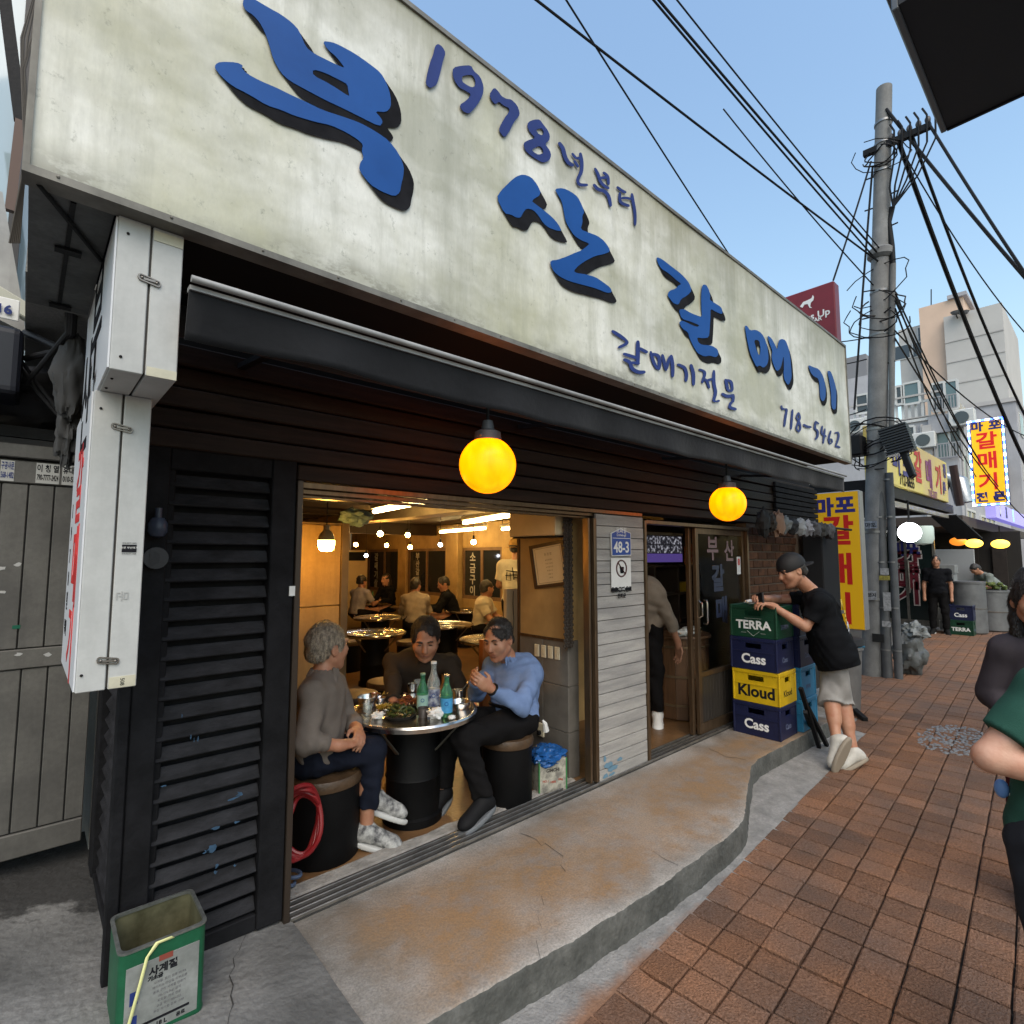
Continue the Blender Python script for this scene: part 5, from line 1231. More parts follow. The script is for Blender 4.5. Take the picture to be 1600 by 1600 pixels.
# sloping cream gutter and the neighbouring house with tall glazed bays
nb = thing('neighbour_house', 'pale neighbouring house with dark framed tall windows at the left edge', 'building', (-1.2, 3.6, 2.4))
g0, g1 = at_y(-40, 440, 3.25), at_y(130, 540, 3.25)
MB().bar(g0, g1, .06, .07).obj('gutter', mat('cream_gutter', (.45, .45, .38), .5), nb, bevel=.006)
render_w = mat('pale_render', (.42, .42, .41), .8, var=.3, vscale=4, streak=.3)
wallp = [at_y(u, v, 3.4) for u, v in ((-60, 280), (4, 300), (34, 470), (40, 520), (-60, 470))]
w2 = MB(); w2.add([(p.x, 3.4, p.z) for p in wallp] + [(p.x, 3.7, p.z) for p in wallp], [(0, 1, 2, 3, 4), (9, 8, 7, 6, 5)] + [(i, i + 5, (i + 1) % 5 + 5, (i + 1) % 5) for i in range(5)])
w2.obj('wall', render_w, nb)
zlo, zhi = 2.95, 6.5
frames = [(-.58, -.52), (-.30, -.245), (-.165, -.125)]
MB().box((-2.5, 4.62, 2.5), (-.62, 4.8, zhi)).obj('wall', render_w, nb)
for x0, x1 in frames: MB().box((x0 + .12, 4.3, zlo - .6), (x1 + .12, 4.38, zhi)).obj('mullion', mat('dark_frame_paint', (.03, .025, .022), .4), nb)
skyglass = mat('blue_window_glass', (.35, .45, .5), .05, .0, spec=1.0, coat=1.0)
MB().box((-.6, 4.4, zlo - .6), (.2, 4.42, zhi)).obj('glazing', skyglass, nb)
pp = at_y(28, 100, 3.9); MB().bar(at_y(4, -30, 3.6), at_y(32, 190, 3.6), .035, .05).obj('window_bar', black_metal, nb); MB().bar(at_y(32, 190, 3.6), at_y(16, 330, 3.6), .035, .04).obj('window_bar', mat('brown_bar', (.09, .05, .035), .5), nb)
for k in range(6):
    x = 44 + k * 3
    MB().tube([at_y(66 - k * 2, -20, 3.0), at_y(52 - k * 3 + 4 * math.sin(k), 60, 3.0), at_y(36 + 3 * math.cos(k * 2), 110, 3.0), at_y(44 - k, 200 + 10 * k, 3.0), at_y(30 - 3 * k, 380, 3.1)], .004, 5).obj('cable', mat('cable_grey', (.07, .06, .05), .7), nb, smooth=True)
text('signlet', '16', .05, indigo_ink, at_y(6, 483, 2.96), (1, 0, 0), (0, 0, 1), nb, .001, .002)
q = at_y(2, 482, 2.97); MB().box((q.x - .09, 2.968, q.z - .04), (q.x + .055, 2.975, q.z + .05)).obj('number_plate', white_paint, nb, bevel=.004)

# ------------------------------------------------------------------ the cut open green tin
tin_z = .17
rim = [at_z(u, v, tin_z + .265) for u, v in ((182, 1436), (296, 1390), (313, 1442), (193, 1483))]
cx = sum(p.x for p in rim) / 4; cy = sum(p.y for p in rim) / 4
tn = thing('square_tin', 'open square green oil tin with a yellow strap on the apron', 'tin', (cx, cy, tin_z))
yawt = math.atan2(rim[1].y - rim[0].y, rim[1].x - rim[0].x) * .5 + math.atan2(rim[2].y - rim[3].y, rim[2].x - rim[3].x) * .5
tx_ = Vector((math.cos(yawt), math.sin(yawt), 0)); ty_ = Vector((-math.sin(yawt), math.cos(yawt), 0)); hw = .113; tc = Vector((cx, cy, 0))
green_t = mat('green_tin', (.014, .12, .055), .42, .25, var=.35, vscale=10, fine=.2, fscale=60)
tin_in = mat('rusty_tin_inside', (.20, .19, .11), .4, .5, var=.5, vscale=12, col2=(.09, .085, .045))
def rsq(h, r, z):
    out = []
    for k in range(4):
        a0_ = k * math.pi / 2
        cxs, cys = (h - r) * (1 if k in (0, 3) else -1), (h - r) * (1 if k in (0, 1) else -1)
        for t in np.linspace(a0_, a0_ + math.pi / 2, 5): 
            q_ = tc + tx_ * (cxs + r * math.cos(t)) + ty_ * (cys + r * math.sin(t)); out.append((q_.x, q_.y, z))
    return out
def rings(rs):
    mb = MB(); n_ = len(rs[0])
    for r_ in rs: mb.v += r_
    for i in range(len(rs) - 1):
        for j in range(n_): mb.f.append((i * n_ + j, i * n_ + (j + 1) % n_, (i + 1) * n_ + (j + 1) % n_, (i + 1) * n_ + j))
    return mb
rings([rsq(hw, .022, tin_z), rsq(hw + .002, .022, tin_z + .012), rsq(hw, .022, tin_z + .02), rsq(hw, .022, tin_z + .245), rsq(hw - .001, .022, tin_z + .258)]).obj('wall', green_t, tn, smooth=True)
rings([rsq(hw - .003, .02, tin_z + .258), rsq(hw - .004, .02, tin_z + .2), rsq(hw - .006, .02, tin_z + .02), rsq(.001, .0005, tin_z + .018)]).obj('inside', tin_in, tn, smooth=True)
rings([rsq(hw - .001, .022, tin_z + .256), rsq(hw + .003, .024, tin_z + .259), rsq(hw + .003, .024, tin_z + .265), rsq(hw - .007, .02, tin_z + .266), rsq(hw - .007, .02, tin_z + .257)]).obj('rim', mat('dull_tin_rim', (.26, .27, .25), .4, .7, var=.4, vscale=30), tn, smooth=True)
fn_ = -ty_; fo = tc + fn_ * (hw + .0006)
MB().obox(fo + Vector((0, 0, tin_z + .118)), tx_ * .094, fn_ * .0008, Vector((0, 0, .1))).obj('paper_label', mat('worn_label', (.26, .27, .26), .6, var=.4, vscale=9, col2=(.15, .16, .15), fine=.25, fscale=60), tn, bevel=.006)
fo2 = fo + fn_ * .0012
def tt(body, s_, x, z_, m_, bold=.0005): text('label_print', body, s_, m_, fo2 + tx_ * x + Vector((0, 0, tin_z + z_)), tx_, (0, 0, 1), tn, .0003, bold)
tt('사계절', .027, .0, .182, black_ink, .001); tt('기소금', .014, -.02, .164, black_ink, .0008)
MB().obox(fo2 + tx_ * .005 + Vector((0, 0, tin_z + .212)), tx_ * .018, fn_ * .0004, Vector((0, 0, .008))).obj('label_band', mat('label_red', (.2, .045, .03), .6), tn)
tt('사계', .011, .005, .212, white_ink)
grey_ink = mat('label_grey_print', (.12, .12, .125), .7)
for k in range(7): tt(['사계절: 포기 전문 99.9%', '매기지소 마산길 이부도음', '음료 구이 사계절 전화기', '18L (16.5kg) 금지', '도화길: 마포 전문', '소금 화기 080-023', '부산 사기문 전화 1399'][k], .0085, .018, .148 - k * .0135, grey_ink, 0)
MB().obox(fo2 + tx_ * .0 + Vector((0, 0, tin_z + .046)), tx_ * .072, fn_ * .0004, Vector((0, 0, .0035))).obj('label_band', black_ink, tn)
MB().obox(fo2 + tx_ * -.072 + Vector((0, 0, tin_z + .13)), tx_ * .010, fn_ * .0004, Vector((0, 0, .018))).obj('label_band', indigo_ink, tn)
MB().obox(fo2 + tx_ * -.072 + Vector((0, 0, tin_z + .065)), tx_ * .010, fn_ * .0004, Vector((0, 0, .016))).obj('label_band', indigo_ink, tn)
tt('음료', .013, .05, .03, black_ink, .0004); tt('18 L', .016, .0, .03, black_ink, .0006)
sp0 = fo + fn_ * .004; strap = MB(); pts = [sp0 + tx_ * .02 + Vector((0, 0, tin_z + .262)), sp0 + tx_ * -.02 + Vector((0, 0, tin_z + .262)), sp0 + tx_ * -.045 + fn_ * .004 + Vector((0, 0, tin_z + .235)), sp0 + tx_ * -.062 + fn_ * .008 + Vector((0, 0, tin_z + .16)), sp0 + tx_ * -.082 + fn_ * .006 + Vector((0, 0, tin_z + .07)), sp0 + tx_ * -.092 + fn_ * .004 + Vector((0, 0, tin_z + .01))]
kk = len(strap.v)
for i, p in enumerate(pts): strap.v += [tuple(p - tx_ * .0045 + Vector((0, 0, .004 if i < 2 else 0)) ), tuple(p + tx_ * .0045 + Vector((0, 0, -.004 if i < 2 else 0)))]
for i in range(len(pts) - 1): strap.f.append((2 * i, 2 * i + 1, 2 * i + 3, 2 * i + 2))
so_ = strap.obj('strap', mat('yellow_strap', (.62, .62, .28), .5), tn, smooth=True); so_.modifiers.new('t', 'SOLIDIFY').thickness = .0015

# ------------------------------------------------------------------ plates on the plank wall
YP = Y0 - .016
hn = thing('house_number_plate', 'blue house number plate with a pointed top on the white planks', 'sign', (3.09, YP, 1.5))
hp = [at_y(u, v, YP) for u, v in ((954, 833), (969, 825.5), (985, 833), (985.5, 868), (955, 869))]
hc = sum(hp, Vector()) / 5
outer = [(p.x, p.z) for p in hp]; inner = [(hc.x + (p.x - hc.x) * .93, hc.z + (p.z - hc.z) * .94) for p in hp]
def plate(poly, y, th, name, m_, par):
    me = poly_mesh([poly], th)
    for v in me.vertices: v.co = (v.co.x, y - v.co.z, v.co.y)
    me.materials.append(m_); return put(bpy.data.objects.new(name, me), name, par)
plate(outer, YP, .004, 'plate_border', white_paint, hn); plate(inner, YP - .005, .001, 'plate_face', mat('road_sign_blue', (.012, .06, .30), .35), hn)
wpl = hp[2].x - hp[0].x
text('plate_text', '48-3', .105, white_ink, (hc.x, YP - .0068, hc.z - .045), (1, 0, 0), (0, 0, 1), hn, .0004, .002, sx=.92)
text('plate_text', '도화길', .042, white_ink, (hc.x, YP - .0068, hc.z + .072), (1, 0, 0), (0, 0, 1), hn, .0004, .0006); text('plate_text', 'Dohwa-gil', .026, white_ink, (hc.x, YP - .0068, hc.z + .042), (1, 0, 0), (0, 0, 1), hn, .0004)
MB().box((hc.x - wpl * .44, YP - .0072, hc.z + .018), (hc.x + wpl * .44, YP - .0062, hc.z + .0215)).obj('plate_line', white_ink, hn)
nd = thing('no_drinks_sign', 'white notice with a crossed out drink cup on the white planks', 'sign', (3.1, YP, 1.25))
np_ = [at_y(u, v, YP) for u, v in ((955, 872), (985.5, 872), (986, 922), (956, 924))]
x0, x1 = np_[0].x, np_[1].x; z1_, z0_ = np_[0].z, np_[2].z; xc = (x0 + x1) / 2
MB().box((x0, YP, z0_ + .02), (x1, YP + .003, z1_)).obj('notice', white_paint, nd); MB().box((x0, YP - .001, z0_), (x1, YP + .003, z0_ + .0195)).obj('notice_band', black_ink, nd)
R_ = (x1 - x0) * .25; zc = z1_ - (z1_ - z0_) * .32
mb = MB(); ringp = [(xc + R_ * math.cos(t), YP - .0012, zc + R_ * math.sin(t)) for t in np.linspace(0, 6.283, 33)[:-1]]; mb.tube(ringp, .0055, 5, closed=True); mb.obj('ban_ring', mat('dark_red_ring', (.07, .02, .02), .5), nd, smooth=True)
MB().bar((xc - R_ * .7, YP - .004, zc + R_ * .7), (xc + R_ * .7, YP - .004, zc - R_ * .7), .003, .008, (0, -1, 0)).obj('ban_bar', mat('dark_red_ring', (.07, .02, .02), .5), nd)
cupm = MB(); cupm.add([(xc - R_ * .38, YP - .0015, zc + R_ * .2), (xc + R_ * .5, YP - .0015, zc + R_ * .2), (xc + R_ * .38, YP - .0015, zc - R_ * .6), (xc - R_ * .22, YP - .0015, zc - R_ * .6)], [(0, 1, 2, 3)]); cupm.obj('cup_symbol', black_ink, nd)
text('notice_text', '음료 금지 음료', .038, black_ink, (xc, YP - .001, zc - .145), (1, 0, 0), (0, 0, 1), nd, .0004, .0014); text('notice_text', '전화문', .034, black_ink, (xc, YP - .001, zc - .188), (1, 0, 0), (0, 0, 1), nd, .0004, .0012)
text('notice_text', '마포 도화길', .015, white_ink, (xc, YP - .0015, z0_ + .01), (1, 0, 0), (0, 0, 1), nd, .0004)

# ------------------------------------------------------------------ beer crates
def crate_mat(nm, col): return mat('crate_' + nm, col, .42, var=.18, vscale=9, fine=.12, fscale=40)
CW, CD, CH = .33, .385, .262
def crate(x, y, z_, col, label, marks, mk_mat, rot=0):
    """front lettered face looks along -X, side face along -Y"""
    t = thing('beer_crate', label, 'crate', (x, y, z_), 'beer crates stacked beside the door')
    m_ = crate_mat(*col)
    lo = Vector((x - CW / 2, y - CD / 2, z_)); hi = Vector((x + CW / 2, y + CD / 2, z_ + CH - .003))
    b_ = MB(); w_ = .012; ins = .006
    # four walls with handle openings on the front and the side
    zs0, zs1 = z_ + CH * .66, z_ + CH * .82
    fx = lo.x + ins
    for (za, zb_) in ((z_, zs0), (zs1, hi.z - .03)): b_.box((fx, lo.y + .014, za), (fx + w_, hi.y - .014, zb_))
    b_.box((fx, lo.y + .014, zs0 + .0002), (fx + w_, y - .065, zs1 - .0002)); b_.box((fx, y + .065, zs0 + .0002), (fx + w_, hi.y - .014, zs1 - .0002))
    fy = lo.y + ins
    for (za, zb_) in ((z_, zs0), (zs1, hi.z - .03)): b_.box((lo.x + .014, fy, za), (hi.x - .014, fy + w_, zb_))
    b_.box((lo.x + .014, fy, zs0 + .0002), (x - .05, fy + w_, zs1 - .0002)); b_.box((x + .05, fy, zs0 + .0002), (hi.x - .014, fy + w_, zs1 - .0002))
    b_.box((hi.x - ins - w_, lo.y + .014, z_), (hi.x - ins, hi.y - .014, hi.z - .03)); b_.box((lo.x + .014, hi.y - ins - w_, z_), (hi.x - .014, hi.y - ins, hi.z - .03))
    b_.box((lo.x + .03, lo.y + .03, z_ + .002), (hi.x - .03, hi.y - .03, z_ + .012))
    b_.obj('body', m_, t)
    rm = MB()
    for (a, c_) in (((lo.x, lo.y), (hi.x, lo.y + .018)), ((lo.x, hi.y - .018), (hi.x, hi.y)), ((lo.x, lo.y + .0182), (lo.x + .018, hi.y - .0182)), ((hi.x - .018, lo.y + .0182), (hi.x, hi.y - .0182))): rm.box((a[0], a[1], hi.z - .03), (c_[0], c_[1], hi.z))
    rm.obj('rim', m_, t, bevel=.003)
    MB().box((lo.x + .001, lo.y + .019, zs0 - .032), (lo.x + .0055, hi.y - .019, zs0 - .024)).obj('ridge', m_, t)
    for (cx_, cy_) in ((lo.x + .008, lo.y + .008), (hi.x - .008, lo.y + .008), (lo.x + .008, hi.y - .008), (hi.x - .008, hi.y - .008)): MB().box((cx_ - .008, cy_ - .008, z_ + .0005), (cx_ + .008, cy_ + .008, hi.z - .0302)).obj('corner_post', m_, t, bevel=.004)
    for k in range(7):
        yy = lo.y + .05 + k * (CD - .1) / 6; MB().box((lo.x + .002, yy - .002, zs1 + .002), (lo.x + .0058, yy + .002, hi.z - .031)).obj('rib', m_, t)
    for k in range(7):
        xx = lo.x + .04 + k * (CW - .08) / 6; MB().box((xx - .002, lo.y + .002, zs1 + .002), (xx + .002, lo.y + .0058, hi.z - .031)).obj('rib', m_, t)
    for (body, s_, dz, bold) in marks:
        text('crate_mark', body, s_, mk_mat, (lo.x + .0052, y, z_ + CH * .33 + dz), (0, -1, 0), (0, 0, 1), t, .0004, bold)
    text('crate_mark', marks[0][0], marks[0][1] * .55, mk_mat if mk_mat is black_ink else mat('faint_mark', (.10, .12, .2), .6), (x, lo.y + .0052, z_ + CH * .33), (1, 0, 0), (0, 0, 1), t, .0004, .001)
    return t
navy = ('navy', (.008, .012, .05)); yel = ('yellow', (.62, .40, .006)); grn = ('green', (.005, .045, .022)); skyb = ('sky', (.03, .20, .36))
FX, FY = 4.645, 2.02
crate(FX, FY, .134, navy, 'navy beer crate at the bottom of the front stack', [('Cass', .105, 0, .003)], white_ink)
crate(FX + .004, FY - .004, .134 + CH, yel, 'bright yellow beer crate in the front stack', [('Kloud', .125, .0, .004)], black_ink)
crate(FX - .004, FY + .004, .134 + 2 * CH, navy, 'navy beer crate directly under the dark green crate', [('Cass', .105, 0, .003)], white_ink)
tg = crate(FX + .002, FY, .134 + 3 * CH, grn, 'dark green beer crate topping the front stack', [('TERRA', .095, .012, .003)], white_ink)
lx = FX + .002 - CW / 2 + .0048; zq = .134 + 3 * CH + CH * .33
for a, b_ in (((-.05, -.035), (0, -.075)), ((0, -.075), (.05, -.035)), ((-.1, -.05), (-.06, -.05)), ((.06, -.05), (.1, -.05)), ((-.07, .068), (.07, .068))): MB().bar((lx, FY + a[0], zq + a[1]), (lx, FY + b_[0], zq + b_[1]), .001, .0035, (1, 0, 0)).obj('crate_mark', white_ink, tg)
BX2 = 5.02
crate(BX2, FY - .03, .134, skyb, 'sky blue crate at the bottom behind the front stack', [('참이슬', .07, 0, .002)], white_ink)
crate(BX2 + .006, FY - .026, .134 + CH, skyb, 'sky blue crate second up behind the yellow crate', [('참이슬', .07, 0, .002)], white_ink)
crate(BX2 - .004, FY - .03, .134 + 2 * CH, navy, 'navy crate behind the black shirt hem, above the sky blue ones', [('Cass', .105, 0, .003)], white_ink)
crate(BX2 + .002, FY - .034, .134 + 3 * CH, navy, 'navy crate on top of the rear stack by the elbow', [('Cass', .105, 0, .003)], white_ink)
p = Vector((FX - .06, FY + .06, .134 + 4 * CH)); tag(crumple((p.x, p.y, p.z + .018), .05, .035, .018, .5, 2.2, 77, 20, 12).obj('tissue', white_paint, smooth=True), 'scrap of white tissue on the dark green crate', 'tissue')
# folded trestle, tub, bag and wooden bar by the wall
tr_ = thing('folded_trestle', 'black folded trestle leaning beside the sky blue crates', 'trestle', (5.35, 1.6, .0))
for (a, b_) in [((1251, 1075), (1280, 1168)), ((1262, 1105), (1292, 1165)), ((1258, 1112), (1272, 1150))]:
    pa_, pb2 = at_y(*a, 1.72), at_z(*b_, .01); pb2 = Vector((pb2.x, pb2.y, .012)); MB().bar(pa_, pb2, .03, .025).obj('leg', black_metal, tr_)
tb = thing('grey_bin', 'tall tapered grey bin behind the leaning man', 'bin', (6.35, 1.98, 0))
MB().lathe([(.15, .0), (.16, .02), (.2, .62), (.215, .63), (.215, .66), (.19, .66), (.14, .05), (.001, .05)], (6.4, 1.98, -.0), 20).obj('body', mat('grey_plastic', (.17, .165, .16), .6, var=.3), tb, smooth=True)
crumple((6.38, 1.96, .68), .17, .17, .06, .4, 2, 81).obj('bag', mat('sky_plastic', (.05, .2, .32), .4), tb, smooth=True)
MB().lathe([(.2, .661), (.23, .68), (.22, .74), (.1, .76), (.001, .76)], (6.4, 1.98, 0), 18).obj('black_liner', tarp, tb, smooth=True)
tag(MB().bar(at_z(1322, 1098, .05), at_z(1352, 1124, .02), .05, .04).obj('timber_offcut', black_metal, bevel=.004), 'dark timber offcut lying behind the leaning man', 'timber')
# black roller cabinet on the wall and the rail with hanging cloths
bk = thing('black_cabinet', 'tall black wall cabinet right of the brick pier', 'cabinet', (6.4, Y0, 1.0))
MB().box((6.22, Y0 - .25, 1.0), (6.72, Y0 - .055, 1.9)).obj('casing', void_m, bk, bevel=.01)
MB().box((6.2, Y0 - .27, .96), (6.74, Y0 - .056, .995)).obj('ledge', mat('grey_ledge', (.08, .08, .08), .5), bk)
rr_ = thing('cloth_rail', 'rail of gloves and cloths hanging above the brick pier', 'rail', (5.6, 2.1, 1.87))
MB().tube([at_y(1185, 812, 2.12), at_y(1330, 828, 1.95)], .012, 8).obj('rail', black_metal, rr_, smooth=True)
cols = [(.02, .02, .02), (.03, .025, .02), (.25, .15, .1), (.16, .17, .17), (.02, .02, .022), (.25, .26, .27), (.2, .2, .22), (.05, .05, .055), (.03, .03, .03), (.06, .06, .065)]
for k in range(10):
    u = 1192 + k * 11.5; p = at_y(u, 812 + k * 1.7, 2.1 - .014 * k)
    crumple((p.x, p.y, p.z - .02), .07, .05, .07 if k not in (0, 2) else .11, .5, 2, 90 + k, 18, 12).obj('cloth', mat('cloth_%d' % k, cols[k], .8), rr_, smooth=True)

# ================================================================== utility pole with conduits
pole_m = mat('concrete_pole', (.22, .22, .215), .8, var=.3, vscale=5, fine=.25, fscale=60, streak=.25)
pipe_m = mat('grey_conduit', (.11, .115, .12), .6, .2, var=.3, vscale=6, streak=.3)
pl = thing('utility_pole', 'tall concrete utility pole with grey conduits and tangled cables beside the street', 'utility pole', (8.56, 2.25, 0))
PB, PT = Vector((8.56, 2.27, 0)), Vector((8.6, 1.75, 8.13))
def pp_(z_): return PB + (PT - PB) * (z_ / 8.13)
MB().tube([PB + Vector((0, 0, -.02)), pp_(2.5), pp_(5.75), pp_(5.76), PT], [.125, .122, .112, .108, .095], 24).obj('pole', pole_m, pl, smooth=True)
MB().tube([pp_(5.68), pp_(5.72), pp_(5.8), pp_(5.84)], [.122, .16, .16, .12], 24).obj('collar', pole_m, pl, smooth=True)
for (dx, dy, r_, top) in [(-.04, -.185, .06, 3.0), (-.02, -.305, .048, 2.7)]:
    a = PB + Vector((dx, dy, .0)); MB().tube([a, a + Vector((.01, -.02, top))], r_, 16).obj('conduit', pipe_m, pl, smooth=True)
    for z_ in (.35, .9, 1.5, 2.1, 2.6): MB().tube([a + Vector((0, 0, z_)), a + Vector((0, 0, z_ + .02))], r_ + .004, 16).obj('band', mat('steel_band', (.22, .22, .22), .4, .7), pl, smooth=True)
a = pp_(3.1) + Vector((-.02, -.17, 0)); b_ = pp_(5.55) + Vector((-.02, -.15, 0)); MB().tube([a, b_], .036, 14).obj('conduit', pole_m, pl, smooth=True)
MB().tube([b_, b_ + Vector((0, -.0, .25)), b_ + Vector((0, .02, .6)), pp_(6.35) + Vector((-.02, -.13, 0))], .035, 10).obj('cable', black_metal, pl, smooth=True)
for z_ in (1.0, 1.9, 3.3, 4.6, 5.2, 6.9, 7.3, 7.6): MB().tube([pp_(z_), pp_(z_) + Vector((0, 0, .03))], .14 - .004 * z_, 20).obj('band', mat('steel_band', (.22, .22, .22), .4, .7), pl, smooth=True)
for k, z_ in enumerate((6.1, 6.45, 6.55, 6.9, 4.2, 4.9)): s_ = 1 if k % 2 else -1; MB().tube([pp_(z_), pp_(z_) + Vector((-.03, .2 * s_, 0))], .01, 6).obj('step_bolt', black_metal, pl)
MB().bar(pp_(7.25) + Vector((-.05, .22, .02)), pp_(7.25) + Vector((-.05, -.55, -.02)), .07, .08).obj('crossarm', black_metal, pl)
for k in range(5): MB().sphere(pp_(7.25) + Vector((-.06, -.12 - .1 * k, .07)), .035, 10, 8, (1, 1, 1.5)).obj('insulator', mat('insulator', (.1, .09, .09), .4), pl, smooth=True)
# junction boxes
c = pp_(3.15) + Vector((-.12, -.06, 0)); MB().obox(c + Vector((0, .34, -.05)), Vector((.12, 0, 0)), Vector((0, .16, 0)), Vector((0, 0, .14))).obj('junction_box', black_metal, pl, bevel=.02)
bx = MB(); 
for k in range(11): bx.obox(c + Vector((-.05, -.17 - .008 * k, .12 - .034 * k)), Vector((.1, 0, 0)), Vector((0, .15, -.03)), Vector((0, .0, .011)))
bx.obj('ribbed_box', mat('ribbed_black', (.02, .022, .025), .5), pl)
MB().obox(c + Vector((-.03, -.3, -.35)), Vector((.08, 0, 0)), Vector((0, .03, -.02)), Vector((0, -.05, -.2))).obj('cable_drop', black_metal, pl, bevel=.01)
rg = random.Random(5)
for k in range(20):      # loops of slack cable round the pole
    z0_ = rg.choice([7.3, 7.2, 7.1, 7.35, 3.2, 3.1, 2.95, 5.0, 5.3, 4.8]); cc_ = pp_(z0_); R1 = rg.uniform(.15, .5 if z0_ > 6.5 else .42); ph_ = rg.uniform(0, 6.28); tl = rg.uniform(-.5, .5)
    pts = [cc_ + Vector((-.13 + .05 * math.sin(t * 2 + k), R1 * math.cos(t) * rg.uniform(.9, 1.1), R1 * .7 * math.sin(t) + tl * R1 * math.cos(t))) for t in np.linspace(ph_, ph_ + rg.uniform(3, 5.8), 14)]
    MB().tube(pts, rg.uniform(.006, .011), 5).obj('slack_cable', black_metal, pl, smooth=True)
for k in range(6):
    yy = -.16 - .09 * k; MB().tube([pp_(7.3) + Vector((-.08, yy + .05, .2)), pp_(7.25) + Vector((-.1, yy, .12)), pp_(7.0) + Vector((-.1, yy + .0, 0)), pp_(6.6) + Vector((-.1, yy * .7, 0)), pp_(6.3) + Vector((-.1, -.16, 0))], .012, 6).obj('down_cable', black_metal, pl, smooth=True)
for k, (u, v, w_, h_, m_) in enumerate([(1360, 820, .13, .08, 'sticker_blue'), (1358, 930, .14, .10, 'sticker_grey'), (1382, 893, .08, .07, 'sticker_pale'), (1382, 903, .1, .05, 'sticker_yel'), (1372, 997, .11, .09, 'sticker_black'), (1386, 940, .07, .2, 'sticker_pale'), (1385, 975, .08, .06, 'sticker_pale')]):
    p = at_x(u, v, 8.40); cm = {'sticker_blue': (.25, .28, .33), 'sticker_grey': (.33, .34, .36), 'sticker_pale': (.4, .4, .4), 'sticker_yel': (.35, .3, .06), 'sticker_black': (.012, .012, .012)}[m_]
    MB().obox(p, Vector((.001, 0, 0)), Vector((0, w_ * .6, 0)), Vector((0, 0, h_ * .6))).obj('sticker', mat(m_, cm, .6, var=.5, vscale=30), pl)
text('sticker_text', '전문지', .055, black_ink, at_x(1359, 930, 8.397), (0, -1, 0), (0, 0, 1), pl, .0005, .001); text('sticker_text', '마포', .07, black_ink, at_x(1360, 821, 8.397), (0, -1, 0), (0, 0, 1), pl, .0005, .001)
# overhead cables
def sag(a, b_, s_, n_=14): return [a + (b_ - a) * t + Vector((0, 0, -s_ * 4 * t * (1 - t))) for t in np.linspace(0, 1, n_)]
def cable(a, b_, r_, label, s_=.1): tag(MB().tube(sag(Vector(a), Vector(b_), s_), r_, 6).obj('overhead_cable', black_metal, smooth=True), label, 'cable', 'overhead cables strung from the pole')
Pz = lambda z_, dy=0: pp_(z_) + Vector((-.08, dy, 0))
def over(u, v, k): return at_d(u, v, k)
q1, q2 = over(800, -30, 4.3), over(868, -30, 5.0)
cable(Pz(5.62), over(815, -18, 4.4), .012, 'thick cable from the pole crossing the sky farthest left', .02)
cable(over(872, -20, 6.0), at_d(1146, 408, 9.5), .012, 'cable falling steeply behind the middle of the signboard', .02)
cable(Pz(5.66, .03), over(1000, -25, 4.6), .011, 'left cable of the bundle of three above the pole', .02)
cable(Pz(5.72, .0), over(1008, -25, 4.8), .013, 'thickest cable of the bundle of three above the pole', .02)
cable(Pz(5.76, -.03), over(1038, -25, 5.2), .009, 'thin right cable of the bundle of three', .03)
cable(Pz(5.3, .05), over(1130, 170, 6.6), .009, 'thin cable dropping left from the pole bundle', .05)
cable(Pz(7.1, .12), at_d(1302, 438, 7.2), .013, 'cable from the pole top down to the red sign', .02)
cable(Pz(7.0, .1), at_d(1335, 640, 7.2), .014, 'cable hugging the pole down behind the signboard', -.05)
cable(Pz(7.75, -.05), at_d(1660, 500, 6.2), .02, 'thick upper cable falling right across the sky', .05)
cable(Pz(7.2, -.55), at_d(1665, 520, 6.0), .017, 'thick lower cable parallel to the right-hand one', .05)
cable(Pz(7.2, -.2), at_d(1640, 800, 11), .03, 'heaviest cable running down in front of the lit yellow sign', .35)
cable(Pz(7.2, -.35), at_d(1640, 720, 11), .02, 'second cable running down right in front of the apartments', .4)
cable(Pz(6.9, -.3), at_d(1640, 560, 9), .009, 'thin slack cable on the right side of the sky', .25)
for k, (za, u, v, d_) in enumerate([(5.1, 1540, 735, 12), (5.05, 1525, 745, 12), (5.0, 1560, 760, 12), (4.9, 1505, 720, 12), (4.6, 1640, 690, 13), (4.5, 1640, 840, 14)]):
    cable(Pz(za, -.2), at_d(u, v, d_), .011, ['thin cable fanning from mid pole, highest of the fan', 'thin cable fanning from mid pole, second of the fan', 'thin cable of the fan ending right of the lit sign', 'thin cable of the fan ending left of the lit sign', 'sagging thin cable across the apartment windows', 'sagging low cable passing under the lit sign'][k], .15 + .05 * k)
for k, (u, v, d_, za) in enumerate([(1180, 520, 9, 4.6), (1200, 560, 9, 4.3), (1250, 640, 9, 3.6)]):
    cable(Pz(za, .12), at_d(u, v, d_), .008, ['thin cable looping left from the pole toward the red sign', 'second thin cable looping left behind the signboard', 'low cable joining the pole behind the signboard corner'][k], .12)

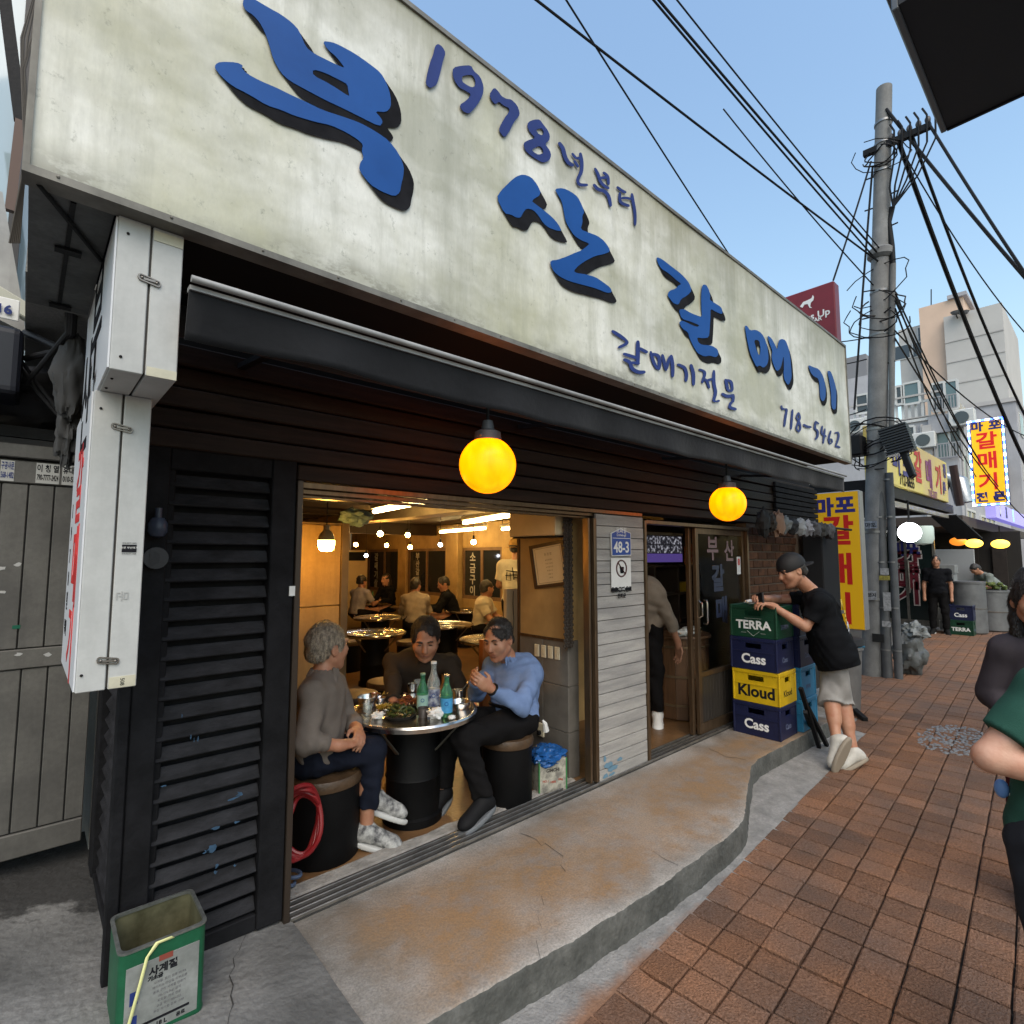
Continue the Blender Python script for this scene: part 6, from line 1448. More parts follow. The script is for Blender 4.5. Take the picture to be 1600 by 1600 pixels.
# ================================================================== signs down the street
yface = mat('yellow_sign_face', (.50, .30, .006), .5, emit=(1.0, .48, .0), estr=.05)
ys_ = thing('vertical_yellow_sign', 'tall yellow lightbox sign with red letters behind the leaning man', 'sign', (7.5, 2.2, .7))
A = at_x(1285, 770, 7.5); B = at_x(1342, 771, 7.5); zlo_ = at_x(1343, 985, 7.5).z
MB().box((7.5, B.y, zlo_), (7.66, A.y + .12, A.z)).obj('casing', mat('sign_casing', (.3, .3, .3), .4, .5), ys_, bevel=.01)
MB().box((7.494, B.y + .012, zlo_ + .012), (7.4995, A.y + .11, A.z - .012)).obj('lit_face', yface, ys_)
redl = mat('sign_red', (.48, .012, .008), .5); bl = mat('sign_navy', (.02, .02, .16), .5)
yc = (B.y + A.y + .1) / 2
for ch, u, v, s_, m_ in [('마', 1287, 795, .24, bl), ('포', 1320, 791, .24, bl), ('갈', 1309, 832, .38, redl), ('매', 1309, 892, .40, redl), ('기', 1309, 953, .40, redl)]:
    p = at_x(u, v, 7.493); text('sign_letter', ch, s_, m_, p, (0, -1, 0), (0, 0, 1), ys_, .0008, .012)
rs = thing('red_bar_sign', 'dark red bar sign with white lettering rising behind the signboard', 'sign', (9, 2.9, 4))
A = at_x(1225, 462, 9); B = at_x(1303, 438, 9)
MB().box((9.0, B.y, 3.2), (9.22, A.y + .3, B.z)).obj('casing', mat('dark_red_sign', (.20, .012, .022), .45, var=.2, vscale=4), rs, bevel=.015)
for (b2, u, v, s_, bold) in [('Bottoms Up', 1297, 486, .15, .003), ('& BAR', 1284, 497, .09, .002), ('PUB', 1294, 521, .13, .003)]:
    p = at_x(u, v, 8.995); text('sign_text', b2, s_, white_ink, p, (0, -1, 0), (0, 0, 1), rs, .001, bold, align='RIGHT')
# running animal emblem
em = [(1250, 479), (1255, 472), (1262, 469), (1268, 466), (1270, 461), (1272, 464), (1271, 469), (1267, 473), (1266, 479), (1269, 481), (1265, 481), (1262, 475), (1257, 476), (1254, 481)]
pts = [at_x(u, v, 8.996) for u, v in em]; em_ = poly_mesh([[(-p.y, p.z) for p in pts]], .0008)
for v in em_.vertices: v.co = (8.994 + v.co.z, -v.co.x, v.co.y)
em_.materials.append(white_ink); put(bpy.data.objects.new('emblem', em_), 'emblem', rs)
# second restaurant sign over its terrace
s2 = thing('yellow_signboard', 'long faded yellow signboard of the next restaurant behind the pole', 'signboard', (12.4, 2.3, 2.7))
fy_m = mat('faded_yellow_sign', (.66, .58, .12), .5, var=.4, vscale=1.6, col2=(.6, .46, .2))
MB().box((9.6, 2.3, 2.74), (14.72, 2.5, 3.61)).obj('casing', fy_m, s2, bevel=.01)
for ch, u, v, s_, m_ in [('마', 1401, 719, .6, bl), ('포', 1417, 729, .6, bl), ('갈', 1435, 733, .62, redl), ('매', 1452, 744, .62, mat('sign_purple', (.2, .03, .15), .5)), ('기', 1467, 752, .62, redl), ('전', 1476, 737, .3, bl), ('문', 1476, 765, .3, bl)]:
    text('sign_letter', ch, s_, m_, at_y(u, v, 2.292), (1, 0, 0), (0, 0, 1), s2, .001, .02)
text('sign_letter', '712-0655', .26, black_ink, at_y(1418, 753, 2.292), (1, 0, 0), (0, 0, 1), s2, .001, .003); text('sign_letter', '718-2877', .2, mat('sign_purple', (.2, .03, .15)), at_y(1458, 773, 2.292), (1, 0, 0), (0, 0, 1), s2, .001, .002)
rb = thing('terrace_restaurant', 'dark open-front restaurant with a lettered glass door beyond the pole', 'building', (13, 4, 0))
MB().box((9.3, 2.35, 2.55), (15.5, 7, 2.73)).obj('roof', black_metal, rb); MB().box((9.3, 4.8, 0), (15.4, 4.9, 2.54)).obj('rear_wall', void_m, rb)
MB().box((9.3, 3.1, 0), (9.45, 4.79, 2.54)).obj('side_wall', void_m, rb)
XG = 15.4
MB().box((XG, 2.72, .0), (XG + .1, 4.79, .13)).obj('door_sill', alu, rb); MB().box((XG + .02, 2.75, .131), (XG + .04, 4.79, 2.3)).obj('glass_front', mat('dim_glass', (.012, .02, .02), .08, spec=.6), rb)
for y in (2.72, 3.25, 4.1): MB().box((XG, y, .131), (XG + .06, y + .05, 2.3)).obj('door_post', alu, rb)
MB().tube([(XG - .06, 3.22, .75), (XG - .06, 3.22, 1.5)], .02, 8).obj('door_handle', alu, rb)
whl = mat('letter_outline', (.55, .5, .5), .5); mar = mat('sign_maroon', (.12, .008, .02), .5)
for ch, u, v, s_, m_ in [('마', 1403, 859, .36, bl), ('포', 1424, 858, .36, bl), ('갈', 1419, 880, .55, mar), ('매', 1418, 906, .55, mar), ('기', 1419, 929, .55, mar)]:
    p = at_x(u, v, XG); text('door_letter', ch, s_, whl, (XG + .012, p.y, p.z), (0, -1, 0), (0, 0, 1), rb, .001, .04); text('door_letter', ch, s_, m_, (XG + .008, p.y, p.z), (0, -1, 0), (0, 0, 1), rb, .001, .015)
MB().box((9.8, 2.36, 2.42), (15.0, 2.44, 2.5)).obj('awning_rail', alu, rb); MB().bar((15.3, 2.5, 2.5), (16.2, 2.2, 2.0), .5, .03).obj('canvas_flap', tarp, rb)
c = at_x(1421, 832, 11.0); gl = thing('white_globe_lamp', 'bright white globe lamp in front of the next restaurant', 'lamp', (c.x, c.y, c.z - .17))
MB().sphere(c, .165, 24, 14).obj('globe', mat('white_globe', (1, 1, 1), .3, emit=(.95, .98, 1.0), estr=7), gl, smooth=True); MB().tube([c + Vector((0, 0, .16)), c + Vector((0, .0, .54))], .015, 8).obj('stem', black_metal, gl)
c = at_x(1442, 838, 13.0); tag(MB().lathe([(.001, .2), (.16, .2), (.18, .16), (.18, -.06), (.14, -.14), (.001, -.17)], c, 20).obj('hood_light', mat('pale_green_plastic', (.5, .6, .55), .4, emit=(.5, .62, .55), estr=.04), smooth=True), 'pale green lamp hood beside the white globe', 'lamp')
bagp = thing('rubbish_bag', 'stuffed pale rubbish bag leaning at the foot of the pole', 'bag', (9.1, 2.05, 0)); crumple((9.05, 1.94, .26), .2, .17, .26, .35, 1.8, 110).obj('bag', mat('pale_bag', (.12, .125, .12), .5, var=.6, vscale=8), bagp, smooth=True); crumple((9.15, 1.9, .55), .15, .14, .12, .5, 2, 112).obj('bag_top', mat('white_bag', (.24, .25, .24), .5, var=.6, vscale=12), bagp, smooth=True)
# LED framed sign
ld = thing('led_framed_sign', 'yellow hanging sign framed by blinking blue and white lights', 'sign', (17, 2, 2.7))
A = at_x(1511, 659, 17); B = at_x(1568, 655, 17); zl_ = at_x(1575, 788, 17).z
Lc = at_x(1541, 722, 17)
MB().box((17, B.y, zl_), (17.2, A.y, A.z)).obj('casing', mat('led_casing', (.03, .03, .1), .5), ld, bevel=.01)
MB().box((16.99, B.y + .06, zl_ + .06), (16.998, A.y - .06, A.z - .06)).obj('lit_face', mat('led_yellow', (.7, .42, .01), .4, emit=(1, .42, .0), estr=.22), ld)
redlit = mat('led_red', (.5, .01, .01), .5, emit=(.9, .0, .0), estr=.12)
for ch, u, v, s_, m_ in [('마', 1526, 668, .25, bl), ('포', 1554, 665, .25, bl), ('갈', 1541, 690, .43, redlit), ('매', 1543, 721, .43, redlit), ('기', 1545, 754, .43, redlit), ('전', 1535, 778, .24, bl), ('문', 1562, 776, .24, bl)]:
    text('sign_letter', ch, s_, m_, at_x(u, v, 16.985), (0, -1, 0), (0, 0, 1), ld, .001, .012)
ledm = [mat('led_white', (1, 1, 1), .3, emit=(.8, .92, 1), estr=3.0), mat('led_blue', (.1, .2, 1), .3, emit=(.06, .14, 1), estr=2.5)]
per = []
for k in range(8): per += [(A.y + (B.y - A.y) * (k + .5) / 8, A.z - .02, 0), (A.y + (B.y - A.y) * (k + .5) / 8, zl_ + .02, 0)]
for k in range(22): per += [(A.y - .02, zl_ + (A.z - zl_) * (k + .5) / 22, 1), (B.y + .02, zl_ + (A.z - zl_) * (k + .5) / 22, 1)]
for k, (y, z_, vert) in enumerate(per): MB().box((16.975, y - (.018 if vert else .04), z_ - (.045 if vert else .018)), (16.985, y + (.018 if vert else .04), z_ + (.045 if vert else .018))).obj('led', ledm[(k // 2) % 2], ld)
# next shop: purple sign, lanterns, counters
ns = thing('lantern_shop', 'small shop with yellow lanterns and a violet sign band far down the street', 'building', (19, 2.4, 0))
MB().box((16.2, 2.3, 2.3), (30, 6, 2.55)).obj('roof', mat('brown_eave', (.06, .045, .035), .7), ns); MB().box((16.2, 3.8, 0), (30, 3.9, 2.29)).obj('rear_wall', mat('shop_dark', (.02, .017, .014), .8), ns)
MB().box((18, 1.9, 2.56), (26, 2.1, 2.96)).obj('sign_band', mat('violet_band', (.4, .38, .6), .5, emit=(.25, .22, .8), estr=.25), ns)
for k, (x, ch, m_) in enumerate([(18.8, '마', white_ink), (20, '포', bl), (21.5, '길', mat('led_blue', (.1, .2, 1)))]): text('sign_letter', ch, .34, m_, (x, 1.895, 2.76), (1, 0, 0), (0, 0, 1), ns, .001, .03)
MB().box((20.5, 1.7, 0), (20.6, 3.79, 2.29)).obj('added_dark_wall', mat('shop_dark', (.02, .017, .014)), ns)  # dark cross wall added to darken the view under the roof
for y in (2.0, 2.6, 3.2): MB().box((20.4, y, .2), (20.49, y + .3, 1.9)).obj('hung_apron', mat('dark_cloth', (.03, .022, .018), .8, var=.5, vscale=5), ns)
for k, (u, v) in enumerate([(1522, 849), (1563, 850), (1497, 846)]):
    c = at_x(u, v, 17.0); t = thing('paper_lantern', ['left yellow paper lantern at the far shop', 'right yellow paper lantern at the far shop', 'dimmest orange lantern left of the yellow pair'][k], 'lantern', (c.x, c.y, c.z - .1), 'lanterns at the far shop')
    MB().sphere(c, .17, 18, 10, (1, 1, .62)).obj('shade', mat('lantern_yellow', (1, .6, .1), .4, emit=(1, .55, .06), estr=1.4) if k < 2 else mat('lantern_orange', (.8, .3, .05), .4, emit=(.8, .22, .02), estr=.5), t, smooth=True); MB().tube([c + Vector((0, 0, .1)), (c.x, c.y, 2.299)], .012, 6).obj('cord', black_metal, t)
for k, (x, y, w_, d_, h_, lb) in enumerate([(14.75, 2.1, .3, .3, 1.02, 'tall grey steel bin beside the man in black'), (15.6, 1.85, .35, .35, .82, 'grey drum counter with leafy produce on top')]):
    t = thing('street_counter', lb, 'counter', (x, y, 0)); MB().lathe([(w_ * .9, 0), (w_, .03), (w_, h_), (w_ * 1.04, h_ + .01), (w_ * 1.04, h_ + .05), (.001, h_ + .05)], (x, y, 0), 20).obj('drum', mat('zinc', (.16, .165, .17), .5, .4, var=.3), t, smooth=True); MB().lathe([(w_ * 1.02, h_ * .5), (w_ * 1.03, h_ * .5 + .02)], (x, y, 0), 20).obj('hoop', alu, t)
tag(MB().box((15.9, 2.1, .9), (15.96, 3.2, 1.75)).obj('white_board', mat('grey_white_board', (.3, .31, .32), .5), bevel=.01), 'pale notice board behind the grey counters', 'board')
tt_ = thing('produce_heap', 'heap of green and yellow produce on the far drum counter', 'produce', (15.6, 1.85, .87))
mb = MB()
for k in range(60): a = rg.uniform(0, 6.28); r_ = .3 * math.sqrt(rg.random()); mb.sphere((15.6 + r_ * math.cos(a), 1.85 + r_ * math.sin(a), .9 + rg.uniform(0, .12)), rg.uniform(.03, .06), 7, 5, (1.3, 1, .7))
o = mb.obj('leaves', mat('produce_green', (.12, .14, .02), .5, var=.6, vscale=14, col2=(.04, .07, .015)), tt_, smooth=True); o['kind'] = 'stuff'
for k in range(5): MB().box((14.95, 2.5, .35 + k * .16), (15.25, 2.9, .35 + k * .16 + .14)).obj('x', white_paint) if False else None
wst = thing('box_stack', 'stack of pale boxes behind the man in black', 'boxes', (14.9, 2.55, 0))
for k in range(7): MB().box((14.75, 2.28 + .02 * (k % 2), .02 + k * .2), (15.1, 2.6 + .02 * (k % 2), .02 + k * .2 + .185)).obj('box', mat('pale_box', (.24, .25, .25), .6, var=.3, vscale=6), wst, bevel=.005)
CW, CD, CH = .36, .4, .30
crate(14.35, 2.16, .0, grn, 'dark green crate at the feet of the man in black', [('TERRA', .1, .012, .003)], white_ink)
crate(14.36, 2.15, CH, navy, 'navy crate stacked at the knees of the man in black', [('Cass', .11, 0, .003)], white_ink)
# brown eave at the right edge
tag(MB().bar((12.0, .55, 2.95), (13.2, .62, 2.55), .5, .12).obj('brown_eave', mat('red_brown_eave', (.12, .03, .02), .5)), 'red brown eave corner jutting in at the right edge', 'eave')
tag(MB().tube([at_d(1489, 727, 14), at_d(1500, 790, 14)], .09, 10).obj('flue_pipe', mat('rust_pipe', (.05, .025, .02), .6)), 'dark rusty flue pipe rising behind the yellow signboard', 'pipe')
du = MB(); c = at_d(1484, 770, 15); du.tube([c + Vector((0, .3, -.4)), c + Vector((0, .25, .1)), c + Vector((0, .05, .45)), c + Vector((0, -.2, .3)), c + Vector((0, -.3, -.3))], .22, 14); tag(du.obj('silver_duct', mat('foil_duct', (.45, .46, .47), .35, .8, var=.3, vscale=12), smooth=True), 'silver bent ventilation duct behind the yellow signboard', 'duct')

# ================================================================== apartments
apt_m = mat('grey_apartment_render', (.42, .415, .43), .8, var=.2, vscale=.5, streak=.2); trim_a = mat('pale_apartment_trim', (.46, .44, .42), .8, var=.15, vscale=.6)
wfr = mat('white_window_frame', (.55, .55, .53), .5); teal = mat('teal_glass', (.10, .16, .17), .08, spec=.8); darkg = mat('dark_apartment_glass', (.035, .045, .055), .08, spec=.8)
XA = 34.0
cn = at_x(1493, 650, XA)       # corner of the nearer apartment block
ap1 = thing('apartment_block', 'grey apartment block with white roof railings and glazed balconies', 'building', (XA, cn.y, 0))
zr = cn.z; yl = at_x(1318, 700, XA).y + 3
def mp(u, v): return at_x(u, v, XA)
def my(u, v): return at_y(u, v, cn.y)
MB().box((XA, cn.y, 0), (XA + 19, cn.y + 26, zr)).obj('wall', apt_m, ap1)
def windowx(u0, u1, v0, v1, panes, gl_, par, bal=False):
    a, b_ = mp(u0, (v0 + v1) / 2), mp(u1, (v0 + v1) / 2); z1_, z0_ = mp((u0 + u1) / 2, v0).z, mp((u0 + u1) / 2, v1).z
    f = MB()
    for k in range(panes + 1): y = a.y + (b_.y - a.y) * k / panes; f.box((XA - .08, y - .05, z0_), (XA - .001, y + .05, z1_))
    f.box((XA - .079, b_.y, z0_ - .06), (XA - .001, a.y, z0_ + .05)); f.box((XA - .079, b_.y, z1_ - .05), (XA - .001, a.y, z1_ + .06))
    fo_ = f.obj('window', wfr, par)
    for k in range(panes):
        ya, yb = a.y + (b_.y - a.y) * k / panes, a.y + (b_.y - a.y) * (k + 1) / panes
        MB().box((XA - .03, yb + .05, z0_ + .05), (XA - .002, ya - .05, z1_ - .05)).obj('pane', gl_[k % len(gl_)], fo_)
    if bal:
        r = MB(); zb_ = z0_ + (z1_ - z0_) * .42
        r.box((XA - .5, b_.y, zb_), (XA - .45, a.y, zb_ + .06)); r.box((XA - .5, b_.y, z0_ - .05), (XA - .45, a.y, z0_))
        nb_ = 9
        for k in range(nb_ + 1): y = b_.y + (a.y - b_.y) * k / nb_; r.box((XA - .49, y - .02, z0_), (XA - .46, y + .02, zb_))
        r.obj('balcony_rail', mat('rail_paint', (.28, .28, .29), .5), fo_)
windowx(1338, 1357, 617, 646, 1, [darkg], ap1); windowx(1400, 1410, 604, 632, 1, [darkg], ap1); windowx(1412, 1437, 598, 631, 1, [teal], ap1)
windowx(1457, 1497, 597, 641, 2, [darkg, teal], ap1, True); windowx(1410, 1430, 667, 694, 1, [darkg], ap1); windowx(1463, 1506, 668, 715, 2, [teal, darkg], ap1, True); windowx(1340, 1358, 690, 715, 1, [darkg], ap1)
# ledges and projecting bay
for v, d in ((661, .25), (729, .25)):
    z_ = mp(1475, v).z; MB().box((XA - d, cn.y - .02, z_ - .5), (XA - .001, mp(1452, v).y, z_ + .4)).obj('bay_band', apt_m, ap1)
for (u0, u1) in ((1441, 1455),): MB().box((XA - .3, mp(u1, 650).y, 0), (XA - .001, mp(u0, 650).y, zr - .3)).obj('pilaster', trim_a, ap1)
for v in (613, 648): z_ = mp(1400, v + 12).z; MB().box((XA - .1, cn.y + .5, z_), (XA - .001, cn.y + 20, z_ + .1)).obj('string_course', trim_a, ap1)
rl_ = MB(); zt_ = zr + 1.0
rl_.box((XA + .1, cn.y + .1, zt_), (XA + .22, cn.y + 20, zt_ + .12)); rl_.box((XA - .1, cn.y - .1, zr), (XA + .35, cn.y + 20, zr + .18))
for k in range(70): y = cn.y + .15 + k * .28; rl_.box((XA + .11, y, zr + .18), (XA + .21, y + .11, zt_))
rl_.obj('roof_railing', wfr, ap1)
rl2 = MB(); rl2.box((XA + .3, cn.y + .05, zr), (XA + 12, cn.y + .2, zr + 1.05)); rl2.obj('parapet', mat('beige_parapet', (.42, .38, .30), .8, var=.2, vscale=.8), ap1)
for k in range(7): MB().box((XA + .6 + k * 1.6, cn.y - .02, zr + .05), (XA + .72 + k * 1.6, cn.y + .049, zr + 1.0)).obj('parapet_post', wfr, ap1)
for (u, v) in ((1371, 662), (1446, 690), (1340, 668), (1505, 655)):
    c = mp(u, v); f = MB().box((XA - .55, c.y - .5, c.z - .4), (XA - .02, c.y + .5, c.z + .4)).obj('air_conditioner', wfr, ap1, bevel=.04); MB().lathe([(.001, 0), (.3, 0), (.3, .02)], (0, 0, 0), 16).obj('fan_grille', darkg, f).matrix_basis = frame((XA - .56, c.y, c.z), (0, -1, 0), (0, 0, 1))
for (u, r_) in ((1362, .06), (1439, .07), (1500, .05)):
    y = mp(u, 650).y; MB().tube([(XA - .12, y, 0), (XA - .12, y, zr - .2)], r_, 8).obj('downpipe', trim_a, ap1, smooth=True)
# street-side windows (plane facing -Y)
for (x0, x1, z0_, z1_, gls) in [(XA + .8, XA + 3.4, my(1540, 640).z if False else zr - 3.2, zr - 1.4, [darkg, teal]), (XA + 5.2, XA + 10.5, zr - 3.6, zr - 1.5, [darkg, teal, darkg]), (XA + .8, XA + 3.4, zr - 6.4, zr - 4.6, [teal, darkg]), (XA + 5.2, XA + 10.5, zr - 6.8, zr - 4.7, [darkg, teal, teal])]:
    f = MB(); np2 = len(gls)
    for k in range(np2 + 1): x = x0 + (x1 - x0) * k / np2; f.box((x - .06, cn.y - .08, z0_), (x + .06, cn.y - .001, z1_))
    f.box((x0, cn.y - .079, z0_ - .08), (x1, cn.y - .001, z0_ + .06)); f.box((x0, cn.y - .079, z1_ - .06), (x1, cn.y - .001, z1_ + .06)); fo_ = f.obj('window', wfr, ap1)
    for k in range(np2): MB().box((x0 + (x1 - x0) * k / np2 + .06, cn.y - .03, z0_ + .06), (x0 + (x1 - x0) * (k + 1) / np2 - .06, cn.y - .002, z1_ - .06)).obj('pane', gls[k], fo_)
ap2 = thing('apartment_block', 'narrow grey apartment block at the right edge beyond the lit sign', 'building', (50, cn.y - .5, 0))
XB = XA + 19.2; yb2 = at_x(1575, 640, XB).y
c2 = at_x(1578, 628, XB)
MB().box((XB, c2.y - .3, 0), (XB + 20, c2.y + 2.8, c2.z)).obj('wall', apt_m, ap2); MB().box((XB - .15, c2.y - .45, c2.z), (XB + 20, c2.y + 2.8, c2.z + .3)).obj('cornice', trim_a, ap2)
for k in range(4):
    for q in range(3):
        zc_ = c2.z - 2.3 - q * 3.4; x = XB + 1.2 + k * 3.2; f = MB().box((x, c2.y - .36, zc_), (x + 2.2, c2.y - .301, zc_ + 1.7)).obj('window', wfr, ap2); MB().box((x + .12, c2.y - .375, zc_ + .12), (x + 1.04, c2.y - .361, zc_ + 1.58)).obj('pane', darkg, f); MB().box((x + 1.16, c2.y - .375, zc_ + .12), (x + 2.08, c2.y - .361, zc_ + 1.58)).obj('pane', teal, f)
# tall block behind; the stair head's peach colour stands in for sunlight
XT = 62.0
a_, b_ = at_x(1474, 496, XT), at_x(1567, 496, XT)
ap3 = thing('apartment_tower', 'tall blank pale apartment tower with a rooftop block tinted as if sunlit', 'building', (XT, b_.y, 0))
tow = mat('pale_tower_render', (.50, .48, .45), .85, var=.12, vscale=.3)
MB().box((XT, b_.y, 0), (XT + 12, a_.y, a_.z)).obj('wall', tow, ap3)
for v in (527, 560, 595): z_ = at_x(1520, v, XT).z; MB().box((XT - .06, b_.y, z_), (XT - .001, a_.y, z_ + .12)).obj('string_course', trim_a, ap3)
l0, l1 = at_x(1437, 484, XT + 1), at_x(1507, 484, XT + 1)
MB().box((XT + .6, l1.y, 0), (XT + 8, l0.y, l0.z)).obj('stair_head', mat('peach_sunlight_tint', (.66, .48, .36), .85, var=.1, vscale=.5), ap3)  # warm sunlight put into the wall colour
MB().box((XT + .3, l0.y - 3.6, l0.z), (XT + 8, l0.y - 2.2, l0.z + .35)).obj('canopy', apt_m, ap3)
for u in (1494, 1506): c = at_x(u, 492, XT - .5); MB().lathe([(.001, 0), (.3, .1), (.42, .3)], c, 14).obj('dish_aerial', mat('dish', (.12, .12, .12), .5), ap3, smooth=True); MB().tube([c, (XT + .6, c.y, c.z - .3)], .05, 6).obj('bracket', black_metal, ap3)
lw0, lw1 = at_x(1400, 600, XT + 4), at_x(1475, 505, XT + 4)
MB().box((XT + 2, a_.y + .01, 0), (XT + 12, at_x(1405, 540, XT + 2).y, at_x(1440, 507, XT + 2).z)).obj('wing', tow, ap3)
for (u, v) in ((1464, 537), (1409, 551), (1448, 520), (1464, 515), (1440, 545)):
    c = at_x(u, v, XT + 1.99); f = MB().box((XT + 1.9, c.y - .75, c.z - .75), (XT + 1.999, c.y + .75, c.z + .75)).obj('window', wfr, ap3); MB().box((XT + 1.88, c.y - .65, c.z - .65), (XT + 1.899, c.y + .65, c.z + .65)).obj('pane', darkg, f)
MB().tube([at_x(1455, 484, XT + 2), at_x(1455, 452, XT + 2)], .05, 5).obj('aerial', black_metal, ap3)
l2, l3 = at_x(1320, 620, 44), at_x(1358, 600, 44)
ap4 = thing('low_apartment', 'low grey rooftop house seen between the signboard and the pole', 'building', (44, l2.y, 0))
MB().box((44, l3.y, 0), (50, l2.y + 6, at_x(1340, 568, 44).z - 1)).obj('wall', apt_m, ap4); MB().box((44.5, at_x(1352, 600, 44).y, 0), (49, l2.y + 4, at_x(1340, 552, 44).z)).obj('rooftop_room', mat('grey_room', (.2, .2, .21), .8), ap4)
# black eave of the house opposite, overhead at the top right
ev = thing('overhead_eave', 'black roof eave with a grey gutter jutting in at the top right', 'eave', (6, -.6, 6.0))
EZ = 6.0; ec = at_z(1470, 208, EZ)
MB().box((5.0, -2.0, EZ + .02), (ec.x, ec.y - .05, EZ + .1)).obj('soffit', mat('black_soffit', (.015, .015, .017), .7), ev)
MB().box((5.0, ec.y - .049, EZ), (ec.x + .02, ec.y, EZ + .24)).obj('gutter', mat('dark_gutter', (.10, .105, .11), .45, .3), ev, bevel=.008); MB().box((5.0, ec.y + .001, EZ + .15), (ec.x + .03, ec.y + .035, EZ + .26)).obj('gutter_lip', mat('dark_gutter', (.10, .105, .11)), ev, bevel=.006)
MB().box((ec.x + .001, -2.0, EZ + .005), (ec.x + .03, ec.y - .05, EZ + .14)).obj('barge_board', black_metal, ev)
MB().box((5.0, -2.0, EZ + .101), (ec.x, ec.y - .06, EZ + .3)).obj('roof', black_metal, ev)
MB().box((5.0, -2.2, 0), (ec.x, -2.01, EZ + .01)).obj('house_wall', mat('opposite_render', (.3, .29, .27), .8, var=.2), ev)
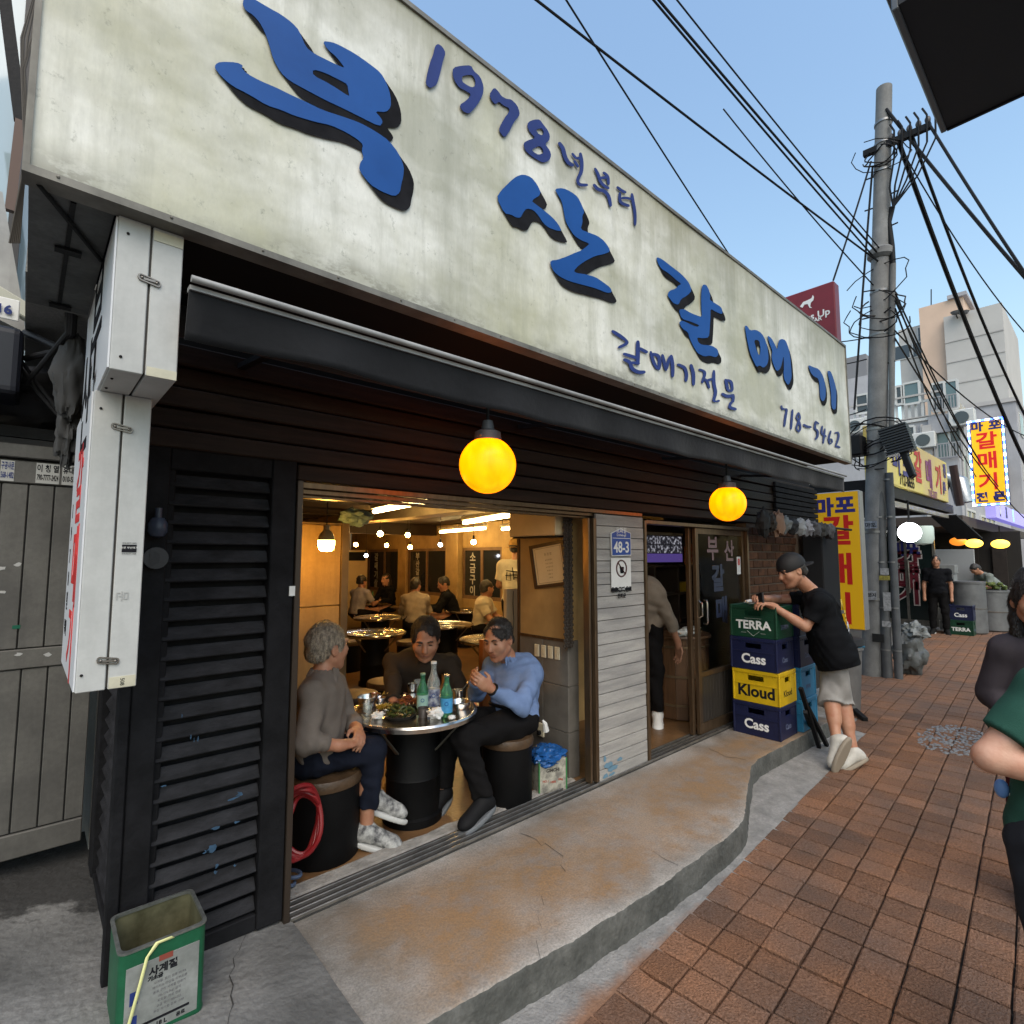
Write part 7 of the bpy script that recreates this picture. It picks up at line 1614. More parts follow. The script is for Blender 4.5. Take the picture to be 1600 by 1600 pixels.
# ================================================================== people: bodies grown as one smooth surface
class Field:
    def __init__(s, lo, hi, h):
        s.lo = np.array(lo, np.float32); s.h = h
        s.n = np.ceil((np.array(hi) - s.lo) / h).astype(int) + 1
        s.d = np.full(tuple(s.n), 9.0, np.float32)
    def sub(s, lo, hi):
        a = np.clip(np.floor((np.array(lo) - s.lo) / s.h).astype(int), 0, s.n); b = np.clip(np.ceil((np.array(hi) - s.lo) / s.h).astype(int) + 1, 0, s.n)
        if np.any(b - a < 1): return None
        ax = [s.lo[i] + s.h * np.arange(a[i], b[i], dtype=np.float32) for i in range(3)]
        return tuple(slice(a[i], b[i]) for i in range(3)), ax[0][:, None, None], ax[1][None, :, None], ax[2][None, None, :]
    def comb(s, sl, d, k, op):
        cur = s.d[sl]
        if op == 'u':
            h = np.clip(.5 + .5 * (cur - d) / k, 0, 1); s.d[sl] = cur * (1 - h) + d * h - k * h * (1 - h)
        else:
            h = np.clip(.5 - .5 * (cur + d) / k, 0, 1); s.d[sl] = cur * (1 - h) - d * h + k * h * (1 - h)
    def cone(s, a, b, ra, rb, k=.02, op='u', flat=None):
        a = np.array(a, float); b = np.array(b, float); m = max(ra, rb) + k * 2 + .03
        r = s.sub(np.minimum(a, b) - m, np.maximum(a, b) + m)
        if r is None: return s
        sl, X, Y, Z = r; ab = b - a; L = max(float(ab @ ab), 1e-9)
        t = np.clip(((X - a[0]) * ab[0] + (Y - a[1]) * ab[1] + (Z - a[2]) * ab[2]) / L, 0, 1)
        d = np.sqrt((X - a[0] - t * ab[0]) ** 2 + (Y - a[1] - t * ab[1]) ** 2 + (Z - a[2] - t * ab[2]) ** 2) - (ra + t * (rb - ra))
        s.comb(sl, d, k, op); return s
    def ell(s, c, fr, rad, k=.02, op='u'):
        c = np.array(c, float); m = max(rad) + k * 2 + .03
        r = s.sub(c - m, c + m)
        if r is None: return s
        sl, X, Y, Z = r; p = [sum(v * float(e) for v, e in zip((X - c[0], Y - c[1], Z - c[2]), ax)) for ax in fr]
        k0 = np.sqrt(sum((q / w) ** 2 for q, w in zip(p, rad))); k1 = np.sqrt(sum((q / (w * w)) ** 2 for q, w in zip(p, rad))) + 1e-6
        s.comb(sl, k0 * (k0 - 1) / k1, k, op); return s
    def cut(s, p, nrm, k=.004):       # remove the side the normal points to
        ax = [s.lo[i] + s.h * np.arange(s.n[i], dtype=np.float32) for i in range(3)]
        d = -((ax[0][:, None, None] - p[0]) * nrm[0] + (ax[1][None, :, None] - p[1]) * nrm[1] + (ax[2][None, None, :] - p[2]) * nrm[2])
        s.d = np.maximum(s.d, -d); return s
    def cut_near(s, p, nrm, R):
        r = s.sub(np.array(p) - R, np.array(p) + R)
        if r is None: return s
        sl, X, Y, Z = r; d = (X - p[0]) * nrm[0] + (Y - p[1]) * nrm[1] + (Z - p[2]) * nrm[2]
        ins = ((X - p[0]) ** 2 + (Y - p[1]) ** 2 + (Z - p[2]) ** 2) < R * R
        s.d[sl] = np.where(ins, np.maximum(s.d[sl], d), s.d[sl]); return s
    def folds(s, amp, freq, seed):
        r = np.random.RandomState(seed); ax = [s.lo[i] + s.h * np.arange(s.n[i], dtype=np.float32) for i in range(3)]
        X, Y, Z = ax[0][:, None, None], ax[1][None, :, None], ax[2][None, None, :]
        w = .03 * np.sin(9 * X + 7 * Z + 2) + .03 * np.sin(11 * Y - 6 * Z)
        f = 0
        for i in range(5):
            d = r.normal(size=3); d /= np.linalg.norm(d); q = freq * r.uniform(.6, 1.6)
            f = f + np.sin((d[0] * X + d[1] * Y + d[2] * Z + w * r.uniform(.6, 1.6)) * q + r.uniform(0, 6.28)) * r.uniform(.5, 1)
        s.d = s.d + (amp * f * .6).astype(np.float32) * (np.abs(s.d) < .05); return s
    def mesh(s, name, m, parent=None, smooth_it=1):
        D = s.d; n = D.shape; neg = D < 0
        c = np.zeros((n[0] - 1, n[1] - 1, n[2] - 1), np.int8)
        for i in (0, 1):
            for j in (0, 1):
                for k in (0, 1): c += neg[i:n[0] - 1 + i, j:n[1] - 1 + j, k:n[2] - 1 + k]
        act = np.argwhere((c > 0) & (c < 8))
        idx = np.full(c.shape, -1, np.int64); idx[act[:, 0], act[:, 1], act[:, 2]] = np.arange(len(act))
        acc = np.zeros((len(act), 3)); cnt = np.zeros(len(act))
        cor = [(i, j, k) for i in (0, 1) for j in (0, 1) for k in (0, 1)]
        val = {q: D[act[:, 0] + q[0], act[:, 1] + q[1], act[:, 2] + q[2]] for q in cor}
        for q in cor:
            for a in range(3):
                if q[a]: continue
                q2 = list(q); q2[a] = 1; q2 = tuple(q2); v0, v1 = val[q], val[q2]; ch = (v0 < 0) != (v1 < 0)
                t = np.where(ch, v0 / np.where(ch, v0 - v1, 1), 0); p = np.zeros((len(act), 3)) + np.array(q); p[:, a] += t
                acc += p * ch[:, None]; cnt += ch
        V = (act + acc / cnt[:, None]) * s.h + s.lo
        F = []
        for a in range(3):
            b, d = (a + 1) % 3, (a + 2) % 3
            sl0 = [slice(None)] * 3; sl1 = [slice(None)] * 3; sl0[a] = slice(0, n[a] - 1); sl1[a] = slice(1, n[a])
            ch = neg[tuple(sl0)] != neg[tuple(sl1)]; e = np.argwhere(ch)
            ok = (e[:, b] > 0) & (e[:, d] > 0) & (e[:, b] < n[b] - 1) & (e[:, d] < n[d] - 1); e = e[ok]
            fl = neg[e[:, 0], e[:, 1], e[:, 2]]
            def cell(db, dd):
                q = e.copy(); q[:, b] += db; q[:, d] += dd; return idx[q[:, 0], q[:, 1], q[:, 2]]
            quad = np.stack([cell(-1, -1), cell(0, -1), cell(0, 0), cell(-1, 0)], 1)
            quad[~fl] = quad[~fl][:, ::-1]; F.append(quad)
        F = np.concatenate(F); F = F[(F >= 0).all(1)]
        me = bpy.data.meshes.new(name); me.vertices.add(len(V)); me.vertices.foreach_set('co', V.astype(np.float32).ravel())
        me.loops.add(len(F) * 4); me.loops.foreach_set('vertex_index', F.ravel().astype(np.int32)); me.polygons.add(len(F))
        me.polygons.foreach_set('loop_start', np.arange(0, len(F) * 4, 4, dtype=np.int32)); me.polygons.foreach_set('use_smooth', np.ones(len(F), bool))
        me.update(calc_edges=True); me.validate(); me.materials.append(m)
        return put(bpy.data.objects.new(name, me), name, parent)
def skin_mat(nm, col): return mat('skin_' + nm, col, .5, var=.25, vscale=16, col2=(col[0] * .85, col[1] * .68, col[2] * .62), bump=.1, bscale=180)
def cloth_mat(nm, col, rough=.85): return mat('cloth_' + nm, col, rough, var=.2, vscale=9, fine=.12, fscale=260, bump=.2, bscale=320, spec=.15)
SK = skin_mat('tan', (.40, .21, .13)); SK2 = skin_mat('pale', (.52, .30, .21)); SKD = skin_mat('brown', (.26, .12, .07))
hair_b = mat('black_hair', (.012, .01, .009), .45, var=.5, vscale=90, col2=(.03, .025, .022), stretch=(1, 1, .4), bump=.5, bscale=160); hair_g = mat('grey_hair', (.36, .30, .22), .55, var=.8, vscale=90, col2=(.09, .075, .06), stretch=(1, 1, .35), bump=.3, bscale=120)
V3 = lambda *a: np.array(a, float)
def nrm(v): v = np.array(v, float); return v / max(np.linalg.norm(v), 1e-9)
def hand(F, wr, d, pn, sc, curl, side, spread=.25):
    """palm, four jointed fingers and a thumb; d finger direction, pn palm-side normal"""
    d = nrm(d); pn = nrm(np.array(pn) - d * np.dot(pn, d)); sd_ = np.cross(d, pn) * side
    kn = wr + d * .085 * sc
    F.ell(wr + d * .05 * sc, (d, sd_, pn), (.055 * sc, .041 * sc, .0165 * sc), .012)
    F.cone(wr - d * .02 * sc, wr + d * .03 * sc, .026 * sc, .024 * sc, .015)
    for i, (o, L, r) in enumerate([(-.028, .9, .0085), (-.0095, 1.0, .009), (.0095, .95, .0088), (.027, .76, .0078)]):
        b = kn + sd_ * o * sc - d * (.006 if i in (0, 3) else 0) * sc; a = curl * (.9 + .1 * i); dd = nrm(d * math.cos(a * .6) + pn * math.sin(a * .6) + sd_ * o * spread * 8)
        p1 = b + dd * .042 * L * sc; d2 = nrm(d * math.cos(a * 1.5) + pn * math.sin(a * 1.5)); p2 = p1 + d2 * .028 * L * sc; d3 = nrm(d * math.cos(a * 2.1) + pn * math.sin(a * 2.1)); p3 = p2 + d3 * .02 * L * sc
        F.cone(b, p1, r * 1.08 * sc, r * sc, .004); F.cone(p1, p2, r * sc, r * .92 * sc, .003); F.cone(p2, p3, r * .92 * sc, r * .75 * sc, .003)
    tb = wr + d * .03 * sc - sd_ * .03 * sc; t1 = tb + nrm(d * .7 - sd_ * .6 + pn * .35) * .036 * sc; t2 = t1 + nrm(d * .85 - sd_ * .15 + pn * .5) * .028 * sc
    F.cone(tb, t1, .0125 * sc, .0105 * sc, .008); F.cone(t1, t2, .0105 * sc, .0085 * sc, .004)
def strands(ho, hd, fw, up, rt, hs, m, seed, hair):
    r = np.random.RandomState(seed); me = ho.data; n = len(me.vertices)
    co = np.empty(n * 3, np.float32); me.vertices.foreach_get('co', co); co = co.reshape(-1, 3); nn = np.empty(n * 3, np.float32); me.vertices.foreach_get('normal', nn); nn = nn.reshape(-1, 3)
    k = r.randint(0, n, 6500); p = co[k].astype(float); q = nn[k].astype(float); f = (p - hd) @ fw
    d = -up * .7 + np.where(f > .02 * hs, .55, -.6)[:, None] * fw + r.normal(size=(len(k), 3)) * .45
    if hair == 'long': d = -up + r.normal(size=(len(k), 3)) * .15
    d -= q * (d * q).sum(1)[:, None]; d /= np.linalg.norm(d, axis=1)[:, None]; sd_ = np.cross(d, q) * .0013 * hs
    L = r.uniform(.009, .02, len(k))[:, None] * hs; a = p - q * .001; b = p + d * L * .6 + q * .0028 * hs * r.uniform(.2, 1.5, len(k))[:, None]; c = p + d * L + q * .0028 * hs * r.uniform(-.6, 1.8, len(k))[:, None]
    V = np.stack([a - sd_, a + sd_, b + sd_, b - sd_, c], 1).reshape(-1, 3); mb = MB(); mb.v = [tuple(v) for v in V]
    for i in range(len(k)): o = 5 * i; mb.f += [(o, o + 1, o + 2, o + 3), (o + 3, o + 2, o + 4)]
    s_ = mb.obj('hair_strands', m, ho); s_['kind'] = 'stuff'
def person(label, J, skin, top, bottom, hairm, h=.008, s=1.0, sleeve='long', legs='long', hair='short', shoes=None, hands=True, face=True, group=None, seed=1, collar=True, cap=None, glasses=False, build=1.0, kind_loc=None, hem=.0, belt=False):
    """J: joint positions in metres. One body mesh; clothes, hair and shoes are children."""
    J = {k: np.array(v, float) for k, v in J.items()}
    hd, fw = J['hd'], nrm(J['face']); up = nrm(J['up'] - fw * np.dot(J['up'], fw)) if 'up' in J else nrm(V3(0, 0, 1) - fw * fw[2]); rt = np.cross(fw, up)
    hs = J.get('hs', V3(1))[()] if False else float(J['hs']) if 'hs' in J else 1.0
    pel, che, nb = J['pel'], J['che'], J['nb']
    tor = nrm(nb - pel); shd = nrm(J['shL'] - J['shR']); fr_t = np.cross(shd, tor); fr_t = nrm(fr_t)
    pts = np.array([v for k, v in J.items() if k not in ('face', 'up', 'hs', 'hL', 'hR', 'pnL', 'pnR', 'curlL', 'curlR') and v.shape == (3,)]); lo, hi = pts.min(0) - .24 * s, pts.max(0) + .24 * s
    loc = kind_loc if kind_loc is not None else (float(pel[0]), float(pel[1]), float(min(J['anL'][2], J['anR'][2]) - .08) if 'anL' in J else float(pel[2]))
    root = thing('person', label, 'person', loc, group)
    def torso(F, g):
        F.cone(J['shL'], J['shR'], (.058 + g) * s * build, (.058 + g) * s * build, .05)
        F.ell(che, (fr_t, shd, tor), ((.108 * build + g) * s, (.155 * build + g) * s, (.18 + g) * s), .05)
        mid = (che + pel) / 2; F.ell(mid, (fr_t, shd, tor), ((.112 * build + g) * s, (.142 * build + g) * s, (.17 + g) * s), .06)
        F.ell(pel, (fr_t, shd, tor), ((.118 * build + g) * s, (.158 * build + g) * s, (.12 + g) * s), .05)
    B = Field(lo, hi, h)
    torso(B, -.006)
    B.cone(nb, hd - up * .05 * hs - fw * .012 * hs, .056 * s, .052 * hs, .03)
    for q in 'LR':
        ak = .8 if sleeve == 'long' else 1.0; B.cone(J['sh' + q], J['el' + q], .047 * s * ak, .038 * s * ak, .03); B.cone(J['el' + q], J['wr' + q], .039 * s * ak, .0265 * s, .012)
        B.ell(J['el' + q] + (J['wr' + q] - J['el' + q]) * .28, (nrm(J['wr' + q] - J['el' + q]), nrm(np.cross(J['wr' + q] - J['el' + q], V3(.3, .5, 1))), nrm(np.cross(J['wr' + q] - J['el' + q], np.cross(J['wr' + q] - J['el' + q], V3(.3, .5, 1))))), (.07 * s, .036 * s * ak, .036 * s * ak), .02)
        if 'kn' + q in J:
            B.cone(pel + (1 if q == 'L' else -1) * shd * .085 * s, J['kn' + q], .078 * s, .052 * s, .03)
            B.cone(J['kn' + q], J['an' + q], .052 * s, .034 * s, .02); kv = J['an' + q] - J['kn' + q]
            B.cone(J['kn' + q] + kv * .15 - fr_t * .012, J['kn' + q] + kv * .5 - fr_t * .01, .054 * s, .045 * s, .03); B.cone(J['an' + q], J['to' + q] - V3(0, 0, .025), .031 * s, .016 * s, .015)
    # head
    P = lambda f, r, u: hd + (fw * f + rt * r + up * u) * hs
    fr = (fw, rt, up); E = lambda f, r, u, a, b, c, k=.02, op='u': B.ell(P(f, r, u), fr, (a * hs, b * hs, c * hs), k * hs, op)
    E(-.008, 0, .03, .098, .076, .098, .02); E(.03, 0, -.035, .066, .061, .075, .03); B.cone(P(.04, 0, -.09), P(.068, 0, -.098), .032 * hs, .02 * hs, .02)
    for sd_ in (-1, 1): B.cone(P(.0, sd_ * .052, -.05), P(.055, sd_ * .022, -.092), .022 * hs, .018 * hs, .02); E(.062, sd_ * .04, -.022, .024, .024, .026, .02)
    if face:
        for sd_ in (-1, 1):
            E(.088, sd_ * .031, .012, .018, .02, .0125, .01, 's'); E(.079, sd_ * .031, .010, .0125, .0165, .0095, .004); E(.087, sd_ * .03, .031, .009, .025, .0075, .012)
            B.cone(P(.081, sd_ * .011, -.033), P(.088, sd_ * .010, -.034), .0085 * hs, .0085 * hs, .006); E(-.008, sd_ * .078, -.004, .021, .0075, .033, .006); E(.0, sd_ * .083, -.002, .010, .006, .018, .004, 's')
        B.cone(P(.09, 0, .02), P(.109, 0, -.022), .0095 * hs, .0145 * hs, .014)
        E(.089, 0, -.052, .0105, .025, .0065, .006); E(.087, 0, -.065, .011, .021, .0075, .006); E(.1, 0, -.0585, .012, .024, .0018, .002, 's')
    if hands:
        for q, sd_ in (('L', 1), ('R', -1)):
            if 'h' + q in J: hand(B, J['wr' + q], J['h' + q], J['pn' + q], s * 1.02, float(J['curl' + q]) if 'curl' + q in J else .7, sd_)
            else:
                dv = nrm(J['wr' + q] - J['el' + q]); B.cone(J['wr' + q], J['wr' + q] + dv * .1 * s, .028 * s, .032 * s, .015)
    body = B.mesh('body', skin, root)
    # eyes and brows
    if face:
        for sd_ in (-1, 1):
            mb = MB(); c = P(.0895, sd_ * .031, .0105); mb.sphere((0, 0, 0), 1, 12, 8)
            mb.v = [tuple(c + (fw * v[0] * .0035 + rt * v[1] * .011 + up * v[2] * .0036) * hs) for v in mb.v]; mb.obj('eye', mat('eye_dark', (.012, .01, .009), .25), root, smooth=True)
            mb = MB(); mb.tube([P(.098, sd_ * .014, .031), P(.0985, sd_ * .03, .037), P(.088, sd_ * .048, .032)], [.004 * hs, .0048 * hs, .0022 * hs], 6); mb.obj('eyebrow', hairm, root, smooth=True)
        mb = MB(); mb.tube([P(.0935, -.02, -.0585), P(.0995, 0, -.057), P(.0935, .02, -.0585)], [.001 * hs, .0022 * hs, .001 * hs], 6); mb.obj('lips', mat('lip', (.22, .075, .06), .45), root, smooth=True)
    # hair
    if hair:
        H = Field(hd - .2 * hs, hd + .2 * hs, min(h, .007) if face else h)
        H.ell(P(-.012, 0, .034), fr, (.103 * hs, .081 * hs, .102 * hs), .01)
        if hair == 'long': H.cone(P(-.05, .0, -.03), P(-.07, 0, -.13), .075 * hs, .06 * hs, .03); H.cone(P(-.02, .062, 0), P(-.02, .06, -.14), .028 * hs, .03 * hs, .03); H.cone(P(-.02, -.062, 0), P(-.02, -.06, -.14), .028 * hs, .03 * hs, .03)
        else: H.ell(P(-.06, 0, -.02), fr, (.05 * hs, .068 * hs, .06 * hs), .02)
        if hair == 'bald': H.ell(P(.085, .0, .085), fr, (.06 * hs, .06 * hs, .05 * hs), .02, 's')
        H.ell(P(.118, 0, -.03), fr, (.082 * hs, .1 * hs, (.07 if hair == 'fringe' else .108) * hs), .012, 's')
        if hair == 'parted': H.ell(P(.1, .012, .055), fr, (.05 * hs, .038 * hs, .045 * hs), .008, 's')
        if hair != 'long': H.ell(P(.02, 0, -.11), fr, (.16 * hs, .16 * hs, .075 * hs), .012, 's')
        for sd_ in (-1, 1): H.ell(P(.012, sd_ * .088, -.022), fr, (.034 * hs, .022 * hs, .04 * hs), .008, 's')
        H.folds(.0028 * hs, 110, seed); H.folds(.003 * hs, 45, seed + 2); ho = H.mesh('hair', hairm, root)
        if face and h < .0075 and cap is None: strands(ho, hd, fw, up, rt, hs, hairm, seed, hair)
    if cap is not None:
        K = Field(hd - .24 * hs, hd + .24 * hs, min(h, .007)); K.ell(P(-.012, 0, .042), fr, (.112 * hs, .09 * hs, .10 * hs), .01); K.cut(P(.0, 0, .018) , -nrm(up + fw * .12))
        cd_ = -1 if cap[1] == 'back' else 1; K.ell(P(.125 * cd_, 0, .012 if cd_ > 0 else .006), fr, (.07 * hs, .07 * hs, .009 * hs), .012)
        K.mesh('cap', cap[0], root)
    # shirt
    if top is not None:
        T_ = Field(lo, hi, h); torso(T_, .013)
        for q in 'LR':
            a, e, w_ = J['sh' + q], J['el' + q], J['wr' + q]
            if sleeve == 'short': b2 = a + (e - a) * .72; T_.cone(a, b2, .063 * s, .064 * s, .03); T_.cut_near(b2, nrm(e - a), .09 * s)
            else:
                T_.cone(a, e, .061 * s, .056 * s, .03); fin = .93 if sleeve == 'long' else .42; b2 = e + (w_ - e) * fin; T_.cone(e, b2, .056 * s, .044 * s if sleeve == 'long' else .053 * s, .02); T_.cut_near(b2, nrm(w_ - e), .065 * s)
                if sleeve == 'rolled': b3 = e + (w_ - e) * (fin - .1); T_.cone(b3, b2, .05 * s, .05 * s, .005)
        if hem > .03: T_.ell(pel - tor * .04 * s, (fr_t, shd, tor), ((.118 * build + .024) * s, (.158 * build + .016) * s, .36 * s), .04)
        fk = .45 if build < .93 else 1.0; T_.folds(.0052 * fk, 34, seed + 5); T_.folds(.0034 * fk, 66, seed + 9)
        if collar:
            nd_ = nrm(hd - nb); c0 = nb + nd_ * .05 * s
            for t in np.linspace(.35, 2 * math.pi - .35, 15): d_ = fr_t * math.cos(t) + shd * math.sin(t); T_.cone(c0 + d_ * .064 * s - nd_ * .008 * s, c0 + d_ * .077 * s - nd_ * .04 * s, .010 * s, .010 * s, .006)
            for sd_ in (-1, 1): T_.cone(c0 + fr_t * .058 * s + shd * sd_ * .022 * s, c0 + fr_t * .082 * s + shd * sd_ * .042 * s - tor * .055 * s, .011 * s, .007 * s, .006)
        else:
            nd_ = nrm(hd - nb); c0 = nb + nd_ * .012 * s
            for t in np.linspace(0, 2 * math.pi, 17): d_ = fr_t * math.cos(t) + shd * math.sin(t); T_.cone(c0 + d_ * .06 * s, c0 + d_ * .066 * s - nd_ * .01 * s, .008 * s, .008 * s, .006)
        T_.cone(nb + nrm(hd - nb) * .015 * s, hd, .047 * s, .06 * s, .006, 's')
        T_.cut(pel + tor * (-.04 - hem) * s, -tor)
        shirt = T_.mesh('shirt', top, root)
    if bottom is not None and 'knL' in J:
        Q = Field(lo, hi, h); Q.ell(pel, (fr_t, shd, tor), ((.118 * build + .006) * s, (.158 * build + .004) * s, .125 * s), .05)
        for q, sg_ in (('L', 1), ('R', -1)):
            hp_ = pel + sg_ * shd * .085 * s; k_, a_ = J['kn' + q], J['an' + q]
            if legs == 'long': b2 = k_ + (a_ - k_) * .93; Q.cone(hp_, k_, .094 * s, .073 * s, .04); Q.cone(k_, b2, .072 * s, .056 * s, .02); Q.cut_near(b2, nrm(a_ - k_), .085 * s)
            elif legs == 'cropped': b2 = k_ + (a_ - k_) * .74; Q.cone(hp_, k_, .094 * s, .073 * s, .04); Q.cone(k_, b2, .072 * s, .058 * s, .02); Q.cut_near(b2, nrm(a_ - k_), .085 * s)
            else: b2 = k_ + (a_ - k_) * .12; Q.cone(hp_, k_, .09 * s, .082 * s, .02); Q.cone(k_, b2, .082 * s, .088 * s, .01); Q.cut_near(b2, nrm(a_ - k_), .12 * s)
        Q.folds(.0055, 34, seed + 13); Q.folds(.003, 70, seed + 17)
        Q.cut(pel + tor * .075 * s, tor); Q.mesh('trousers', bottom, root)
        if belt:
            bl_ = MB(); bl_.tube([pel + tor * .066 * s + fr_t * .126 * s * build * math.cos(t) + shd * .166 * s * build * math.sin(t) for t in np.linspace(0, 2 * math.pi, 29)[:-1]], .012 * s, 8, closed=True); bl_.obj('belt', black_metal, root, smooth=True)
    if shoes is not None and 'knL' in J:
        for q in 'LR':
            a_, t_ = J['an' + q], J['to' + q]; d_ = nrm(t_ - a_); shin = nrm(J['kn' + q] - a_); soleup = nrm(shin - d_ * np.dot(shin, d_)); fd = nrm(np.cross(np.cross(soleup, d_), soleup)); sdv = np.cross(soleup, fd)
            Fo = Field(np.minimum(a_, t_) - .16, np.maximum(a_, t_) + .16, min(h, .008))
            heel = a_ - soleup * .045 * s - fd * .03 * s; ball = t_ - soleup * .04 * s
            Fo.cone(heel, a_ + soleup * .0, .037 * s, .04 * s, .03); Fo.cone(a_ - soleup * .018 * s, ball + soleup * .004 * s, .049 * s, .038 * s, .03); Fo.ell(ball, (fd, sdv, soleup), (.06 * s, .046 * s, .034 * s), .02)
            sp_ = a_ - soleup * .075 * s; Fo.cut(sp_, -soleup); Fo.cut(a_ + soleup * .035 * s, soleup)
            sh_ = Fo.mesh('shoe', shoes[0], root)
            L0 = Field(np.minimum(a_, t_) - .16, np.maximum(a_, t_) + .16, min(h, .008))
            L0.ell((heel + ball) / 2 + fd * .022 * s - soleup * .03 * s, (fd, sdv, soleup), (.148 * s, .052 * s, .06 * s), .02); L0.cut(sp_ + soleup * .012 * s, soleup); L0.cut(sp_ - soleup * .016 * s, -soleup); L0.mesh('sole', shoes[1], sh_)
    return root
# ------------------------------------------------------------------ the three men at the near table
grey_shirt = cloth_mat('grey_brown_shirt', (.17, .145, .125)); brown_shirt = cloth_mat('dark_brown_shirt', (.040, .030, .022)); blue_shirt = cloth_mat('light_blue_shirt', (.17, .25, .44))
navy_tr = cloth_mat('navy_trousers', (.010, .013, .024)); black_tr = cloth_mat('black_trousers', (.007, .0065, .007)); brown_tr = cloth_mat('brown_trousers', (.035, .022, .015))
sneaker = mat('grey_sneaker', (.46, .46, .44), .7, var=.8, vscale=26, col2=(.05, .05, .055)); sole_w = mat('white_sole', (.5, .5, .48), .6); sole_g = mat('grey_sole', (.13, .14, .15), .7); black_shoe = mat('black_shoe', (.008, .008, .009), .7, spec=.2)
person('grey-haired man in a grey shirt sitting left of the near table', dict(
    hd=(1.18, 2.72, 1.115), face=(.96, .16, .03), up=(-.05, 0, 1), hs=1.0, nb=(1.15, 2.70, .975), che=(1.145, 2.69, .84), pel=(1.12, 2.69, .62),
    shR=(1.055, 2.58, .925), shL=(1.255, 2.83, .915), elR=(.985, 2.485, .745), wrR=(1.155, 2.475, .70), elL=(1.33, 2.76, .71), wrL=(1.295, 2.60, .715),
    hR=(.85, .35, -.1), pnR=(.1, .3, -1), curlR=.6, hL=(-.25, -.85, -.1), pnL=(-.5, .2, -.8), curlL=.7,
    knL=(1.41, 2.72, .655), knR=(1.37, 2.58, .60), anL=(1.43, 2.655, .345), toL=(1.545, 2.59, .285), anR=(1.35, 2.59, .225), toR=(1.46, 2.51, .185)),
    SK, grey_shirt, navy_tr, hair_g, .0062, .93, 'rolled', 'cropped', 'short', (sneaker, sole_w), seed=3, group='men at the near table')
person('man in a dark brown shirt leaning over the far side of the near table', dict(
    hd=(1.985, 3.05, 1.045), face=(-.5, -.74, -.36), up=(-.2, -.3, .9), hs=1.12, nb=(2.06, 3.2, .895), che=(2.07, 3.26, .78), pel=(2.08, 3.36, .59),
    shR=(1.885, 3.29, .865), shL=(2.215, 3.10, .845), elR=(1.785, 3.12, .775), wrR=(1.72, 2.99, .70), elL=(2.2, 2.97, .725), wrL=(2.13, 2.88, .63),
    hR=(-.1, -.7, -.5), pnR=(.3, -.3, -1), curlR=.4, hL=(-.4, -.5, -.4), pnL=(-.3, .3, -1), curlL=.5,
    knL=(2.05, 3.0, .62), knR=(1.9, 3.1, .62), anL=(2.02, 3.0, .22), toL=(1.95, 2.9, .17), anR=(1.88, 3.12, .22), toR=(1.8, 3.02, .17)),
    SK, brown_shirt, black_tr, hair_b, .0062, .97, 'long', 'long', 'parted', (black_shoe, black_shoe), seed=7, group='men at the near table')
pr = person('man in a light blue shirt talking with raised hands at the near table', dict(
    hd=(2.265, 2.64, 1.055), face=(-.90, -.30, -.24), up=(-.15, 0, 1), hs=1.04, nb=(2.365, 2.63, .905), che=(2.375, 2.61, .78), pel=(2.31, 2.55, .585),
    shL=(2.40, 2.475, .85), shR=(2.335, 2.775, .86), elL=(2.225, 2.39, .705), wrL=(2.065, 2.475, .815), elR=(2.17, 2.74, .72), wrR=(2.08, 2.62, .835),
    hL=(-.75, .1, .5), pnL=(.2, .9, .2), curlL=.85, hR=(-.7, -.35, .35), pnR=(-.2, -.7, .3), curlR=.7,
    knL=(1.86, 2.46, .585), knR=(1.9, 2.64, .60), anL=(1.95, 2.40, .255), toL=(1.81, 2.385, .215), anR=(1.86, 2.66, .24), toR=(1.74, 2.63, .18)),
    SK, blue_shirt, black_tr, hair_b, .0062, .96, 'long', 'long', 'parted', (black_shoe, sole_g), seed=11, belt=True, group='men at the near table')
wt = MB(); wt.tube([V3(2.073, 2.47, .81) + V3(.032 * math.cos(t) * .6, .034 * math.sin(t), .032 * math.cos(t) * .8) for t in np.linspace(0, 6.28, 20)[:-1]], .008, 8, closed=True); wt.obj('watch', black_metal, pr, smooth=True)

# ------------------------------------------------------------------ generic poses for the people further off
def basis(yaw): f = V3(math.cos(yaw), math.sin(yaw), 0); return f, V3(-f[1], f[0], 0)
def seated(x, y, yaw, s=.93, lean=.08, turn=0.0, nod=0.0, arm='table'):
    f, l_ = basis(yaw); o = V3(x, y, 0); z = lambda q: V3(0, 0, q)
    J = dict(pel=o + z(.60), che=o + f * lean * .6 + z(.60 + .28 * s), nb=o + f * lean + z(.60 + .42 * s))
    J['shL'] = J['nb'] + l_ * .165 * s - z(.05); J['shR'] = J['nb'] - l_ * .165 * s - z(.05)
    fd = basis(yaw + turn)[0] + z(-nod); J['hd'] = J['nb'] + z(.155 * s) + f * .03; J['face'] = fd; J['hs'] = s * 1.02
    for q, sg_ in (('L', 1), ('R', -1)):
        J['el' + q] = J['sh' + q] + f * .13 * s + l_ * sg_ * .05 - z(.22 * s); J['wr' + q] = J['el' + q] + f * .2 * s - l_ * sg_ * .07 + z(.03 if arm == 'table' else -.06)
        J['kn' + q] = J['pel'] + f * .40 * s + l_ * sg_ * .12 + z(.02); J['an' + q] = J['kn' + q] + V3(0, 0, -.40) + f * .02; J['to' + q] = J['an' + q] + f * .13 - z(.04)
    return J
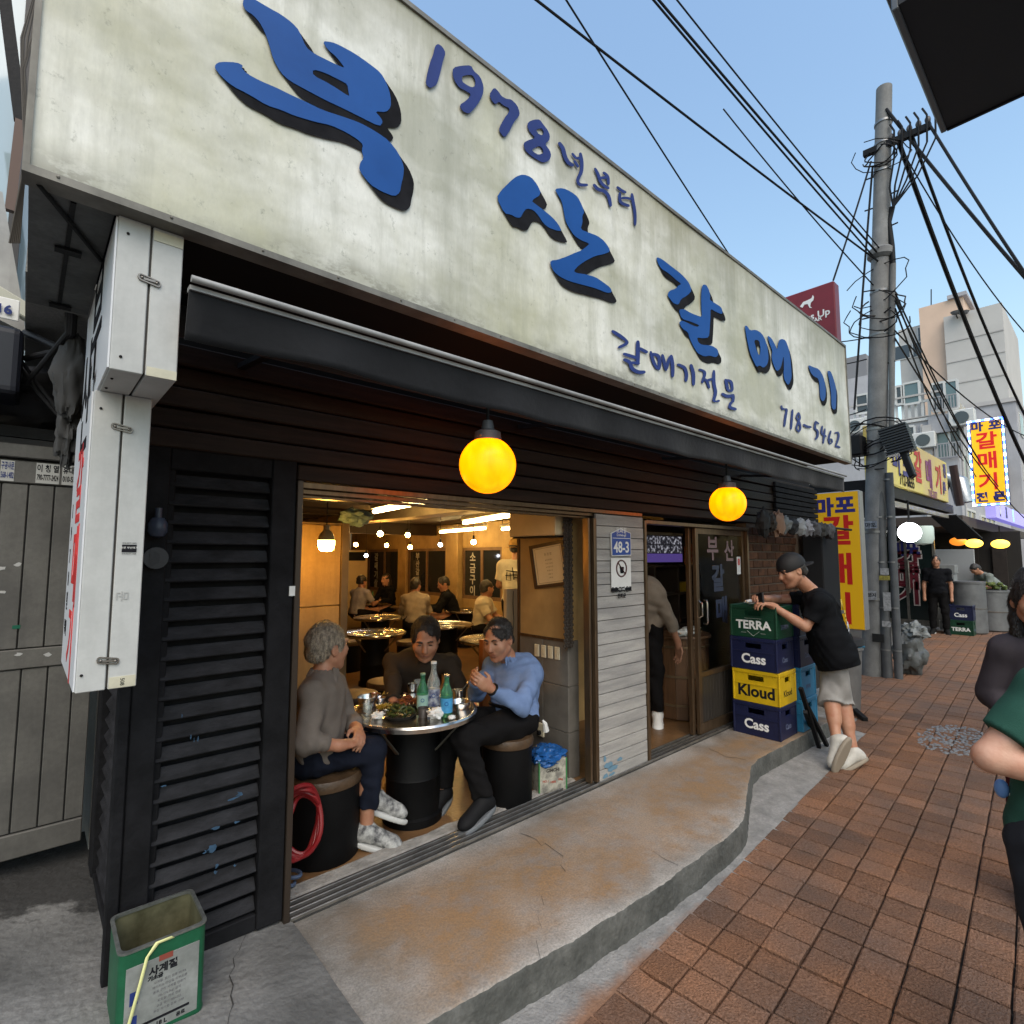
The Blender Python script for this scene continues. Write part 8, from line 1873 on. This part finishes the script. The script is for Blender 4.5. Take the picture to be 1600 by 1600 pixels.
def standing(x, y, yaw, s=.95, z0=0.0, lean=.0, turn=0.0, nod=.0, arms='down', bend=0.0):
    f, l_ = basis(yaw); o = V3(x, y, z0); z = lambda q: V3(0, 0, q)
    J = dict(pel=o + z(.90 * s)); td = nrm(f * math.sin(bend) + z(math.cos(bend)))
    J['che'] = J['pel'] + td * .30 * s; J['nb'] = J['pel'] + td * .50 * s
    J['shL'] = J['nb'] + l_ * .18 * s - td * .06 * s; J['shR'] = J['nb'] - l_ * .18 * s - td * .06 * s
    J['hd'] = J['nb'] + nrm(td + f * .15) * .165 * s; J['face'] = basis(yaw + turn)[0] + z(-nod - math.sin(bend) * .6); J['hs'] = s * 1.0
    for q, sg_ in (('L', 1), ('R', -1)):
        if arms == 'down': J['el' + q] = J['sh' + q] + l_ * sg_ * .05 - z(.28 * s); J['wr' + q] = J['el' + q] + f * .06 - z(.24 * s)
        else: J['el' + q] = J['sh' + q] + l_ * sg_ * .06 - z(.25 * s) + f * .04; J['wr' + q] = J['el' + q] + f * .23 * s - z(.02) - l_ * sg_ * .05
        J['kn' + q] = o + l_ * sg_ * .10 + z(.48 * s) + f * .02; J['an' + q] = o + l_ * sg_ * .11 + z(.085 * s); J['to' + q] = J['an' + q] + f * .14 * s - z(.045 * s) + l_ * sg_ * .03
    return J
pale_shirt = cloth_mat('pale_lilac_shirt', (.33, .30, .31)); grey_s2 = cloth_mat('warm_grey_shirt', (.34, .29, .24)); white_t = cloth_mat('white_tee', (.62, .55, .43)); dark_j = cloth_mat('black_jacket', (.006, .0065, .009))
far_g = 'diners further back in the room'
person('far diner in a pale shirt at the leftmost back table', seated(4.42, 9.0, .35, nod=.1), SK, pale_shirt, black_tr, hair_b, .014, .93, 'short', 'long', 'short', None, seed=21, group=far_g, hands=False)
person('far woman diner with bobbed hair facing left at the back table', seated(5.38, 9.55, 3.4, nod=.1), SK2, dark_j, black_tr, hair_b, .014, .9, 'long', 'long', 'long', None, seed=22, group=far_g, hands=False)
person('diner in a warm grey shirt seen from behind among the steel tables', seated(4.46, 7.15, 1.0, lean=.12, turn=-.5), SK, grey_s2, navy_tr, hair_b, .012, 1.0, 'rolled', 'long', 'short', None, seed=23, group=far_g, hands=False)
person('diner in a black jacket bowing over his food by the white column', seated(5.28, 7.25, 2.6, lean=.16, nod=.35, turn=.2), SK, dark_j, black_tr, hair_b, .012, .97, 'long', 'long', 'short', None, seed=24, group=far_g, hands=False)
person('young diner in a white tee looking right near the lettered window', seated(4.78, 5.95, -.9, lean=.05, turn=.75, arm='lap'), SK, white_t, black_tr, hair_b, .010, 1.02, 'short', 'long', 'fringe', None, seed=25, group=far_g, collar=False)
cm_ = mat('mustard_cap', (.36, .19, .04), .8, var=.2, vscale=20)
pc = person('man in a mustard cap and white tee standing behind the cream board', standing(4.62, 5.05, .55, 1.0, .13, turn=-.25, arms='bent'), SK, white_t, black_tr, hair_b, .010, 1.0, 'short', 'long', 'short', None, seed=26, group=far_g, collar=False, cap=(cm_, 'back'), build=1.12)
# scribbled black print on the back of the tee
f_, l_ = basis(.55); bc0 = V3(4.62, 5.05, .13) + V3(0, 0, 1.23) - f_ * .165
for k, pts in enumerate([[(-.10, .03), (.08, .05)], [(0, .09), (-.02, -.06)], [(-.12, -.01), (-.03, .0), (.09, -.01)], [(.03, .02), (.02, -.07), (.08, -.06), (.07, .03)], [(-.08, .0), (-.1, -.04), (-.02, -.03)]]):
    MB().tube([bc0 + l_ * a + V3(0, 0, b_) for a, b_ in pts], .006, 5).obj('shirt_print', black_ink, pc, smooth=True)
# ------------------------------------------------------------------ doorway person, bent, in a grey sweatshirt
Jd = standing(4.16, 2.86, math.pi + .35, .97, .13, arms='down', bend=.55); Jd['wrL'] = Jd['elL'] + V3(.02, -.05, -.26); Jd['elL'] = V3(4.22, 2.62, 1.02); Jd['wrL'] = V3(4.30, 2.6, .82); Jd['shL'] = V3(4.07, 2.66, 1.27); Jd['hL'] = (.1, 0, -1); Jd['pnL'] = (-1, .2, 0); Jd['curlL'] = .4
person('person in a beige-grey sweatshirt bending inside the doorway', Jd, SK, cloth_mat('beige_sweatshirt', (.25, .205, .16)), black_tr, hair_b, .008, 1.0, 'long', 'long', 'short', (white_paint, sole_w), seed=31, collar=False, build=1.05)
# ------------------------------------------------------------------ man leaning on the crates
aL = at_z(1334, 1178, .085); aR = at_z(1308, 1170, .14)
lm = person('man in black tee, black cap and grey shorts leaning on the crates', dict(
    hd=(4.67, 1.77, 1.465), face=(-.80, .50, -.34), up=(-.2, .15, 1), hs=1.06, nb=(4.83, 1.68, 1.30), che=(4.84, 1.62, 1.13), pel=(4.85, 1.55, .84),
    shL=(4.68, 1.575, 1.215), shR=(4.98, 1.69, 1.235), elL=(4.61, 1.66, 1.03), wrL=(4.50, 1.86, 1.185), elR=(4.85, 1.95, 1.215), wrR=(4.57, 1.99, 1.235),
    hL=(-.75, .45, .25), pnL=(-.2, .3, -.9), curlL=.8, hR=(-.8, -.1, .25), pnR=(-.3, -.2, -.9), curlR=.8,
    knL=(4.88, 1.52, .45), knR=(4.78, 1.56, .46), anL=(aL.x, aL.y, .10), toL=(aL.x - .11, aL.y + .07, .05), anR=(aR.x, aR.y, .20), toR=(aR.x - .05, aR.y + .045, .075)),
    SK, cloth_mat('black_tee', (.004, .0045, .006)), cloth_mat('grey_shorts', (.30, .29, .275)), hair_b, .007, 1.0, 'short', 'short', 'short', (mat('white_shoe', (.52, .50, .45), .6, var=.2, vscale=20), mat('tan_sole', (.25, .21, .16), .7)), seed=41, collar=False, cap=(mat('black_cap', (.01, .01, .011), .7), 'back'), build=1.14, hem=.1)
ph = V3(4.435, 1.93, 1.235); tag(MB().obox(ph, Vector((.02, .012, .05)), Vector((.004, -.006, 0)), Vector((.012, .03, -.01))).obj('phone', black_metal, bevel=.002), 'dark phone held by the man leaning on the crates', 'phone')
# print down the back of the tee
bk_n = nrm(V3(.28, -.93, 0)); bk_r = nrm(np.cross(V3(0, 0, 1), bk_n)); tee_y = mat('tee_yellow', (.45, .33, .05), .7); tee_w = mat('tee_white', (.42, .45, .5), .7)
for k, (t_, z_, s_, m_, off) in enumerate([('마포', 1.19, .085, tee_y, .124), ('갈매', 1.10, .085, tee_y, .13), ('부산', 1.005, .095, tee_w, .132), ('SINCE 78', .935, .035, tee_y, .134)]):
    c_ = V3(4.88, 1.605 - (1.19 - z_) * .16, z_) + bk_n * off; text('shirt_print', t_, s_, m_, c_, bk_r, (-bk_n[0] * .12, -bk_n[1] * .12, 1), lm, .004, .004)
# ------------------------------------------------------------------ woman in green at the right edge, and the one behind her
green_t2 = cloth_mat('dark_green_tee', (.022, .075, .055))
person('woman in a dark green tee cut by the right edge of the street', dict(
    hd=(2.20, -.06, 1.47), face=(.45, -.9, 0), hs=.95, nb=(2.17, .03, 1.285), che=(2.15, .09, 1.12), pel=(2.14, .11, .82), shR=(2.06, .14, 1.22), shL=(2.30, -.07, 1.22), elR=(1.955, .255, 1.045), wrR=(2.03, .06, 1.015), elL=(2.42, -.1, 1.0), wrL=(2.35, -.22, 1.0),
    hR=(.5, -.85, 0), pnR=(.8, .5, 0), curlR=.7, hL=(-.3, -.9, 0), pnL=(-.8, .4, 0), curlL=.7, knR=(2.09, .14, .44), knL=(2.24, -.02, .44), anR=(2.08, .13, .085), anL=(2.25, -.05, .085), toR=(2.13, .01, .045), toL=(2.3, -.18, .045)),
    SK2, green_t2, cloth_mat('charcoal_trousers', (.022, .024, .03)), hair_b, .007, .98, 'short', 'long', 'long', (black_shoe, sole_w), seed=51, collar=False, build=.86, hem=.06)
hb = thing('hip_bag', 'pale blue pouch on a white cord at the hip of the woman in green', 'bag', (2.06, .2, .95)); p = at_d(1565, 1232, 1.52); MB().sphere(p, .017, 14, 10, (.7, 1, 1.5)).obj('pouch', mat('pale_blue_pouch', (.10, .2, .42), .5), hb, smooth=True)
MB().tube([at_d(1580, 1240, 1.50), at_d(1584, 1270, 1.475), at_d(1592, 1300, 1.47), at_d(1606, 1330, 1.47)], .004, 6).obj('cord', white_paint, hb, smooth=True)
person('woman in a dark grey hooded jacket behind the woman in green', dict(
    hd=(3.42, 0.240, 1.385), face=(-.97, -.22, -.05), hs=1.12, nb=(3.48, 0.245, 1.235), che=(3.49, 0.245, 1.08), pel=(3.5, 0.245, .82), shR=(3.44, 0.370, 1.150), shL=(3.48, 0.075, 1.175), elR=(3.46, 0.435, .93), wrR=(3.36, 0.345, .86), elL=(3.48, 0.005, .93), wrL=(3.36, 0.085, .88),
    knR=(3.46, 0.325, .44), knL=(3.48, 0.145, .44), anR=(3.5, 0.325, .085), anL=(3.52, 0.145, .085), toR=(3.38, 0.335, .045), toL=(3.4, 0.125, .045)),
    SK, cloth_mat('charcoal_hoodie', (.05, .042, .048)), cloth_mat('maroon_trousers', (.07, .01, .014)), hair_b, .007, .97, 'long', 'long', 'long', (black_shoe, sole_w), seed=52, collar=True, build=.84)
# ------------------------------------------------------------------ down the street
person('man dressed in black standing by the lettered glass door', standing(14.15, 2.49, math.pi + .12, .95, 0, arms='down'), SK, dark_j, black_tr, hair_b, .014, .98, 'short', 'long', 'fringe', (black_shoe, sole_w), seed=61, collar=False, hands=True, build=1.08)
Jb = standing(15.95, 1.72, math.pi - .9, .95, 0, arms='bent', bend=.75, nod=.4)
person('worker in a pale tee and apron bending over the far counter', Jb, SK, cloth_mat('pale_work_tee', (.2, .22, .2)), cloth_mat('dark_apron', (.015, .015, .03)), hair_b, .014, .97, 'short', 'long', 'short', (black_shoe, sole_w), seed=62, collar=False, hands=False)
